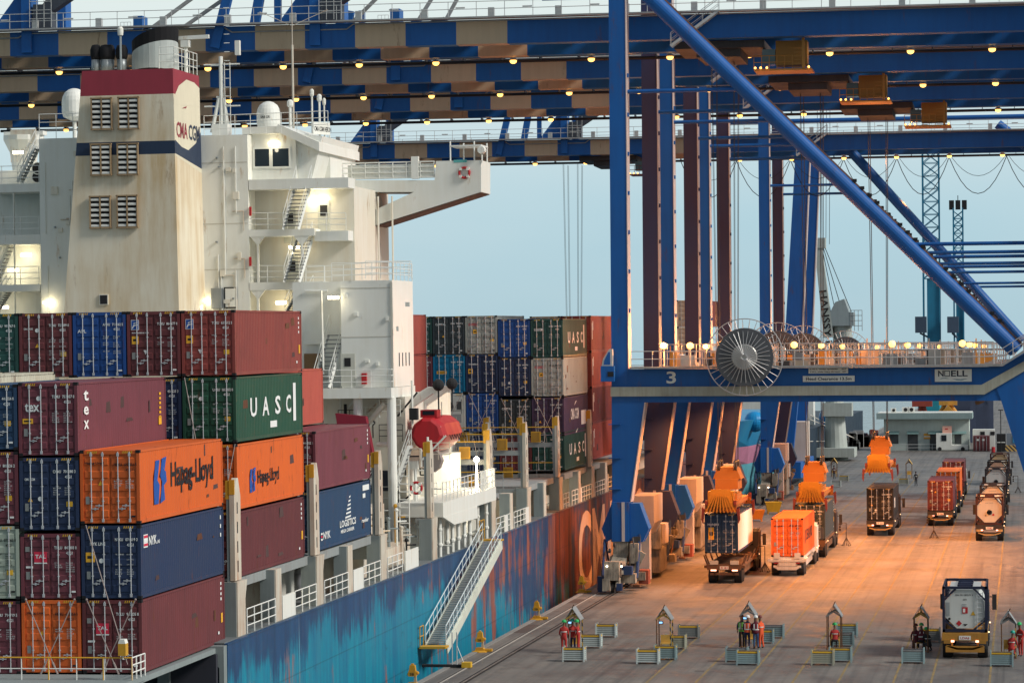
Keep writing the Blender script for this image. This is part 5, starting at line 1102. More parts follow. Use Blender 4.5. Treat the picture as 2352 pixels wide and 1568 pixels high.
    for i in range(44):
        mb = MB(); x = 3+rr.random()*22.6; y = .6+rr.random()*16; w, h = .2+rr.random()*.9, .25+rr.random()*.85; z = 15.92
        mb.box(x, x+w, y, y+.3+rr.random()*.8, z, z+h)
        if i % 3 == 0: mb.tube((x+.06, y+.1, z+h), (x+.06, y+.1, z+1.4+rr.random()*.6), .05, 5)
        if i % 4 == 0: mb.box(x-.6, x+1.4, y, y+.25, z+h, z+h+.1)
        mb.build('deck_machinery', m_eq[i % 5], wk)
    for yy in (5, 9.5, 14): mb = MB(); mb.rail([(2.5, yy, 15.92), (26.5, yy, 15.92)], 1.6, .025, 1.1, 3); mb.build('inner_railing', M_CRL, wk)
    mb = MB(); mb.box(-1.05, -.1, -.9, -.3, 14.9, 16.0, 0); mb.box(-.55, -.12, -.93, -.89, 15.25, 15.6, 2); mb.prism([(-1.0, 16.0), (-.2, 16.0), (-.2, 17.2), (-.45, 17.2), (-.9, 16.5)], -.75, -.45, 'y', 1); mb.prism([(-.85, 16.1), (-.38, 16.1), (-.38, 17.0), (-.5, 17.0), (-.8, 16.4)], -.77, -.74, 'y', 0); mb.build('cable_guide', [M_CB, M_CRL, M_CHECK], P)
    # cable reel
    rc = (9.26, -1.35, 16.56); mb = MB(); mb.lathe([(.2, -.25), (2.03, -.2), (2.06, .0), (2.03, .2), (.2, .25)], rc, 'y', 48); rl = mb.build('cable_reel', M_REEL, P, smooth=False)
    mb = MB(); mb.lathe([(.85, -.31), (.95, -.2), (.95, 0)], rc, 'y', 32, 0); mb.build('hub', [paint('hub_steel', (.55, .53, .5), .3, .3, metal=.5)], rl)
    mb = MB(); mb.ring(rc, 2.7, .035, 'y', 64, 6)
    for i in range(32):
        an = 2*math.pi*i/32+.05; d_ = Vector((math.cos(an), 0, math.sin(an))); mb.tube(Vector(rc)+Vector((0, -.55, 0))+d_*.18, Vector(rc)+d_*2.7, .022, 5); mb.tube(Vector(rc)+Vector((0, .5, 0))+d_*.18, Vector(rc)+d_*2.7, .018, 4)
    mb.ring((rc[0], rc[1]-.5, rc[2]), .18, .05, 'y', 16, 5); mb.build('reel_spokes', flat('spoke_grey', (.50, .50, .50), .4, .5), rl)
    mb = MB(); mb.box(rc[0]-.35, rc[0]+.35, -1.0, .3, 15.9, 17.0); mb.build('reel_gearbox', M_BOG, rl)
    # flood lamps along the portal
    for x in PSX:
        mb = MB(); mb.tube((x, .8, 15.92), (x, .8, 17.3), .05, 6, 1); mb.box(x-.25, x+.25, .62, 1.1, 17.2, 17.55, 1); mb.ball((x, .56, 17.4), .24, 0, 12, 8); mb.build('flood_lamp', [M_SOD, M_CG], P)
    # twin boom girders with the chequered outer part, walkway, hangers
    for y in (5.5, 14.5):
        mb = MB(); x0 = -72; xe = -8.7; w = 3.83; mb.box(xe, 44, y, y+1.3, 39.8, 41.6, 0); x = xe; i = 1
        while x > x0: mb.box(max(x0, x-w), x, y, y+1.3, 39.8, 41.6, i % 2); x -= w; i += 1
        for x in range(-70, 44, 6): mb.box(x, x+.04, y-.015, y, 39.82, 41.58, 0 if not (x < -8.7 and int((-8.7-x)//w) % 2 == 0) else 1)
        g = mb.build('boom_girder', [M_CB, M_CBG], P)
    mb = MB(); mb.box(-72, 44, 4.5, 5.48, 41.62, 41.74); mb.box(-72, 44, 15.9, 16.8, 41.62, 41.74)
    mb.path([(-72, 5.4, 41.1), (-46.3, 5.4, 41.15), (-45.8, 5.4, 41.45), (-30.2, 5.4, 41.5), (-29.6, 5.4, 41.15), (-20.8, 5.4, 41.15), (-20.3, 5.4, 41.5), (44, 5.4, 41.6)], .05, 5); bw = mb.build('boom_walkway', M_CG, P)
    mb = MB(); mb.rail([(-72, 4.55, 41.74), (44, 4.55, 41.74)], 1.1, .028, 2.1, 2); mb.build('boom_railing', M_CRL, bw); mb = MB(); mb.rail([(-72, 16.75, 41.74), (44, 16.75, 41.74)], 1.1, .028, 2.1, 2)
    for x in range(-70, 40, 5): mb.box(x, x+.45, 4.7, 5.1, 41.74, 42.4); mb.tube((x+2.6, 4.6, 42.4), (x+3.3, 4.6, 42.4), .06, 5)
    mb.build('boom_railing', M_CRL, bw)
    mb = MB()
    for x in range(-71, 43, 4): mb.box(x, x+2.9, 6.82, 14.48, 41.3, 41.4)
    mb.build('boom_shade_plates', M_CBD, P)  # added plates between the girders, there to shade the far one
    mb = MB(); mb.tube((-72, 16.9, 39.62), (44, 16.9, 39.62), .13, 8)
    for x in range(-71, 44, 3): mb.box(x, x+.06, 15.8, 17, 39.66, 39.85)
    mb.build('festoon_pipe', M_PIPE, P)
    for x in LAMPX:
        mb = MB(); mb.tube((x, 16.3, 39.8), (x, 16.3, 40.4), .03, 5, 1); mb.lathe([(.1, .28), (.30, .1), (.32, 0)], (x, 16.3, 39.62), 'z', 12, 1); mb.ball((x, 16.3, 39.55), .27, 0, 12, 6, (1, 1, .75)); mb.build('boom_lamp', [M_SOD, M_CG], P)
    # supports of the stays above the boom
    for x in (-45.6, -23.2):
        mb = MB(); mb.box(x-.4, x+.4, 5.2, 6.8, 40.0, 46); mb.prism([(x-.4, 45), (x-.4, 41.75), (x-2.9, 41.75)], 5.6, 6.2); mb.build('stay_post', M_CB, P); mb = MB(); mb.box(x-.35, x+.35, 13.6, 15, 41.6, 46); mb.build('stay_post', M_CB, P)
        mb = MB(); mb.box(x+.6, x+2.0, 5.0, 6.4, 41.8, 43.6); mb.prism([(x+1.2, 43.5), (x+1.9, 43.0), (x+4.4, 44.6), (x+4.2, 45.2), (x+2.0, 44.6)], 5.2, 6.2); mb.build('stay_latch', paint('latch_dark', (.05, .06, .08), .5, .5), P)
        mb = MB(); mb.rail([(x+.5, 4.5, 41.8), (x+2.2, 4.5, 41.8)], 2.6, .025, .6, 4); mb.rail([(x-1.3, 4.5, 44.4), (x-.4, 4.5, 44.4)], 1, .02, .3, 3); mb.build('post_cage', M_CRL, P)
    mb = MB(); mb.bar((-30.9, 5.4, 40.0), (-29.4, 5.6, 46), .7, .5, 0, (0, 1, 0)); mb.bar((-28.0, 6, 41.7), (-27.2, 6, 46), .7, .5, 0, (0, 1, 0)); mb.bar((-26.2, 6, 41.7), (-26.2, 6, 46), .5, .4, 0, (0, 1, 0)); mb.build('stay_strut', M_CB, P)
    mb = MB(); mb.tube((-6, 5, 43.1), (44, 5, 43.1), .3, 10); mb.stair((3.5, 4.9, 39.2), (7, 4.9, 41.7), .7, 9, (0, 1, 0), 1); mb.build('upper_duct', [M_CB, M_CRL], P)
    return t
def trolley(cr, xt, cabm=None, low=None):
    mb = MB(); mb.box(xt-3.2, xt+3.4, 6.9, 14.4, 39.2, 39.75); mb.box(xt-1.6, xt+1.6, 7.4, 13.8, 38.6, 39.2)
    tr_ = mb.build('trolley', M_BOGD, cr); x = xt+3.3; y = 6.4
    mb = MB(); mb.box(x+.9, x+3.2, y+1.2, y+2.8, 37.9, 39.7, 0); mb.box(x+2.9, x+3.1, y, y+.2, 37.5, 39.75, 0); mb.box(x-.6, x+3.6, y, y+3, 37.42, 37.55, 0); mb.rail([(x-.6, y, 37.55), (x+2.2, y, 37.55)], .95, .03, .6, 2, 0)
    for i in range(6): mb.box(x+2.3, x+2.85, y+.1, y+.2, 37.6+i*.28, 37.65+i*.28, 0)
    mb.build('operator_cab', cabm or M_CABO, tr_)
    mb = MB(); mb.box(x-.1, x+.86, y+1.25, y+2.7, 38.0, 39.1); mb.build('cab_window', flat('cab_glass', (.10, .16, .18), .15), tr_)
    for xx in (x-.5, x-.1, x+.35, x+3.4): mb = MB(); mb.ball((xx, y-.1, 37.62), .085, 0, 8, 6); mb.build('cab_lamp', M_SOD, tr_)
    return tr_
PROTO = crane_proto()
CRANES = [(211.5, 'blue quay crane nearest the camera, marked with a large white 3', 6.7), (240.5, 'second blue quay crane, its legs showing just behind the nearest one', 11.2), (269.0, 'third blue quay crane, its boom the lowest of the overlapping three', 15.4), (334.5, 'farthest blue quay crane with a boom, set apart beyond an open gap of sky', -18.5)]
CR = []
for i, (y, lab, xt) in enumerate(CRANES):
    c = PROTO if i == 0 else clone(PROTO, Matrix.Translation((RAILX, y, 0)), lab)
    c['label'] = lab; CR.append(c)
for c, (y, lab, xt) in zip(CR, CRANES): trolley(c, xt, None if xt > 0 else paint('cab_oxblood', (.16, .05, .035), .5, .4))
SOD = (1, .33, .075)
for k, c in enumerate(CR):
    for x in (5.0, 13.5, 22.0):
        lamp('sodium_flood', 'SPOT', (x, 3.2, 13.1), (4600, 5600, 5600, 2500)[k], SOD, c, .4, R(155), (0, 0, 0))
        if k < 3: lamp('sodium_flood', 'SPOT', (x, 17.0, 13.1), 5600, SOD, c, .4, R(155), (0, 0, 0))
    lamp('sodium_wash', 'POINT', (3.3, .2, 17.5), 1500, SOD, c, .3); lamp('sodium_wash', 'POINT', (5.2, 9.0, 18.4), 1500, SOD, c, .3); lamp('sodium_wash', 'POINT', (16, 9.0, 18.4), 1000, SOD, c, .3)
    for x in (-4.0, 16.0): lamp('sodium_wash', 'POINT', (x, 10.6, 34.5), 500, SOD, c, .4)
for x0, x1, h in ((-36, -22, 9.5), (-33.5, -18, 10), (-15.5, -11.6, 6), (-13.4, -10, 6), (-20.5, -15.2, 5)):
    mb = MB(); mb.bar((x0, 6, 41.7), (x1, 6, 41.7+h), .26, .2, 0, (0, 1, 0)); mb.build('boom_stay', M_CG, CR[0])
# nearest crane only: its signs
mb = MB(); Yp = -.0; mb.text('3', (3.55, Yp-.012, 14.72), XD, ZD, .86, 0, .68, res=6); mb.build('crane_number', M_WS, CR[0])
def signboard(u0, v0, u1, v1, lines, extra=None, name='sign'):
    p, q = W(u0, v0, y=211.45), W(u1, v1, y=211.45); x0, z1, x1, z0 = p.x-RAILX, p.z, q.x-RAILX, q.z; mb = MB(); mb.box(x0, x1, -.06, .0, z0, z1, 0)
    w, h = x1-x0, z1-z0
    for s_, fx_, fz, fh, fw in lines: mb.text(s_, (x0+w*fx_, -.066, z0+h*fz), XD, ZD, h*fh, 1, w*fw, res=4)
    if extra: extra(mb, x0, z0, w, h)
    mb.build(name, [M_WS, flat('sign_ink', (.02, .03, .05), .6), flat('sign_teal', (.02, .14, .2), .6)], CR[0])
signboard(1844, 863, 1963, 876, [('Head Clearance 13.5m', .06, .25, .5, .88)])
signboard(1857, 844, 1948, 857, [('S.W.L. under spreader    40T', .04, .56, .3, .92), ('S.W.L. under heavy lift beam   50T', .04, .1, .3, .92)])
def swoosh(mb, x0, z0, w, h):
    mb.add([(x0+w*f, -.066, z0+h*g) for f, g in ((.12, .22), (.25, .27), (.4, .24), (.3, .31), (.2, .30))], [(0, 1, 2, 3, 4)], 2); mb.add([(x0+w*f, -.066, z0+h*g) for f, g in ((.47, .22), (.6, .13), (.75, .13), (.9, .24), (.7, .19))], [(0, 1, 2, 3, 4)], 2)
signboard(2147, 848, 2232, 876, [('N', .09, .42, .48, .15), ('ELL', .44, .42, .48, .45)], lambda mb, x0, z0, w, h: (swoosh(mb, x0, z0, w, h), [mb.box(x0+w*a, x0+w*b_, -.068, -.06, z0+h*c, z0+h*d, 1) for a, b_, c, d in ((.26, .41, .42, .48), (.26, .41, .84, .90), (.26, .28, .42, .9), (.39, .41, .42, .9))]))
# the far crane's own slanting brace, and the upright frame of a fifth one
mb = MB(); mb.tube((9.3, 10, 40.0), (28.6, 10, 18.0), .56, 16); mb.tube((26.0, 14, 43), (32, 14, 38), .56, 16); mb.build('rear_brace', M_CB, CR[3])
c5 = empty('gantry_crane', 'plain slanting blue crane frame farthest off, behind the pale dockside crane', 'crane', Matrix.Translation((RAILX, 381, 0)), 'blue quay cranes')
for y in (0, 18.5):
    mb = MB(); mb.prism([(-2.0, 1.5), (-.6, 1.5), (.6, 13), (2.2, 44), (.4, 44), (-1.6, 13)], y, y+1.5); mb.build('leg', M_CB, c5)
    mb = MB(); mb.prism([(.6, 13), (2.2, 44), (2.3, 44), (.75, 13)], y-.05, y+1.5); mb.build('cable_trunk', M_STRIP, c5)
mb = MB(); mb.box(-1.7, .8, -2, 22, 1.0, 3); mb.box(-1.0, 0, 1.5, 18.5, 42, 43.5); mb.build('sill_beam', M_CB, c5); mb = MB(); mb.box(-1, 1.2, 3, 9, 3, 8); mb.build('drive_house', M_DRV, c5)
# festoon cables under the farthest boom
def droop(mb, a, b_, sag, r=.045):
    a, b_ = Vector(a), Vector(b_); pts = [a+(b_-a)*(i/10)-Vector((0, 0, sag*4*(i/10)*(1-i/10))) for i in range(11)]; mb.path(pts, r, 5)
xs_ = [W(u, 357, y=352).x-RAILX for u in (1565, 1692, 1816, 1938, 2060, 2180, 2312, 2440)]
for a, b_ in zip(xs_, xs_[1:]):
    mb = MB(); droop(mb, (a, 17.2, 39.5), (b_, 17.2, 39.5), 4.3); droop(mb, (a+.3, 17.8, 39.5), (b_-.2, 17.8, 39.5), 2.2, .03); mb.build('festoon_cable', M_PIPE, CR[3])
# ------------------------------------------------------------------ spreaders hanging on their ropes
M_SPR = paint('spreader_orange', (.30, .115, .02), .5, .45, (.36, .15, .03), jitter=.02); M_SPY = paint('spreader_amber', (.36, .19, .025), .5, .35, (.5, .25, .03), jitter=.02)
def spreader(X, Y, z, label, flip=True, open_=0):
    t = empty('container_spreader', label, 'spreader', T(X, Y, z), 'orange spreaders hanging under the cranes')
    mb = MB(); mb.box(-.95, .95, -6.0, 6.0, .45, .8); mb.box(-1.15, 1.15, -6.1, -5.75, .1, .62); mb.box(-1.15, 1.15, 5.75, 6.1, .1, .62)
    for s_ in (-1, 1): mb.box(s_*.62-.14, s_*.62+.14, -6, 6, .2, .5)
    mb.box(-.8, .8, -1.9, 1.9, .8, 1.25); mb.build('frame', M_SPR, t)
    mb = MB(); mb.box(-.95, .95, -6.02, -5.0, .8, 1.6); mb.prism([(-.95, .45), (.95, .45), (.72, 1.75), (-.72, 1.75)], -6.14, -6.04)
    for i in range(9):
        f = (i-4)/4; mb.bar((f*.45, -6.2, 1.3), (f*1.1, -6.24, .05), .09, .07, 1, (0, 1, 0))
    mb.build('end_panel', [M_SPY, M_SPY], t)
    mb = MB(); mb.box(-.85, .85, -1.6, 1.6, 1.55, 2.3); mb.prism([(-1.05, 2.3), (1.05, 2.3), (.7, 3.2), (-.7, 3.2)], -1.3, 1.3); hb = mb.build('headblock', M_SPR, t)
    for s_ in (-1, 1):
        for yy in (-1.0, 1.0): mb = MB(); mb.lathe([(.2, -.12), (.46, -.11), (.4, 0), (.46, .11), (.2, .12)], (s_*.62, yy, 3.25), 'x', 14); mb.build('sheave', M_BOGD, hb)
    for s_ in (-1, 1):
        for yy in (-6.05, 6.05):
            mb = MB(); mb.prism([(s_*1.15, .3), (s_*1.38, .45), (s_*1.42, -.45), (s_*1.3, -.75), (s_*1.24, -.2)], yy-.2, yy+.2); mb.box(s_*1.05-.1, s_*1.05+.1, yy-.15, yy+.15, .6, .95); mb.build('flipper', paint('flipper_crimson', (.16, .035, .035), .5, .4), t)
    mb = MB()
    for s_ in (-.62, .62):
        for yy in (-1.0, 1.0):
            for d in (-.35, .35): mb.tube((s_, yy+d, 3.4), (s_*1.35, yy*1.8+d, 39.0-z), .02, 5)
    mb.build('hoist_rope', flat('rope_dark', (.05, .05, .055), .6), t)
    return t
for k, (X, z, lab) in enumerate(((-21.8, 5.15, 'orange spreader lowering a blue container onto the flatbed truck'), (-17.3, 4.45, 'orange spreader resting on the dark green container truck'), (-13.1, 5.75, 'orange spreader hanging in the air above the black container truck'))):
    spreader(X, CRANES[k][0]+12.5, z, lab)
t = spreader(W(1316, 600, y=344).x, 344.5, 12.0, 'spreader of the farthest boomed crane, its ropes running down behind the ship containers')
# ================================================================== TRUCKS ON THE LANES
M_TYRE = paint('tyre_rubber', (.018, .018, .02), .8, .4, (.05, .045, .04)); M_RIM = paint('wheel_rim', (.22, .2, .18), .5, .5)
M_TAIL = flat('tail_lamp', (.9, .1, .05), .4, emit=5, ecol=(1, .35, .22)); M_TAILD = flat('tail_lamp_off', (.25, .02, .02), .4)
M_AMB = flat('side_marker', (1, .7, .4), .5, emit=2.5, ecol=(1, .6, .3))
CH = {'brown': paint('chassis_brown', (.16, .085, .045), .6, .6, (.07, .04, .03)), 'white': paint('chassis_white', (.60, .57, .52), .5, .5, (.3, .22, .18)), 'dark': paint('chassis_dark', (.035, .032, .032), .6, .5, (.08, .06, .05)), 'amber': paint('chassis_amber', (.42, .20, .03), .55, .5, (.2, .09, .03))}
M_CAB = {'white': paint('cab_white', (.62, .58, .52), .4, .3), 'dark': paint('cab_dark', (.04, .04, .05), .4, .3), 'red': paint('cab_maroon', (.13, .025, .03), .4, .3)}
def wheel(par, x, y, r=.5, w=.55):
    mb = MB(); mb.lathe([(r*.62, -w/2), (r*.96, -w/2), (r, -w*.4), (r, w*.4), (r*.96, w/2), (r*.62, w/2)], (x, y, r), 'x', 18); o = mb.build('wheel', M_TYRE, par)
    mb = MB(); mb.lathe([(.08, -w/2+.04), (r*.6, -w/2+.08), (r*.63, 0), (r*.6, w/2-.08), (.08, w/2-.04)], (x, y, r), 'x', 12); mb.build('rim', M_RIM, o)
def truck(X, Y, label, style='dark', cabc='dark', L=12.6, lit=True, plate='T41', frame='u', name='container_truck'):
    """tractor and flat trailer, tail at y=0 (near end), heading away"""
    t = empty(name, label, 'truck', T(X, Y, 0), 'trucks queueing on the quay lanes'); m = CH[style]; z = 1.42
    mb = MB()
    for s_ in (-1, 1): mb.box(s_*.5-.09, s_*.5+.09, 0, L+2.6, 1.0, z-.08); mb.box(s_*1.16-.06, s_*1.16+.06, .1, L, z-.2, z)
    for i in range(9): mb.box(-1.16, 1.16, .12+i*(L-.4)/8, .34+i*(L-.4)/8, z-.16, z-.01)
    mb.box(-1.1, 1.1, .1, L, z-.06, z-.03); mb.box(-1.24, 1.24, -.06, .12, z-.42, z)
    mb.box(-1.05, 1.05, -.02, .06, .62, .8) if style != 'amber' else mb.box(-1.05, 1.05, -.1, .0, .38, .72)
    for s_ in (-1, 1): mb.box(s_*.7-.05, s_*.7+.05, -.02, .1, .6, z-.4)
    ch = mb.build('chassis', m, t)
    mb = MB()
    if frame == 'g':     # flared corner guides of the terminal trailer
        for s_ in (-1, 1):
            for yy in (.4, 1.5, 4.5, 8, 11.2, 12.2): mb.prism([(s_*1.24, z-.05), (s_*1.34, z-.05), (s_*1.58, z+.62), (s_*1.50, z+.62)], yy, yy+.22)
            mb.box(s_*1.24-.07, s_*1.24+.07, 0, L, z-.28, z-.05)
        mb.box(-1.5, 1.5, .2, .4, z-.3, z-.1)
        mb.build('corner_guide', m, t)
        for s_ in (-1, 1): mb = MB(); mb.box(s_*.75-.3, s_*.75+.3, -.09, .1, z-.02, z+.26); mb.build('stop_block', paint('block_pale', (.6, .58, .52), .6, .3), t)
    elif frame == 'w':
        for s_ in (-1, 1): mb.box(s_*.78-.22, s_*.78+.22, -.12, .05, z-.1, z+.32); mb.box(s_*1.36-.1, s_*1.36+.1, -.1, 1.2, z-.3, z-.12)
        mb.box(-1.45, 1.45, -.12, .1, z-.34, z-.2); mb.box(-.65, .65, -.1, -.02, .75, 1.05); mb.prism([(-1.05, .72), (1.05, .72), (.7, .46), (-.7, .46)], -.12, -.02); mb.build('tail_frame', m, t)
    else:
        for s_ in (-1, 1): mb.box(s_*.95-.2, s_*.95+.2, -.1, .02, .85, 1.05)
        mb.prism([(-1.0, .78), (-.4, .62), (.4, .62), (1.0, .78), (1.0, .70), (.45, .52), (-.45, .52), (-1.0, .70)], -.1, -.02); mb.build('tail_frame', paint('tail_amber', (.5, .34, .14), .5, .4) if style == 'dark' else m, t)
    mb = MB(); mb.box(-.32, .32, -.085, -.065, z-.37, z-.14, 0); mb.text(plate, (-.24, -.088, z-.33), XD, ZD, .14, 1, .48, res=2); mb.build('number_plate', [M_WS, M_HRED], t)
    for s_ in (-1, 1): mb = MB(); mb.box(s_*.78-.2, s_*.78+.2, -.09, -.05, .93, 1.03); mb.build('tail_light', M_TAIL if lit else M_TAILD, t)
    for yy in (1.0, 2.3):
        for s_ in (-1, 1): wheel(t, s_*.95, yy)
    for yy in (L+.4, L+1.7, L+4.0):
        for s_ in (-1, 1): wheel(t, s_*.95, yy)
    mb = MB(); mb.box(-1.22, 1.22, L+2.4, L+4.6, .75, 2.9); mb.prism([(L+2.4, 2.9), (L+4.3, 2.9), (L+4.5, 3.1), (L+2.6, 3.15)], -1.15, 1.15, 'x'); mb.box(-1.1, 1.1, L-.2, L+2.4, .75, 1.05); cb = mb.build('cab', M_CAB[cabc], t)
    mb = MB(); mb.box(-.8, .8, L+2.36, L+2.4, 1.9, 2.6); mb.build('rear_window', M_GLASS, cb)
    for s_ in (-1, 1): mb = MB(); mb.box(s_*1.5-.13, s_*1.5+.13, L+4.3, L+4.42, 1.75, 2.65); mb.tube((s_*1.2, L+4.4, 2.5), (s_*1.5, L+4.4, 2.5), .03, 5); mb.build('mirror', M_BOGD, cb)
    for yy in (3.2, L+2.2): mb = MB(); mb.ball((1.26, yy, 1.2), .045, 0, 8, 5); mb.build('marker_light', M_AMB, t)
    mb = MB()
    for s_ in (-1, 1): mb.box(s_*1.12-.04, s_*1.12+.04, 3.6, L-2, .55, 1.0)
    mb.build('side_guard', m, t)
    return t
def load(X, Y, mat, label, **k): return container(T(X, Y+.15+CL/2, 1.45), mat, label, group='t', **k)
truck(-21.6, 218.2, 'empty brown flatbed truck with flared corner guides waiting under the lowered blue container', 'brown', 'dark', frame='g', plate='3 41')
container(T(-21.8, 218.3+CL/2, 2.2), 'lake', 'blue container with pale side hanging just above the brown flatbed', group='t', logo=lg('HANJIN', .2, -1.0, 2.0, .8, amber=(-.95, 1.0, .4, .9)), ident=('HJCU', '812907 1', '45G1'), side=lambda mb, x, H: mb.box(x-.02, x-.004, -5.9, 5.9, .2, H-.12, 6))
truck(-17.6, 226.0, 'truck with white trailer tail carrying the bright orange container', 'white', 'white', frame='w', lit=False, plate='SGL 03')
load(-17.6, 226.0, 'orange', 'bright orange container with dark lettering on the white tailed truck', logo=lg('SEALAND', .1, -1.0, 2.25, .7, tri=(-.4, 1.5)), ident=('HLXU', '437217 3', '45G1'), side=side_sealand)
truck(-17.3, 246.5, 'truck behind the orange loaded one, under the resting spreader', 'brown', 'dark', plate='T 22')
load(-17.3, 246.5, 'charcoal', 'dark green grey container gripped by the resting orange spreader', logo=lg('CAPITAL', .16, -1.0, 2.25, .75), ident=('CRXU', '760002 1', '45G1'), side=side_marks)
truck(-12.95, 276, 'truck carrying the black container in the middle lane', 'dark', 'dark', plate='T 15')
load(-12.95, 276, 'black', 'black container with white door bars in the middle lane, orange dusty roof', logo=lg('CMA CGM', .09, -1.0, 2.1, .42, tri=(-.75, 1.3), disc=(-.4, .9)), ident=('CAIU', '830017 2', '45G1'), side=lambda mb, x, H: mb.box(x-.01, x, -3.5, -2.2, 1.0, 1.9, 0))
truck(-7.9, 292, 'truck carrying the nearest of three containers in the right hand lane', 'dark', 'dark', plate='T 30')
load(-7.9, 292, 'maroon', 'maroon container with white door bars, nearest in the right hand lane', logo=lg(None, .1, tri=(-.45, 1.75), disc=(-.8, 1.95)), ident=('TRLU', '552179 6', '45G1'))
truck(-7.7, 315, 'truck carrying the orange container between two maroon ones', 'dark', 'red', plate='T 19')
load(-7.7, 315, 'orange', 'orange container between two maroon ones in the right hand lane', ident=('HLXU', '600211 4', '45G1'))
truck(-7.8, 343, 'truck carrying the last container of the right hand lane', 'dark', 'white', plate='T 08')
load(-7.8, 343, 'maroon', 'maroon container farthest in the right hand lane, behind the orange one', ident=('TTNU', '391156 7', '45G1'))
# tank containers
def tank(X, Y, fr, tk, label, near=False, L=6.06):
    t = empty('tank_container', label, 'tank container', T(X, Y, 1.45), 'tank containers on trucks'); h = 2.5; w = 1.219; mf = paint('tank_frame_'+fr, {'navy': (.015, .02, .05), 'brown': (.07, .025, .02), 'dark': (.025, .022, .028)}[fr], .45, .4); mt = paint('tank_shell_'+tk, {'white': (.62, .65, .62), 'cream': (.66, .58, .46), 'buff': (.62, .42, .22)}[tk], .35, .3, (.35, .3, .25), jitter=.02)
    mb = MB()
    for y in (.07, L-.07):
        for s_ in (-1, 1): mb.box(s_*(w-.07)-.07, s_*(w-.07)+.07, y-.07, y+.07, 0, h); mb.bar((s_*(w-.1), y, h-.75), (s_*.45, y, h-.08), .07, .1); mb.bar((s_*(w-.1), y, .65), (s_*.45, y, .1), .07, .1)
        mb.box(-w, w, y-.07, y+.07, h-.14, h); mb.box(-w, w, y-.07, y+.07, 0, .15)
    for s_ in (-1, 1): mb.box(s_*(w-.06)-.06, s_*(w-.06)+.06, 0, L, 0, .14); mb.box(s_*(w-.06)-.04, s_*(w-.06)+.04, 0, L, h-.1, h)
    mb.build('frame', mf, t)
    mb = MB(); oc = [(1.07*math.cos(math.pi/8+i*math.pi/4)/math.cos(math.pi/8), 1.26+1.06*math.sin(math.pi/8+i*math.pi/4)/math.cos(math.pi/8)) for i in range(8)]
    mb.prism(oc, .10, .3); mb.lathe([(.02, .3), (1.0, .35), (1.08, .7), (1.08, L-.7), (.98, L-.3), (.02, L-.15)], (0, 0, 1.27), 'y', 24); mb.box(-.85, .85, .5, L-.4, 2.30, 2.36); mb.build('tank', mt, t)
    mb = MB()
    for y in (1.2, 2.6, 4.2): mb.box(-.4, .4, y, y+.08, 2.36, 2.52); mb.box(-.42, -.34, y, y+.7, 2.36, 2.5); mb.box(.34, .42, y, y+.7, 2.36, 2.5)
    mb.lathe([(.28, 2.3), (.28, 2.48)], (0, 3.4, 0), 'z', 14); mb.build('manhole_guard', mf, t)
    yy = .085; mb = MB()
    if near:
        mb.text('DN 70 187277 3', (-.5, yy, 1.98), XD, ZD, .09, 1, .95); mb.text('22K2', (-.1, yy, 1.74), XD, ZD, .08, 1, .22)
        mb.box(-.14, .16, yy-.005, yy+.01, 1.02, 1.36, 2); mb.box(-.1, .02, yy-.01, yy, 1.08, 1.28, 0); mb.add([(.32, yy, .92), (.58, yy, .92), (.45, yy, 1.16)], [(0, 1, 2)], 3); mb.add([(-.48, yy, .47), (-.32, yy, .32), (-.16, yy, .47), (-.32, yy, .64)], [(0, 1, 2, 3)], 2); mb.add([(-.12, yy, .44), (.16, yy, .44), (.02, yy, .32)], [(0, 2, 1)], 1); mb.lathe([(.07, 0), (.07, .01)], (-.84, yy-.005, .72), 'y', 10, 1)
        mb.box(-1.05, -.82, yy-.01, yy+.01, .9, 1.62, 4)
        for zz in (1.5, 1.4, 1.3): mb.box(-.15, .1, yy-.002, yy+.01, zz, zz+.025, 4)
        for i in range(8): mb.tube((.66, yy-.04, .3+i*.26), (.98, yy-.04, .3+i*.26), .014, 4, 5)
        for x in (.66, .98): mb.tube((x, yy-.04, .1), (x, yy-.04, 2.2), .016, 4, 5)
    else:
        mb.lathe([(.22, 0), (.22, -.06), (.1, -.06)], (0, yy, 1.1), 'y', 16, 1); mb.lathe([(.1, -.07), (.02, -.07)], (0, yy, 1.1), 'y', 10, 0); mb.add([(.22, yy, .88), (.34, yy, .76), (.46, yy, .88), (.34, yy, 1.0)], [(0, 1, 2, 3)], 2); mb.add([(-.4, yy, .85), (-.24, yy, .85), (-.32, yy, .76)], [(0, 2, 1)], 1); mb.text('EXIF TANK', (-.35, yy, 1.9), XD, ZD, .08, 4, .7)
    mb.build('hazard_marks', [M_WS, M_BLK, M_HRED, M_YEL, paint('mark_grey', (.33, .36, .36), .6, .2), M_BAR], t)
    return t
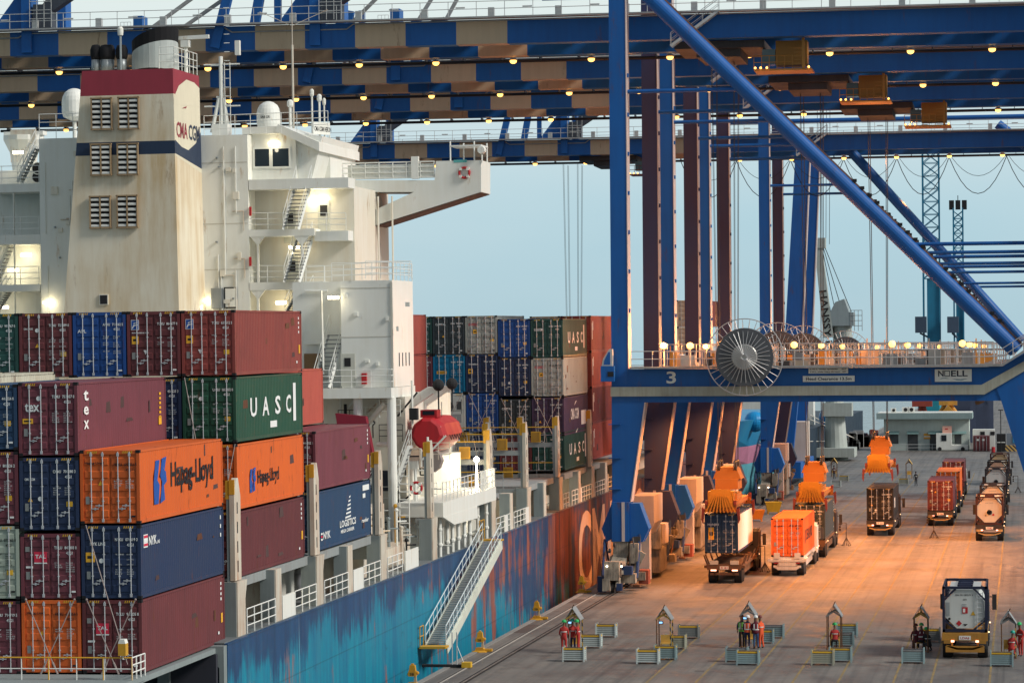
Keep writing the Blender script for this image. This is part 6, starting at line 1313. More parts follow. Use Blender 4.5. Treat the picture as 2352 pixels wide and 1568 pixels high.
for X, Y, fr, tk, st, lab, tl in ((-3.2, 165.5, 'navy', 'white', 'amber', 'white tank in a dark blue frame on the amber tailed truck', 'amber tailed truck with red lamps carrying the nearest white tank'), (-2.95, 268.6, 'brown', 'cream', 'dark', 'cream octagonal ended tank in a brown frame, second of the row of tanks', 'truck with two lit tail lamps carrying the second tank of the row'),
    (-2.9, 291.5, 'dark', 'cream', 'dark', 'cream tank directly behind the second tank', 'truck under the third tank of the row'), (-2.9, 332, 'dark', 'white', 'dark', 'white ended tank fourth in the row', 'truck under the fourth tank of the row'), (-2.9, 354.6, 'dark', 'cream', 'dark', 'cream tank fifth in the row', 'truck under the fifth tank of the row'), (-2.85, 381, 'brown', 'buff', 'dark', 'buff glowing tank at the far end of the row', 'truck under the farthest tank of the row')):
    truck(X, Y, tl, st, 'dark', L=7.2 if Y != 165.5 else 7.0, plate='LDA6' if Y < 200 else 'TK', name='tank_truck'); tank(X, Y+.25, fr, tk, lab, Y < 200)
# ================================================================== CHECKER SHELTERS, BINS, STANDS, BOLLARDS
M_HAZ = None
def hazard(name, c1, c2, sc):
    m = bpy.data.materials.new(name); m.use_nodes = True; t = m.node_tree; b = t.nodes['Principled BSDF']; tc = t.nodes.new('ShaderNodeTexCoord'); w = t.nodes.new('ShaderNodeTexWave'); w.wave_type = 'BANDS'; w.bands_direction = 'DIAGONAL'; w.inputs['Scale'].default_value = sc
    r = t.nodes.new('ShaderNodeValToRGB'); r.color_ramp.interpolation = 'CONSTANT'; r.color_ramp.elements[0].color = (*c1, 1); r.color_ramp.elements[1].color = (*c2, 1); r.color_ramp.elements[1].position = .5
    t.links.new(tc.outputs['Object'], w.inputs[0]); t.links.new(w.outputs[0], r.inputs[0]); t.links.new(r.outputs[0], b.inputs['Base Color']); b.inputs['Roughness'].default_value = .6; return m
M_HAZ = hazard('hazard_stripes', (.55, .33, .04), (.02, .02, .022), 1.3); M_HAZW = hazard('barrier_stripes', (.65, .42, .12), (.05, .035, .04), .9)
M_POST = paint('shelter_brown', (.17, .075, .03), .6, .5); M_ROOF = paint('shelter_roof', (.26, .27, .27), .55, .5, (.12, .11, .1)); M_GAB = paint('shelter_gable', (.60, .36, .08), .55, .4)
M_BIN = [paint('bin_'+n_, c, .6, .5, d) for n_, c, d in (('pale', (.55, .62, .60), (.35, .36, .34)), ('aqua', (.30, .42, .43), (.16, .22, .24)), ('steel', (.24, .25, .24), (.12, .11, .1)), ('sage', (.45, .46, .36), (.3, .28, .22)))]
def shelter(X, Y, label, rz=0.0, haz=True, screen=True, roofm=None, gab=None, group='checker shelters in a row across the lanes'):
    t = empty('checker_shelter', label, 'shelter', T(X, Y, 0, rz) @ Matrix.Scale(.92, 4), group); w, d = .42, .62
    for sx_ in (-1, 1):
        for sy_ in (-1, 1): mb = MB(); mb.box(sx_*w-.03, sx_*w+.03, sy_*d-.03, sy_*d+.03, .02, 2.02); mb.build('post', M_HAZ if haz and sx_ > 0 else M_POST, t)
    mb = MB()
    for s_ in (-1, 1): mb.add([(s_*.5, -.75, 1.98), (s_*.5, .75, 1.98), (0, .75, 2.72), (0, -.75, 2.72), (s_*.5, -.75, 2.03), (s_*.5, .75, 2.03), (0, .75, 2.78), (0, -.75, 2.78)], [(0, 1, 2, 3), (4, 7, 6, 5), (0, 4, 5, 1), (0, 3, 7, 4), (1, 5, 6, 2)])
    mb.build('roof', roofm or M_ROOF, t)
    for yy in (-.62, .62): mb = MB(); mb.prism([(-.46, 1.98), (-.46, 2.1), (0, 2.38), (.46, 2.1), (.46, 1.98), (0, 2.26)], yy-.03, yy+.03); mb.tube((0, yy, 2.3), (0, yy, 2.7), .02, 5); mb.tube((-.25, yy, 2.2), (0, yy, 2.66), .015, 4); mb.tube((.25, yy, 2.2), (0, yy, 2.66), .015, 4); mb.build('gable', gab or M_GAB, t)
    mb = MB(); mb.tube((0, -.7, 2.74), (.12, -.9, 2.98), .03, 5); mb.tube((-w, -d, 1.1), (-w, d, 1.1), .02, 5); mb.tube((w, -d, 1.1), (w, d, 1.1), .02, 5); mb.box(-w-.05, -w+.05, -d-.3, d+.3, 0, .05); mb.box(w-.05, w+.05, -d-.3, d+.3, 0, .05); mb.build('frame_rail', M_POST, t)
    if screen: mb = MB(); mb.box(-.32, -.05, -.3, -.26, 1.72, 1.92, 0); mb.box(-.3, -.1, -.305, -.3, 1.77, 1.88, 1); mb.build('screen', [M_CHECK, flat('screen_glow', (.2, .5, .9), .4, emit=1.4, ecol=(.3, .6, 1))], t)
    mb = MB(); mb.box(-.3, .3, .1, .5, .45, .52); mb.box(-.3, .3, .46, .52, .5, 1.0)
    for x in (-.27, .27): mb.tube((x, .15, 0), (x, .15, .5), .02, 5); mb.tube((x, .48, 0), (x, .48, 1), .02, 5)
    mb.build('seat', M_GAB, t)
    return t
def bin_(X, Y, label, m=0, yel=True, rz=0.0, s=1.0):
    t = empty('lashing_gear_crate', label, 'crate', T(X, Y, 0, rz), 'corrugated gear crates beside the shelters'); w, d, h = .58*s, .34*s, .74
    mb = MB()
    for k in range(5):
        z = .1+k*.11; mb.box(-w, w, -d, d, z, z+.07)
    mb.box(-w+.05, w-.05, -d+.05, d-.05, .1, .66, 1); mb.build('crate_body', [M_BIN[m], M_BIN[2]], t)
    mb = MB(); mb.box(-w-.012, w+.012, -d-.012, d+.012, .66, h); mb.box(-w+.05, w-.05, -d+.05, d-.05, h-.005, h+.003, 1); mb.build('crate_rim', [M_YEL if yel else M_ROOF, M_CHECK], t)
    mb = MB()
    for sx_ in (-1, 1):
        for sy_ in (-1, 1): mb.box(sx_*w-.04, sx_*w+.04, sy_*d-.04, sy_*d+.04, 0, h+.08)
    mb.build('crate_posts', M_BIN[m], t)
    return t
def G(u, v): return W(u, v, z=0)
SH = [(1319, 1496, 'shelter with three workers in coveralls, leftmost of the near row', 1), (1527, 1496, 'empty shelter with yellow seat, second from the left of the near row', 1), (1720, 1485, 'shelter with four workers in bright vests, third from the left', 0), (1917, 1488, 'shelter with one seated worker in red, left of the nearest tank truck by a lane', 0), (2116, 1494, 'shelter with two crouching workers, close to the left of the nearest tank truck', 0), (2317, 1508, 'shelter at the right picture edge beside the nearest tank truck', 1)]
SP = []
for u, v, lab, hz in SH:
    p = G(u, v); SP.append(p); shelter(p.x, p.y, lab, .0, bool(hz), u in (1319, 1527, 1720), None, M_GAB if u in (1319, 1527, 2116) else M_ROOF)
for u, v, lab, r_ in ((1916, 1094, 'small far shelter with amber frame near the second ship bow', None), (2088, 1097, 'small far shelter beside the hanging spreader', None)):
    p = G(u, v); shelter(p.x, p.y, lab, 0, False, False, M_GAB, M_POST, 'shelters far down the quay')
for u, v, m, ye, lab in ((1317, 1519, 0, 1, 'pale crate with yellow rim in front of the leftmost near shelter'), (1356, 1488, 0, 1, 'pale crate with yellow rim right behind the leftmost near shelter'), (1391, 1463, 0, 1, 'pale crate with yellow rim standing alone right of the leftmost shelter'), (1487, 1524, 0, 1, 'pale crate with bright yellow rim left in front of the empty shelter'), (1527, 1515, 1, 1, 'bluish crate in front of the empty shelter'), (1550, 1490, 3, 1, 'ochre crate behind the empty shelter'), (1581, 1466, 2, 1, 'dark grey crate with yellow rim right of the empty shelter'),
    (1692, 1520, 1, 0, 'blue grey crate left in front of the shelter with four workers'), (1717, 1527, 1, 1, 'pale aqua crate in front of the shelter with four workers'), (1752, 1477, 1, 1, 'aqua crate hidden behind the worker in orange'), (1776, 1465, 1, 0, 'aqua crate standing right of the shelter with four workers'), (1889, 1527, 3, 1, 'sage crate with amber rim in front of the single seated worker'), (1930, 1520, 1, 1, 'aqua crate right in front of the single seated worker'), (1936, 1484, 1, 0, 'aqua crate behind the single seated worker'), (1945, 1462, 1, 1, 'aqua crate farther behind the single seated worker'),
    (2097, 1523, 1, 0, 'aqua crate in front of the shelter left of the nearest tank truck'), (2135, 1474, 2, 1, 'grey crate between the shelter and the nearest tank truck'), (2301, 1530, 1, 1, 'aqua crate with amber rim at the lower right corner'), (1938, 1105, 3, 1, 'pinkish far crate beside the small amber shelter'), (1920, 1118, 0, 0, 'pale yellow far crate in front of the small amber shelter'), (2075, 1112, 3, 1, 'yellow far crate by the far shelter'), ):
    p = G(u, v); bin_(p.x, p.y+.34, lab, m, ye)
def stand(u, v, label, h=2.0, s=1):
    p = G(u, v); t = empty('lamp_stand', label, 'lamp stand', T(p.x, p.y, 0), 'portable signal stands between the lanes')
    mb = MB(); mb.tube((0, 0, .05), (0, 0, h), .035, 6)
    for a in range(4): c, s_ = math.cos(a*math.pi/2+.6), math.sin(a*math.pi/2+.6); mb.tube((c*.42, s_*.42, .05), (0, 0, .75), .03, 5); mb.ball((c*.42, s_*.42, .06), .06, 0, 8, 5)
    mb.tube((0, 0, h), (-.55, 0, h), .03, 5); mb.build('stand', flat('stand_dark', (.06, .045, .04), .6), t)
    mb = MB()
    for k in range(3): mb.box(-.64, -.46, -.09, .09, h-.2-k*.24, h-.02-k*.24)
    mb.build('signal_head', flat('signal_dark', (.05, .035, .03), .6), t)
for u, v, lab in ((1757, 1313, 'signal stand between the flatbed truck and the orange loaded truck'), (1944, 1253, 'signal stand right of the dark green container truck'), (2145, 1235, 'signal stand between the black and the maroon container trucks'), (2275, 1180, 'signal stand left of the second tank'), (2386/1.0204, 1131, 'signal stand right of the row of tanks')): stand(u, v, lab)
def bollard(u, v, label, s=1.0):
    p = G(u, v); t = empty('mooring_bollard', label, 'bollard', T(p.x, p.y, 0) @ Matrix.Scale(.66, 4), 'yellow mooring hooks along the quay edge'); m = paint('bollard_yellow', (.62, .31, .02), .5, .5, (.28, .14, .03), scale=2)
    mb = MB(); mb.lathe([(.75, 0), (.75, .06), (.5, .14)], (0, 0, 0), 'z', 8); mb.box(-.2, 1.05, -.28, .28, .06, .26); mb.prism([(-.45, .1), (.45, .1), (.3, .38), (-.3, .38)], -.3, .3); mb.build('base', m, t)
    mb = MB(); mb.prism([(.1, .3), (.34, .3), (.26, 1.1), (.16, 1.1)], -.1, .1); mb.build('stem', paint('bollard_stem', (.50, .38, .25), .5, .5), t)
    mb = MB(); mb.box(-.3, .3, -.25, .25, .85, 1.25); mb.prism([(-.26, 1.25), (.26, 1.25), (.2, 1.7), (-.2, 1.7)], -.2, .2); mb.ball((.38, 0, 1.1), .14, 0, 8, 5); mb.ball((-.3, 0, 1.0), .14, 0, 8, 5); mb.box(-.1, .1, -.1, .1, 1.7, 1.82); mb.text('SB', (-.18, -.256, .92), XD, ZD, .2, 1, .34); mb.build('hook_head', [m, M_CHECK], t)
for u, v, lab in ((948, 1577, 'yellow mooring hook cut off at the bottom edge below the gangway foot'), (1103, 1496, 'yellow mooring hook just right of the gangway foot'), (1233, 1422, 'yellow mooring hook third along the quay edge'), (1336, 1360, 'yellow mooring hook farthest, beside the first crane leg')): bollard(u, v, lab)
p = G(1062, 1532); gf = empty('stanchion_base', 'small steel post frame with a foot block on the quay edge by the gangway', 'post frame', T(p.x, p.y, 0)); mb = MB(); mb.box(-2.2, .1, -.15, .15, .02, .16, 1); mb.box(.0, .5, -.25, .25, .02, .3, 0); mb.tube((-.55, 0, .1), (-.55, 0, 1.9), .035, 5, 2); mb.tube((-.3, 0, .1), (-.3, 0, 1.9), .035, 5, 2); mb.tube((-.3, 0, 1.2), (.1, 0, .2), .02, 4, 2); mb.build('post', [M_YEL, M_CHECK, M_CRL], gf)
for u, v, lab, w, h, m in ((1734, 1197, 'orange tapered skip on small feet, nearer of two', 1.5, 1.15, 'skip_orange'), (1775, 1180, 'yellow skip frame on legs, farther of two', 1.4, 1.25, 'skip_yellow')):
    p = G(u, v); t = empty('waste_skip', lab, 'skip', T(p.x, p.y+.6, 0, .15)); mm = paint(m, (.66, .24, .03) if 'orange' in m else (.74, .42, .03), .5, .4); mb = MB()
    a, b_ = w*.62, w*.42; vs = [(-b_, -.5, .2), (b_, -.5, .2), (b_, .5, .2), (-b_, .5, .2), (-a, -.8, h), (a, -.8, h), (a, .8, h), (-a, .8, h), (-a+.08, -.72, h), (a-.08, -.72, h), (a-.08, .72, h), (-a+.08, .72, h), (-b_+.1, -.45, .35), (b_-.1, -.45, .35), (b_-.1, .45, .35), (-b_+.1, .45, .35)]
    mb.add(vs, [(0, 3, 2, 1), (0, 1, 5, 4), (1, 2, 6, 5), (2, 3, 7, 6), (3, 0, 4, 7), (4, 5, 9, 8), (5, 6, 10, 9), (6, 7, 11, 10), (7, 4, 8, 11), (8, 9, 13, 12), (9, 10, 14, 13), (10, 11, 15, 14), (11, 8, 12, 15), (12, 13, 14, 15)]); mb.build('body', mm, t)
    mb = MB()
    for sx_ in (-.4, .4):
        for sy_ in (-.35, .35): mb.box(sx_*w-.07, sx_*w+.07, sy_-.07, sy_+.07, 0, .22)
    mb.build('feet', mm, t)
# ================================================================== PEOPLE
M_SKIN = flat('skin', (.16, .075, .045), .6); M_HAIR = flat('hair', (.01, .008, .008), .7)
def cloth(n_, c): return paint('cloth_'+n_, c, .85, .35, scale=3)
CL_ = {'red': cloth('red', (.42, .035, .03)), 'orange': cloth('orange', (.72, .10, .03)), 'navy': cloth('navy', (.015, .02, .06)), 'maroon': cloth('maroon', (.13, .015, .03)), 'lime': cloth('lime', (.22, .62, .10)), 'dark': cloth('dark', (.025, .025, .03)), 'jeans': cloth('jeans', (.05, .10, .22)), 'brown': cloth('brown', (.08, .035, .03)), 'khaki': cloth('khaki', (.33, .28, .22))}
M_HELM = {'green': flat('helmet_green', (.02, .42, .12), .35), 'white': flat('helmet_white', (.75, .75, .72), .35), 'maroon': flat('helmet_maroon', (.16, .03, .02), .4), 'teal': flat('helmet_teal', (.02, .38, .30), .35)}
M_REFL = flat('reflective', (.74, .74, .70), .4)
def skin(name, nodes, edges, mats, par, zone=None):
    """one continuous surface grown round a jointed skeleton"""
    me = bpy.data.meshes.new(name); me.from_pydata([n_[0] for n_ in nodes], edges, []); o = bpy.data.objects.new(name, me); COL.objects.link(o)
    md = o.modifiers.new('skin', 'SKIN'); md.use_smooth_shade = True
    for i, n_ in enumerate(nodes):
        s_ = me.skin_vertices[0].data[i]; r = n_[1]; s_.radius = r if isinstance(r, tuple) else (r, r); s_.use_root = i == 0
    sb = o.modifiers.new('sub', 'SUBSURF'); sb.levels = 1; sb.render_levels = 1
    dg = bpy.context.evaluated_depsgraph_get(); m2 = bpy.data.meshes.new_from_object(o.evaluated_get(dg)); bpy.data.objects.remove(o)
    for m in mats: m2.materials.append(m)
    if zone:
        for p in m2.polygons: p.material_index = zone(p.center)
    o2 = bpy.data.objects.new(name, m2); COL.objects.link(o2); o2.parent = par; return o2
def person(X, Y, rz, label, top, legs, helm, vest=None, pose='stand', z0=0.0, group='workers on the quay', gx=.0):
    t = empty('person', label, 'person', T(X, Y, z0, rz), group)
    if pose == 'stand':
        hip, kn, an = .92, .50, .08; lean = .05; foot = (.11, .02), (.12, -.06); knx = (.1, .03)
    elif pose == 'walk':
        hip, kn, an = .91, .49, .09; lean = .04; foot = (.1, .30), (.1, -.30); knx = (.1, .16)
    elif pose == 'sit':
        hip, kn, an = .52, .50, .08; lean = .18; foot = (.14, .42), (.12, .40); knx = (.13, .44)
    else:
        hip, kn, an = .42, .52, .08; lean = .30; foot = (.16, .12), (.16, .05); knx = (.18, .38)
    tl = .52; ch = hip+tl*(.9 if lean > .15 else .98); yc = lean; nk = ch+.13; hd = nk+.15; yh = yc+.04
    N = [((0, 0, hip), (.145, .12)), ((0, yc*.4, hip+.2), (.135, .105)), ((0, yc, ch-.08), (.17, .12)), ((0, yc, nk-.03), .06), ((0, yh, nk+.06), .075), ((0, yh+.01, hd+.05), .095)]; E = [(0, 1), (1, 2), (2, 3), (3, 4), (4, 5)]
    for s_, (fxx, fy) in ((-1, foot[0]), (1, foot[1])):
        i = len(N); kny = knx[1]*(1 if (s_ < 0 or pose != 'walk') else -.2)
        N += [((s_*.10, 0, hip-.06), .088), ((s_*knx[0], kny, kn), .066), ((s_*fxx, fy, an+.03), .045), ((s_*fxx, fy+.15, .045), .042)]; E += [(0, i), (i, i+1), (i+1, i+2), (i+2, i+3)]
        i = len(N); fwd = .22 if pose != 'walk' else .18*s_
        N += [((s_*.19, yc, ch-.02), .062), ((s_*.255, yc-.02+(.06 if pose != 'stand' else 0), ch-.29), .048), ((s_*.22, yc+fwd, ch-.46 if pose in ('stand', 'walk') else ch-.34), .036)]; E += [(2, i), (i, i+1), (i+1, i+2)]
    zn = nk-.02
    def zone(c):
        if c.z > zn: return 0
        if abs(c.x) > .12 and c.z < ch-.40 and c.z > ch-.52 and abs(c.y) > .1 and pose in ('stand', 'walk'): return 0
        return 1 if c.z > hip-.02 else (3 if c.z < .11 else 2)
    b_ = skin('body', N, E, [M_SKIN, CL_[top], CL_[legs], M_BLK], t, zone)
    for s_ in (-1, 1):
        base = Vector((s_*.22, yc+(.22 if pose != 'walk' else .18*s_), ch-.46 if pose in ('stand', 'walk') else ch-.34)); mb = MB(); mb.ball(base+Vector((0, .02, -.05)), .05, 0, 8, 6, (.6, .7, 1.0))
        for k in range(4): q = base+Vector(((k-1.5)*.018*.7, .03+.012*(k-1.5), -.09)); mb.tube(q, q+Vector((0, .02, -.05-.012*(1.5-abs(k-1.5)))), .010, 5, 0, .008)
        q = base+Vector((-s_*.03, .02, -.05)); mb.tube(q, q+Vector((-s_*.025, .03, -.035)), .011, 5, 0, .009); mb.build('hand', M_SKIN, t)
    H0 = Vector((0, yh+.01, hd+.03)); mb = MB()
    for s_ in (-1, 1): mb.ball(H0+Vector((s_*.035, .088, .01)), .012, 1, 6, 4); mb.ball(H0+Vector((s_*.095, 0, -.01)), .022, 0, 6, 4, (.5, .8, 1.2))
    mb.prism([(H0.y+.085, H0.z+.005), (H0.y+.115, H0.z-.03), (H0.y+.085, H0.z-.035)], H0.x-.012, H0.x+.012, 'x', 0); mb.cbox(H0+Vector((0, .086, -.06)), (.045, .012, .01), 1); mb.build('face', [M_SKIN, M_HAIR], t)
    if helm:
        mb = MB(); mb.lathe([(.128, .03), (.13, .06), (.12, .12), (.08, .165), (.01, .18)], H0, 'z', 14); mb.lathe([(.13, .03), (.155, .025), (.155, .035), (.13, .045)], H0+Vector((0, .02, 0)), 'z', 14); mb.build('helmet', M_HELM[helm], t, smooth=True)
    else:
        mb = MB(); mb.ball(H0+Vector((0, -.015, .03)), .108, 0, 10, 6, (1, 1, .95)); mb.build('hair', M_HAIR, t, smooth=True)
    if vest:
        mb = MB(); n_ = 16; rings = []
        for z, w, d in ((hip+.02, .185, .155), (hip+.2, .178, .15), (ch-.12, .212, .16), (ch+.03, .19, .135)): f = (z-hip)/(ch-hip); rings.append([(w*math.cos(2*math.pi*i/n_), yc*max(0, min(1, f))+d*math.sin(2*math.pi*i/n_), z) for i in range(n_)])
        vs = [p for r in rings for p in r]; mb.add(vs, [(k*n_+i, k*n_+(i+1) % n_, (k+1)*n_+(i+1) % n_, (k+1)*n_+i) for k in range(3) for i in range(n_)]); v_ = mb.build('vest', CL_[vest], t, smooth=True)
        mb = MB(); z = hip+.16
        for zz in (z, ): mb.add([(.19*math.cos(2*math.pi*i/n_), yc*.3+.163*math.sin(2*math.pi*i/n_), q) for q in (zz, zz+.06) for i in range(n_)], [(i, (i+1) % n_, n_+(i+1) % n_, n_+i) for i in range(n_)])
        for s_ in (-1, 1): mb.box(s_*.1-.025, s_*.1+.025, yc-.175, yc-.165, hip+.22, ch); mb.box(s_*.1-.025, s_*.1+.025, yc+.16, yc+.17, hip+.22, ch)
        mb.build('reflective_band', M_REFL, v_)
    else:
        mb = MB(); n_ = 16; zz = hip+.30; mb.add([(.178*math.cos(2*math.pi*i/n_), yc*.6+.138*math.sin(2*math.pi*i/n_), q) for q in (zz, zz+.045) for i in range(n_)], [(i, (i+1) % n_, n_+(i+1) % n_, n_+i) for i in range(n_)]); mb.build('reflective_band', M_REFL, t)
    return t
def near(i, dx, dy): p = SP[i]; return p.x+dx, p.y+dy
x, y = near(0, -.42, -1.1); person(x, y, 0, 'person in red coveralls and green helmet, left of the group at the leftmost shelter', 'red', 'red', 'green')
x, y = near(0, .02, -.55); person(x, y, .5, 'person in dark red with dark trousers and green helmet, middle of the leftmost shelter group', 'red', 'navy', 'teal')
x, y = near(0, .38, -.8); person(x, y, 1.6, 'person in red coveralls and green helmet, right of the leftmost shelter group, turned sideways', 'red', 'red', 'green')
x, y = near(2, -.36, -.45); person(x, y, .2, 'person in lime vest with dark red helmet, left of the four by the third shelter', 'navy', 'dark', 'maroon', 'lime')
x, y = near(2, .0, -.9); person(x, y, -.2, 'person in orange vest with white helmet, second of the four by the third shelter', 'navy', 'navy', 'white', 'orange')
x, y = near(2, .50, -1.0); person(x, y, .1, 'person in maroon vest with white bands, white helmet and blue jeans by the third shelter', 'maroon', 'jeans', 'white', 'maroon')
x, y = near(2, .80, -.9); person(x, y, .9, 'person in bright orange coveralls at the right of the four by the third shelter', 'orange', 'orange', 'maroon')
x, y = near(3, .05, -.15); person(x, y, .2, 'person in red with green helmet sitting in the shelter second from the nearest tank truck', 'red', 'dark', 'green', None, 'sit')
x, y = near(4, .05, -.25); person(x, y, .15, 'person in white banded maroon vest and green helmet sitting left of the tank truck', 'maroon', 'dark', 'green', 'maroon', 'sit', .12)
x, y = near(4, .46, -.5); person(x, y, .5, 'person in dark clothes with green helmet crouching close to the nearest tank truck', 'dark', 'dark', 'green', None, 'crouch')
x, y = near(4, -.30, .2); person(x, y, .1, 'person in dark maroon coveralls inside the shelter left of the tank truck', 'maroon', 'maroon', 'maroon', None, 'sit', .05)
x, y = near(5, .12, -.3); person(x, y, -.3, 'person in red coveralls with teal helmet bending in the shelter at the right edge', 'red', 'red', 'teal', None, 'crouch', .1)
x, y = near(5, .66, .3); person(x, y, 2.4, 'person in red coveralls with green helmet standing at the right picture edge', 'red', 'red', 'green')
p = G(2300, 1218); person(p.x, p.y, 2.6, 'person in pale clothes walking alone right of the second tank', 'khaki', 'khaki', None, None, 'walk')
for u, v, lab, a in ((2104, 1116, 'person in dark clothes with white shirt under the far shelter', 'dark'), (1916, 1100, 'person standing in the small amber far shelter', 'brown')):
    p = G(u, v); person(p.x, p.y, .3, lab, a, 'dark', None)
for i, (u, a, h) in enumerate(((2057, 'dark', 'white'), (2062, 'dark', 'white'), (2088, 'dark', 'white'), (2094, 'lime', 'white'), (2100, 'navy', 'teal'))):
    p = G(u, 1029); person(p.x, p.y-.3*i, 3.0, ['person in dark clothes in the doorway of the far grey building, left one', 'person in dark clothes in the doorway of the far grey building, right one', 'person in dark clothes at the left of the three before the far building', 'person in lime top among the three before the far building', 'person in navy with teal helmet at the right of the three before the far building'][i], a, 'dark', h)
# ================================================================== FAR END OF THE QUAY
Yf = 516.0
def far(u, v, y=Yf): p = W(u, v, y=y); return p
a = far(2030, 962); b_ = far(2226, 1033); x0, x1 = a.x, b_.x; zt = a.z
M_BLD = paint('office_mint', (.50, .57, .53), .7, .4, (.32, .35, .32), jitter=0)
bd = empty('quay_office', 'low mint grey office building with flat roof at the far end of the quay', 'building', T(0, Yf, 0))
mb = MB(); mb.box(x0, x1, 0, 9, 0, zt); mb.build('wall', M_BLD, bd)
mb = MB(); mb.box(x0-1.2, x1+.6, -1.4, 9.5, zt, zt+1.0, 0); mb.box(x0-1.0, x1+.5, -1.2, 9.4, zt+1.0, zt+1.12, 1); mb.build('roof', [paint('roof_teal_grey', (.27, .36, .36), .6, .4, jitter=0), M_WS], bd)
for f0, f1, z0, z1 in ((.05, .17, 1.2, 2.9), (.28, .40, .1, 2.9), (.54, .62, .1, 2.9), (.83, .91, 1.1, 2.9)): mb = MB(); mb.box(x0+(x1-x0)*f0, x0+(x1-x0)*f1, -.08, .02, z0, z1, 0); mb.build('window', [flat('office_dark', (.05, .06, .065), .3)], bd)
for f0, f1 in ((.03, .18), (.27, .41), (.52, .72), (.80, .97)): mb = MB(); mb.prism([(-.7, 2.9), (.0, 3.3), (.0, 3.15), (-.7, 2.8)], x0+(x1-x0)*f0, x0+(x1-x0)*f1, 'x'); mb.build('awning', paint('awning_teal', (.20, .32, .31), .6, .3), bd)
for f0, f1, z0, z1, m, tx in ((.47, .545, 2.0, 2.9, (.72, .35, .05), 'SMOKING'), (.69, .80, 2.9, 4.2, (.72, .38, .30), 'P')):
    mb = MB(); mb.box(x0+(x1-x0)*f0, x0+(x1-x0)*f1, -.82 if z0 > 2.5 else -.12, -.75 if z0 > 2.5 else -.03, z0, z1, 0)
    if tx != 'P': mb.box(x0+(x1-x0)*f0, x0+(x1-x0)*f1, -.14, -.125, z0+.3, z0+.5, 1)
    else: mb.box(x0+(x1-x0)*(f0+.03), x0+(x1-x0)*(f1-.045), -.84, -.825, z0+.7, z0+.9, 2)
    mb.build('notice', [flat('notice_%d' % int(z0*10), m, .6), M_WS, M_HRED], bd)
mb = MB(); mb.rail([(x0, -2.2, 0), (x1, -2.2, 0)], 1.1, .04, 2, 2); mb.build('fence_rail', M_CRL, bd)
mb = MB(); mb.box(x0+(x1-x0)*.62, x0+(x1-x0)*.80, -2.6, -.6, 1.0, 3.0, 0); mb.box(x0+(x1-x0)*.62, x0+(x1-x0)*.99, -2.6, -.6, 0.2, 1.0, 0); mb.box(x0+(x1-x0)*.68, x0+(x1-x0)*.74, -2.65, -2.58, 1.7, 2.7, 1)
van = empty('parked_van', 'white panel van parked against the far office building', 'van', T(0, Yf, 0)); mb.build('body', [M_WS, M_GLASS], van)
for f in (.66, .93): mb = MB(); mb.lathe([(.1, -.1), (.34, -.1), (.34, .1), (.1, .1)], (x0+(x1-x0)*f, -2.6, .35), 'y', 12); mb.build('wheel', M_TYRE, van)
for f in (.07, .21, .28): 
    x = x0+(x1-x0)*f+.6; t = empty('air_conditioner', 'white air conditioning unit on the office roof, %s' % {.07: 'leftmost and smallest of three', .21: 'middle of three', .28: 'right hand one of three'}[f], 'air conditioner', T(x, Yf+1, zt+1.12), 'air conditioners on the office roof'); k = .8 if f == .07 else 1.0; mb = MB(); mb.box(-.55*k, .55*k, 0, .5, 0, .9*k); mb.build('casing', M_WS, t); mb = MB(); mb.lathe([(.33*k, 0), (.33*k, -.03)], (.05, -.01, .45*k), 'y', 14); mb.build('fan', M_CHECK, t)
def slab_thing(name, label, cat, u0, v0, u1, v1, y, d, mat, part='body', group=None):
    p, q = W(u0, v0, y=y), W(u1, v1, y=y); t = empty(name, label, cat, T(p.x, y, 0), group); mb = MB(); mb.box(0, q.x-p.x, 0, d, max(0, q.z), p.z); mb.build(part, mat, t); return t, q.x-p.x, max(0, q.z), p.z
t, w, z0, z1 = slab_thing('storage_container', 'dark red storage container right of the far office', 'container', 2235, 1001, 2273, 1036, 512, 5, [PC['maroon']])
mb = MB(); mb.box(.1, w-.1, -.06, -.01, .2, z1-.2, 0); mb.box(.6, 1.0, -.08, -.06, z1-.8, z1-.5, 1); mb.box(1.5, 1.9, -.08, -.06, z1-.8, z1-.5, 1)
for x in (.5, w*.4, w*.6, w-.5): mb.tube((x, -.09, .1), (x, -.09, z1-.1), .03, 5, 2)
mb.build('door', [PC['maroon'], M_WS, M_BAR], t)
t, w, z0, z1 = slab_thing('wall_hut', 'pale hut with two square windows behind the dark red storage container', 'hut', 2234, 986, 2285, 1030, 518, 4, M_WS)
for x in (1.3, 3.0): mb = MB(); mb.box(x, x+.75, -.05, .0, z1-.95, z1-.35); mb.build('window', M_CHECK, t)
t, w, z0, z1 = slab_thing('equipment_cabinet', 'black equipment cabinet beside the dark red storage container', 'cabinet', 2289, 996, 2310, 1036, 509, 2, [PC['black']])
mb = MB(); mb.box(.1, w-.1, -.05, 0, z1*.5, z1*.55); mb.build('shelf', M_WS, t)
t, w, z0, z1 = slab_thing('boundary_wall', 'grey boundary wall with a blue poster at the right', 'wall', 2312, 995, 2420, 1035, 514, .5, paint('wall_grey', (.20, .23, .27), .7, .3))
mb = MB(); mb.box(1.0, 3.2, -.05, 0, z1*.45, z1*.85); mb.build('poster', flat('poster_blue', (.05, .28, .5), .6), t)
t, w, z0, z1 = slab_thing('striped_barrier', 'low barrier with slanted dark stripes before the boundary wall', 'barrier', 2309, 1022, 2342, 1036, 505, .5, [M_HAZW])
t, w, z0, z1 = slab_thing('oil_drum', 'red drum beside the dark red storage container', 'drum', 2278, 1024, 2285, 1036, 506, .1, [M_HRED]); 
for o in t.children: bpy.data.objects.remove(o)
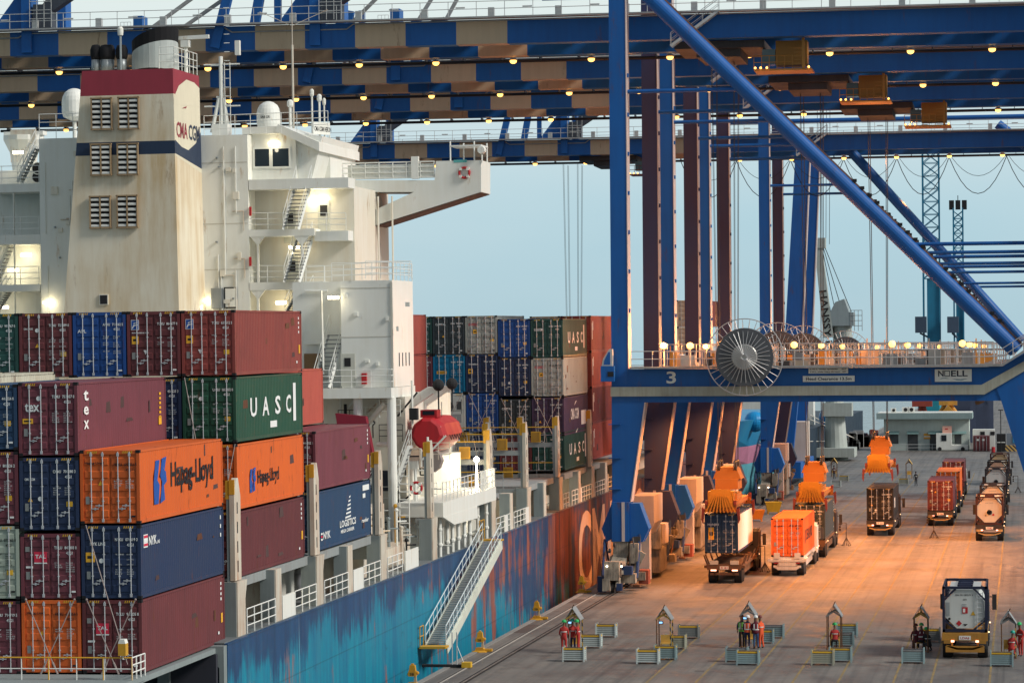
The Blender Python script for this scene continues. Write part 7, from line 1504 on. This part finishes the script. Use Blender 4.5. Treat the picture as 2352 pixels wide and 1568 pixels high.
mb = MB(); mb.lathe([(.28, 0), (.3, .05), (.28, .3), (.3, .33), (.28, .6), (.3, .63), (.28, .92), (.05, .93)], (.25, 0, 0), 'z', 14); mb.build('drum', M_HRED, t)
t = empty('green_drum', 'green plastic drum by the moored dark ship', 'drum', T(far(2016, 1049, 480).x, 480, 0)); mb = MB(); mb.lathe([(.4, 0), (.45, .1), (.45, .9), (.3, 1.0)], (0, 0, 0), 'z', 12); mb.build('drum', flat('drum_green', (.02, .3, .17), .5), t)
# grabs and hopper behind the office
Yg = 540.0
def legs(u, v, us, vs_, mb, r, m=0):
    a = W(u, v, y=Yg)
    for uu in us: b_ = W(uu, vs_, y=Yg); mb.tube((a.x, Yg, a.z), (b_.x, Yg, b_.z), r, 8, m)
M_GO = paint('grab_orange', (.66, .33, .06), .5, .5); M_GR = paint('grab_red', (.33, .06, .04), .5, .5)
t = empty('clamshell_grab', 'amber clamshell grab with two long arms behind the office roof', 'grab', None); mb = MB(); legs(2176, 920, (2152, 2204), 958, mb, .35); p = W(2150, 945, y=Yg); q = W(2206, 972, y=Yg)
mb.prism([(p.x, q.z), (q.x, q.z), (q.x, q.z+1.0), ((p.x+q.x)/2, p.z+1.2), (p.x, q.z+1.0)], Yg-2, Yg+2); mb.box((p.x+q.x)/2-1.6, (p.x+q.x)/2+1.6, Yg-.8, Yg+.8, W(2176, 930, y=Yg).z, W(2176, 918, y=Yg).z); mb.build('jaw', M_GO, t)
mb = MB(); z = 0; mb.tube((q.x-4, Yg, 0), (q.x-4, Yg, q.z+.5), .4, 8); mb.tube((p.x+4, Yg, 0), (p.x+4, Yg, q.z+.5), .4, 8); mb.build('support', M_GO, t)
t = empty('clamshell_grab', 'dark red grab frame with spread legs left behind the office roof', 'grab', None); mb = MB(); a = W(2118, 918, y=Yg+6); 
for uu in (2098, 2142): b_ = W(uu, 968, y=Yg+6); mb.tube((a.x, Yg+6, a.z), (b_.x, Yg+6, 0), .4, 8)
mb.box(a.x-1.8, a.x+1.8, Yg+5, Yg+7, a.z-1.2, a.z); mb.build('frame', M_GR, t)
t = empty('bulk_hopper', 'tall dark blue grey hopper frame behind the office', 'hopper', None); p = W(2182, 912, y=560); q = W(2281, 1000, y=560); M_HOP = paint('hopper_slate', (.07, .09, .15), .6, .4)
mb = MB(); w = q.x-p.x
for x in (p.x, p.x+w*.47, q.x-.8): mb.box(x, x+.9, 560, 561, 0, p.z+4)
mb.box(p.x, q.x, 560, 561, p.z-.6, p.z+.6); mb.box(p.x, q.x, 568, 569, 0, p.z+4); mb.bar((q.x-1, 560.5, p.z-1), (p.x+w*.62, 560.5, 6.5), .6, .6); mb.build('frame', M_HOP, t)
mb = MB(); mb.prism([(p.x+w*.52, p.z), (q.x-1, p.z), (p.x+w*.75, 7), (p.x+w*.6, 7)], 562, 567); mb.build('funnel', paint('hopper_rust', (.18, .09, .04), .7, .5), t)
t = empty('tarpaulin_stack', 'teal tarpaulin covered stack behind the amber grab', 'stack', None); p = W(2108, 905, y=600); q = W(2158, 928, y=600); mb = MB(); mb.prism([(p.x, 0), (q.x, 0), (q.x, q.z+1.2), (q.x-1.5, p.z), (p.x+1, p.z), (p.x, q.z+1)], 600, 612); mb.build('tarpaulin', paint('tarp_teal', (.02, .28, .36), .6, .4), t)
t = empty('forklift', 'small orange forklift on the pale ground far away at the right', 'forklift', T(W(2345, 928, y=900).x, 900, 0)); mb = MB(); mb.box(-1.5, 1.5, -2, 2, .6, 1.6, 0); mb.box(-.9, 1.3, -1.5, 1.5, 1.6, 3.4, 2); mb.box(-2.0, -1.6, -1, 1, 0, 4.2, 1); mb.build('body', [flat('forklift_orange', (.6, .12, .04), .5), M_BOGD, M_GLASS], t)
for x in (-1, 1.1): mb = MB(); mb.lathe([(.1, -.3), (.6, -.3), (.6, .3), (.1, .3)], (x, -2, .6), 'y', 12); mb.build('wheel', M_TYRE, t)
t = empty('street_lamp', 'thin lamp post before the pale ground at the right', 'lamp post', T(W(2282, 990, y=505).x+1.2, 505, 0)); mb = MB(); mb.tube((0, 0, 0), (0, 0, 7), .08, 6); mb.box(-.4, .4, -.1, .1, 7, 7.15); mb.build('pole', M_CHECK, t)
# mobile harbour crane, pale, with lettered jib
Yh = 470.0; hc = empty('mobile_harbour_crane', 'pale grey mobile harbour crane with a steep lettered lattice jib', 'crane', None); M_HC = paint('harbour_crane_pale', (.42, .46, .43), .6, .5, (.25, .26, .22), jitter=0)
def hp(u, v, y=Yh): p = W(u, v, y=y); return Vector((p.x, y, p.z))
a, b_ = hp(1921, 1018), hp(1916, 900); mb = MB(); mb.tube((a.x, Yh, 0), (b_.x, Yh, b_.z), 1.9, 16, 0, 1.3); p, q = hp(1890, 925), hp(1958, 955); mb.box(p.x, q.x, Yh-2, Yh+2, q.z, p.z); mb.box(a.x-3, a.x+3, Yh-4, Yh+4, .6, 2.0); hcp = mb.build('tower', M_HC, hc)
p, q = hp(1908, 712), hp(1962, 748); mb = MB(); mb.box(p.x, q.x, Yh-2, Yh+3, q.z, p.z-.4); mb.prism([(p.x, p.z-.4), (q.x-.7, p.z-.4), ((p.x+q.x)/2+.4, p.z+1.7), ((p.x+q.x)/2-1, p.z+1.2)], Yh-2, Yh+3); mb.build('machine_house', paint('house_grey', (.28, .33, .34), .6, .4), hc)
mb = MB(); c = hp(1935, 748); mb.tube((c.x, Yh, b_.z), (c.x, Yh, c.z+1), 1.5, 14); mb.build('column', M_HC, hc)
r0 = hp(1905, 775); r1 = hp(1880, 562); mb = MB(); mb.bar((r0.x, Yh-1, r0.z), (r1.x, Yh-1, r1.z), 1.5, 2.2, 0, (0, 1, 0), 1.1, 1.7); mb.box(r1.x-.9, r1.x+1.2, Yh-2, Yh, r1.z-.6, r1.z+1.0); jib = mb.build('jib', M_HC, hc)
d_ = (r0-r1).normalized(); up_ = Vector((-d_.z, 0, d_.x)); st = r1+d_*(r0-r1).length*.50; mb = MB(); mb.text('HANSSY L', Vector((st.x-.62, Yh-2.14, st.z)), d_, Vector((-d_.z, 0, d_.x)) if -d_.z > 0 else Vector((d_.z, 0, -d_.x)), 1.15, 0, 8.8); mb.build('lettering', M_CHECK, jib)
mb = MB()
for du in (0, 6, 13, 22): s_ = hp(1885+du*.4, 566); e_ = hp(1905+du*2.3, 716); mb.tube(s_, e_, .06, 5)
for u in (1876, 1886, 1897, 1905): s_ = hp(u, 561); mb.tube(s_, s_+Vector((.3, 0, 24)), .04, 4)
mb.build('rope', M_CHECK, hc); mb = MB(); p = hp(1955, 716); mb.rail([(p.x, Yh-2, p.z-3), (p.x+1.8, Yh-2, p.z-3)], 3.2, .05, .6, 4); mb.build('railing', M_CG, hc)
# slim teal tower cranes
def tower_crane(uc, vt, vp, w, label, top=False):
    Yt_ = 620.0; t = empty('lattice_tower', label, 'tower', None, 'teal lattice towers beyond the quay'); m = paint('tower_teal', (.02, .20, .34), .5, .4, jitter=.03); p = W(uc, 800, y=Yt_); zt_ = W(uc, vt, y=Yt_).z; zp_ = W(uc, vp, y=Yt_).z; hw = w/2; mb = MB()
    for sx_ in (-1, 1):
        for sy_ in (-1, 1): mb.box(p.x+sx_*hw-.14, p.x+sx_*hw+.14, Yt_+sy_*hw-.14, Yt_+sy_*hw+.14, 0, zt_)
    z = zp_; k = 0
    while z < zt_-1:
        for sy_ in (-1, 1): s_ = 1 if k % 2 else -1; mb.bar((p.x-hw, Yt_+sy_*hw, z), (p.x+hw, Yt_+sy_*hw, z+w*.8), .15, .15); mb.bar((p.x+hw, Yt_+sy_*hw, z), (p.x-hw, Yt_+sy_*hw, z+w*.8), .15, .15); mb.bar((p.x-hw, Yt_+sy_*hw, z), (p.x+hw, Yt_+sy_*hw, z), .12, .12)
        for sx_ in (-1, 1): s_ = 1 if k % 2 else -1; mb.bar((p.x+sx_*hw, Yt_-s_*hw, z), (p.x+sx_*hw, Yt_+s_*hw, z+w*.8), .13, .13)
        z += w*.8; k += 1
    mb.build('lattice', m, t); mb = MB(); mb.box(p.x-hw*.55, p.x+hw, Yt_-hw+.1, Yt_+hw-.1, 0, zp_); mb.build('column', m, t)
    mb = MB(); c = W(uc-30*w/3.6, 745, y=Yt_-3); mb.box(c.x-1.0, c.x+1.3, Yt_-4, Yt_-1.5, c.z-1.7, c.z+1.6); mb.bar((c.x, Yt_-2.5, c.z-1.8), (p.x, Yt_, c.z-3), .3, .3); mb.build('cab', paint('tower_cab', (.06, .09, .14), .5, .4), t)
    if top: mb = MB(); [mb.box(p.x+x-.5, p.x+x+.5, Yt_-.5, Yt_+.5, zt_-.3, zt_+1.6) for x in (-1.3, 0, 1.3)]; mb.tube((p.x, Yt_, zt_), (p.x, Yt_, zt_+2.6), .08, 5); mb.build('head', M_CHECK, t)
tower_crane(2141, 352, 640, 3.3, 'taller teal lattice tower rising behind the crane booms')
tower_crane(2203, 478, 655, 1.9, 'shorter slim teal lattice tower with dark head lamps', True)
# ships moored beyond
s2 = empty('moored_ship', 'bow of a light blue and pink ship moored beyond the crane legs', 'ship', None); M_S2 = paint('bow_blue', (.02, .22, .42), .4, .4, (.05, .30, .44)); M_S2P = paint('bow_pink', (.50, .20, .30), .5, .5); M_S2L = paint('bow_aqua', (.12, .40, .48), .5, .5)
mb = MB(); secs = []
for z, xr_, ys in ((-3.2, -33.9, 372), (1.0, -33.6, 364), (2.9, -33.3, 360), (5.2, -32.9, 354), (8.6, -31.9, 344)): secs.append([(xr_-.2, 440, z), (xr_, 395, z), (xr_-1.0, (395+ys)/2, z), (xr_-4.2, ys+4, z), (xr_-7.5, ys, z), (xr_-12, ys+6, z), (xr_-16, 395, z), (xr_-16, 440, z)])
vs = [p for s_ in secs for p in s_]
for k in range(4): mb.add(vs, [(k*8+i, k*8+i+1, (k+1)*8+i+1, (k+1)*8+i) for i in range(7)], (2, 2, 1, 0)[k])
mb.add(secs[-1], [tuple(range(8))], 0); hl = mb.build('hull', [M_S2, M_S2P, M_S2L], s2)
p = W(1733, 968, y=372); mb = MB(); mb.ball((p.x, 372, p.z), 1.3, 0, 20, 12); mb.tube((p.x, 372, 8.5), (p.x, 372, p.z), .4, 8); mb.build('ball_shape', paint('ball_blue', (.01, .26, .58), .35, .3), s2)
mb = MB()
for i in range(6): mb.bar((-33.4-i*.4, 398-6*i, 8.0-.2*i), (-29.9, 380+6*i, 2.0), .07, .07)
t = mb.build('mooring_line', flat('line_pale', (.6, .58, .52), .7)); tag(t, 'bundle of pale mooring lines from the blue bow to the quay', 'rope')
s3 = empty('moored_ship', 'dark navy hull of another ship moored farther along the quay', 'ship', None); mb = MB(); p0, p1 = W(1858, 985, y=455), W(1945, 1040, y=455)
mb.prism([(-33.5, 452), (-31.6, 462), (-31.4, 600), (-60, 600), (-60, 470), (-45, 452)], -3, W(1900, 985, y=455).z, 'z'); mb.build('hull', paint('hull_navy', (.012, .028, .05), .5, .4), s3)
mb = MB(); zz_ = W(1900, 985, y=470).z; mb.box(-48, -40, 500, 530, zz_, zz_+9); mb.box(-36, -33, 480, 484, zz_, zz_+5.5); mb.build('deckhouse', M_WS, s3)
p = W(1908, 958, y=480); mb = MB(); mb.ball((p.x, 480, p.z), 1.9, 0, 16, 10); mb.tube((p.x, 480, zz_-.2), (p.x, 480, p.z), .4, 8); mb.build('ball_shape', paint('ball_blue', (.01, .26, .58), .35, .3), s3)
for k in range(3):
    mb = MB(); a, b_ = ((-32, 458, 6+k*.7), (-28.5, 515, 2.2)) if k else ((-32, 456, 3.4), (-29.6, 520, 1.6)); mb.bar(a, b_, .09, .09); t = mb.build('mooring_line', flat('line_pale', (.6, .58, .52), .7)); tag(t, 'pale mooring line from the dark navy hull to the quay, %s' % ('lowest', 'middle one', 'uppermost')[k], 'rope')
rr = random.Random(11)
for k in range(9):
    X = -30+rr.random()*6.5; Y = 520+rr.random()*30; t = empty('quay_gear', 'dark jumble of cargo gear below the pale harbour crane', 'gear', T(X, Y, 0), 'gear heaps at the far quay'); mb = MB()
    for i in range(5): mb.box(rr.random()*2-1.2, rr.random()*1.4, 0, 1.5, 0, .8+rr.random()*2.2); mb.tube((rr.random()*2-1, .5, 0), (rr.random()*2-1, .8, 1.5+rr.random()*1.2), .12, 6)
    mb.build('heap', [M_BOGD, M_GR, M_CG, M_BOG, M_HOP][k % 5], t)
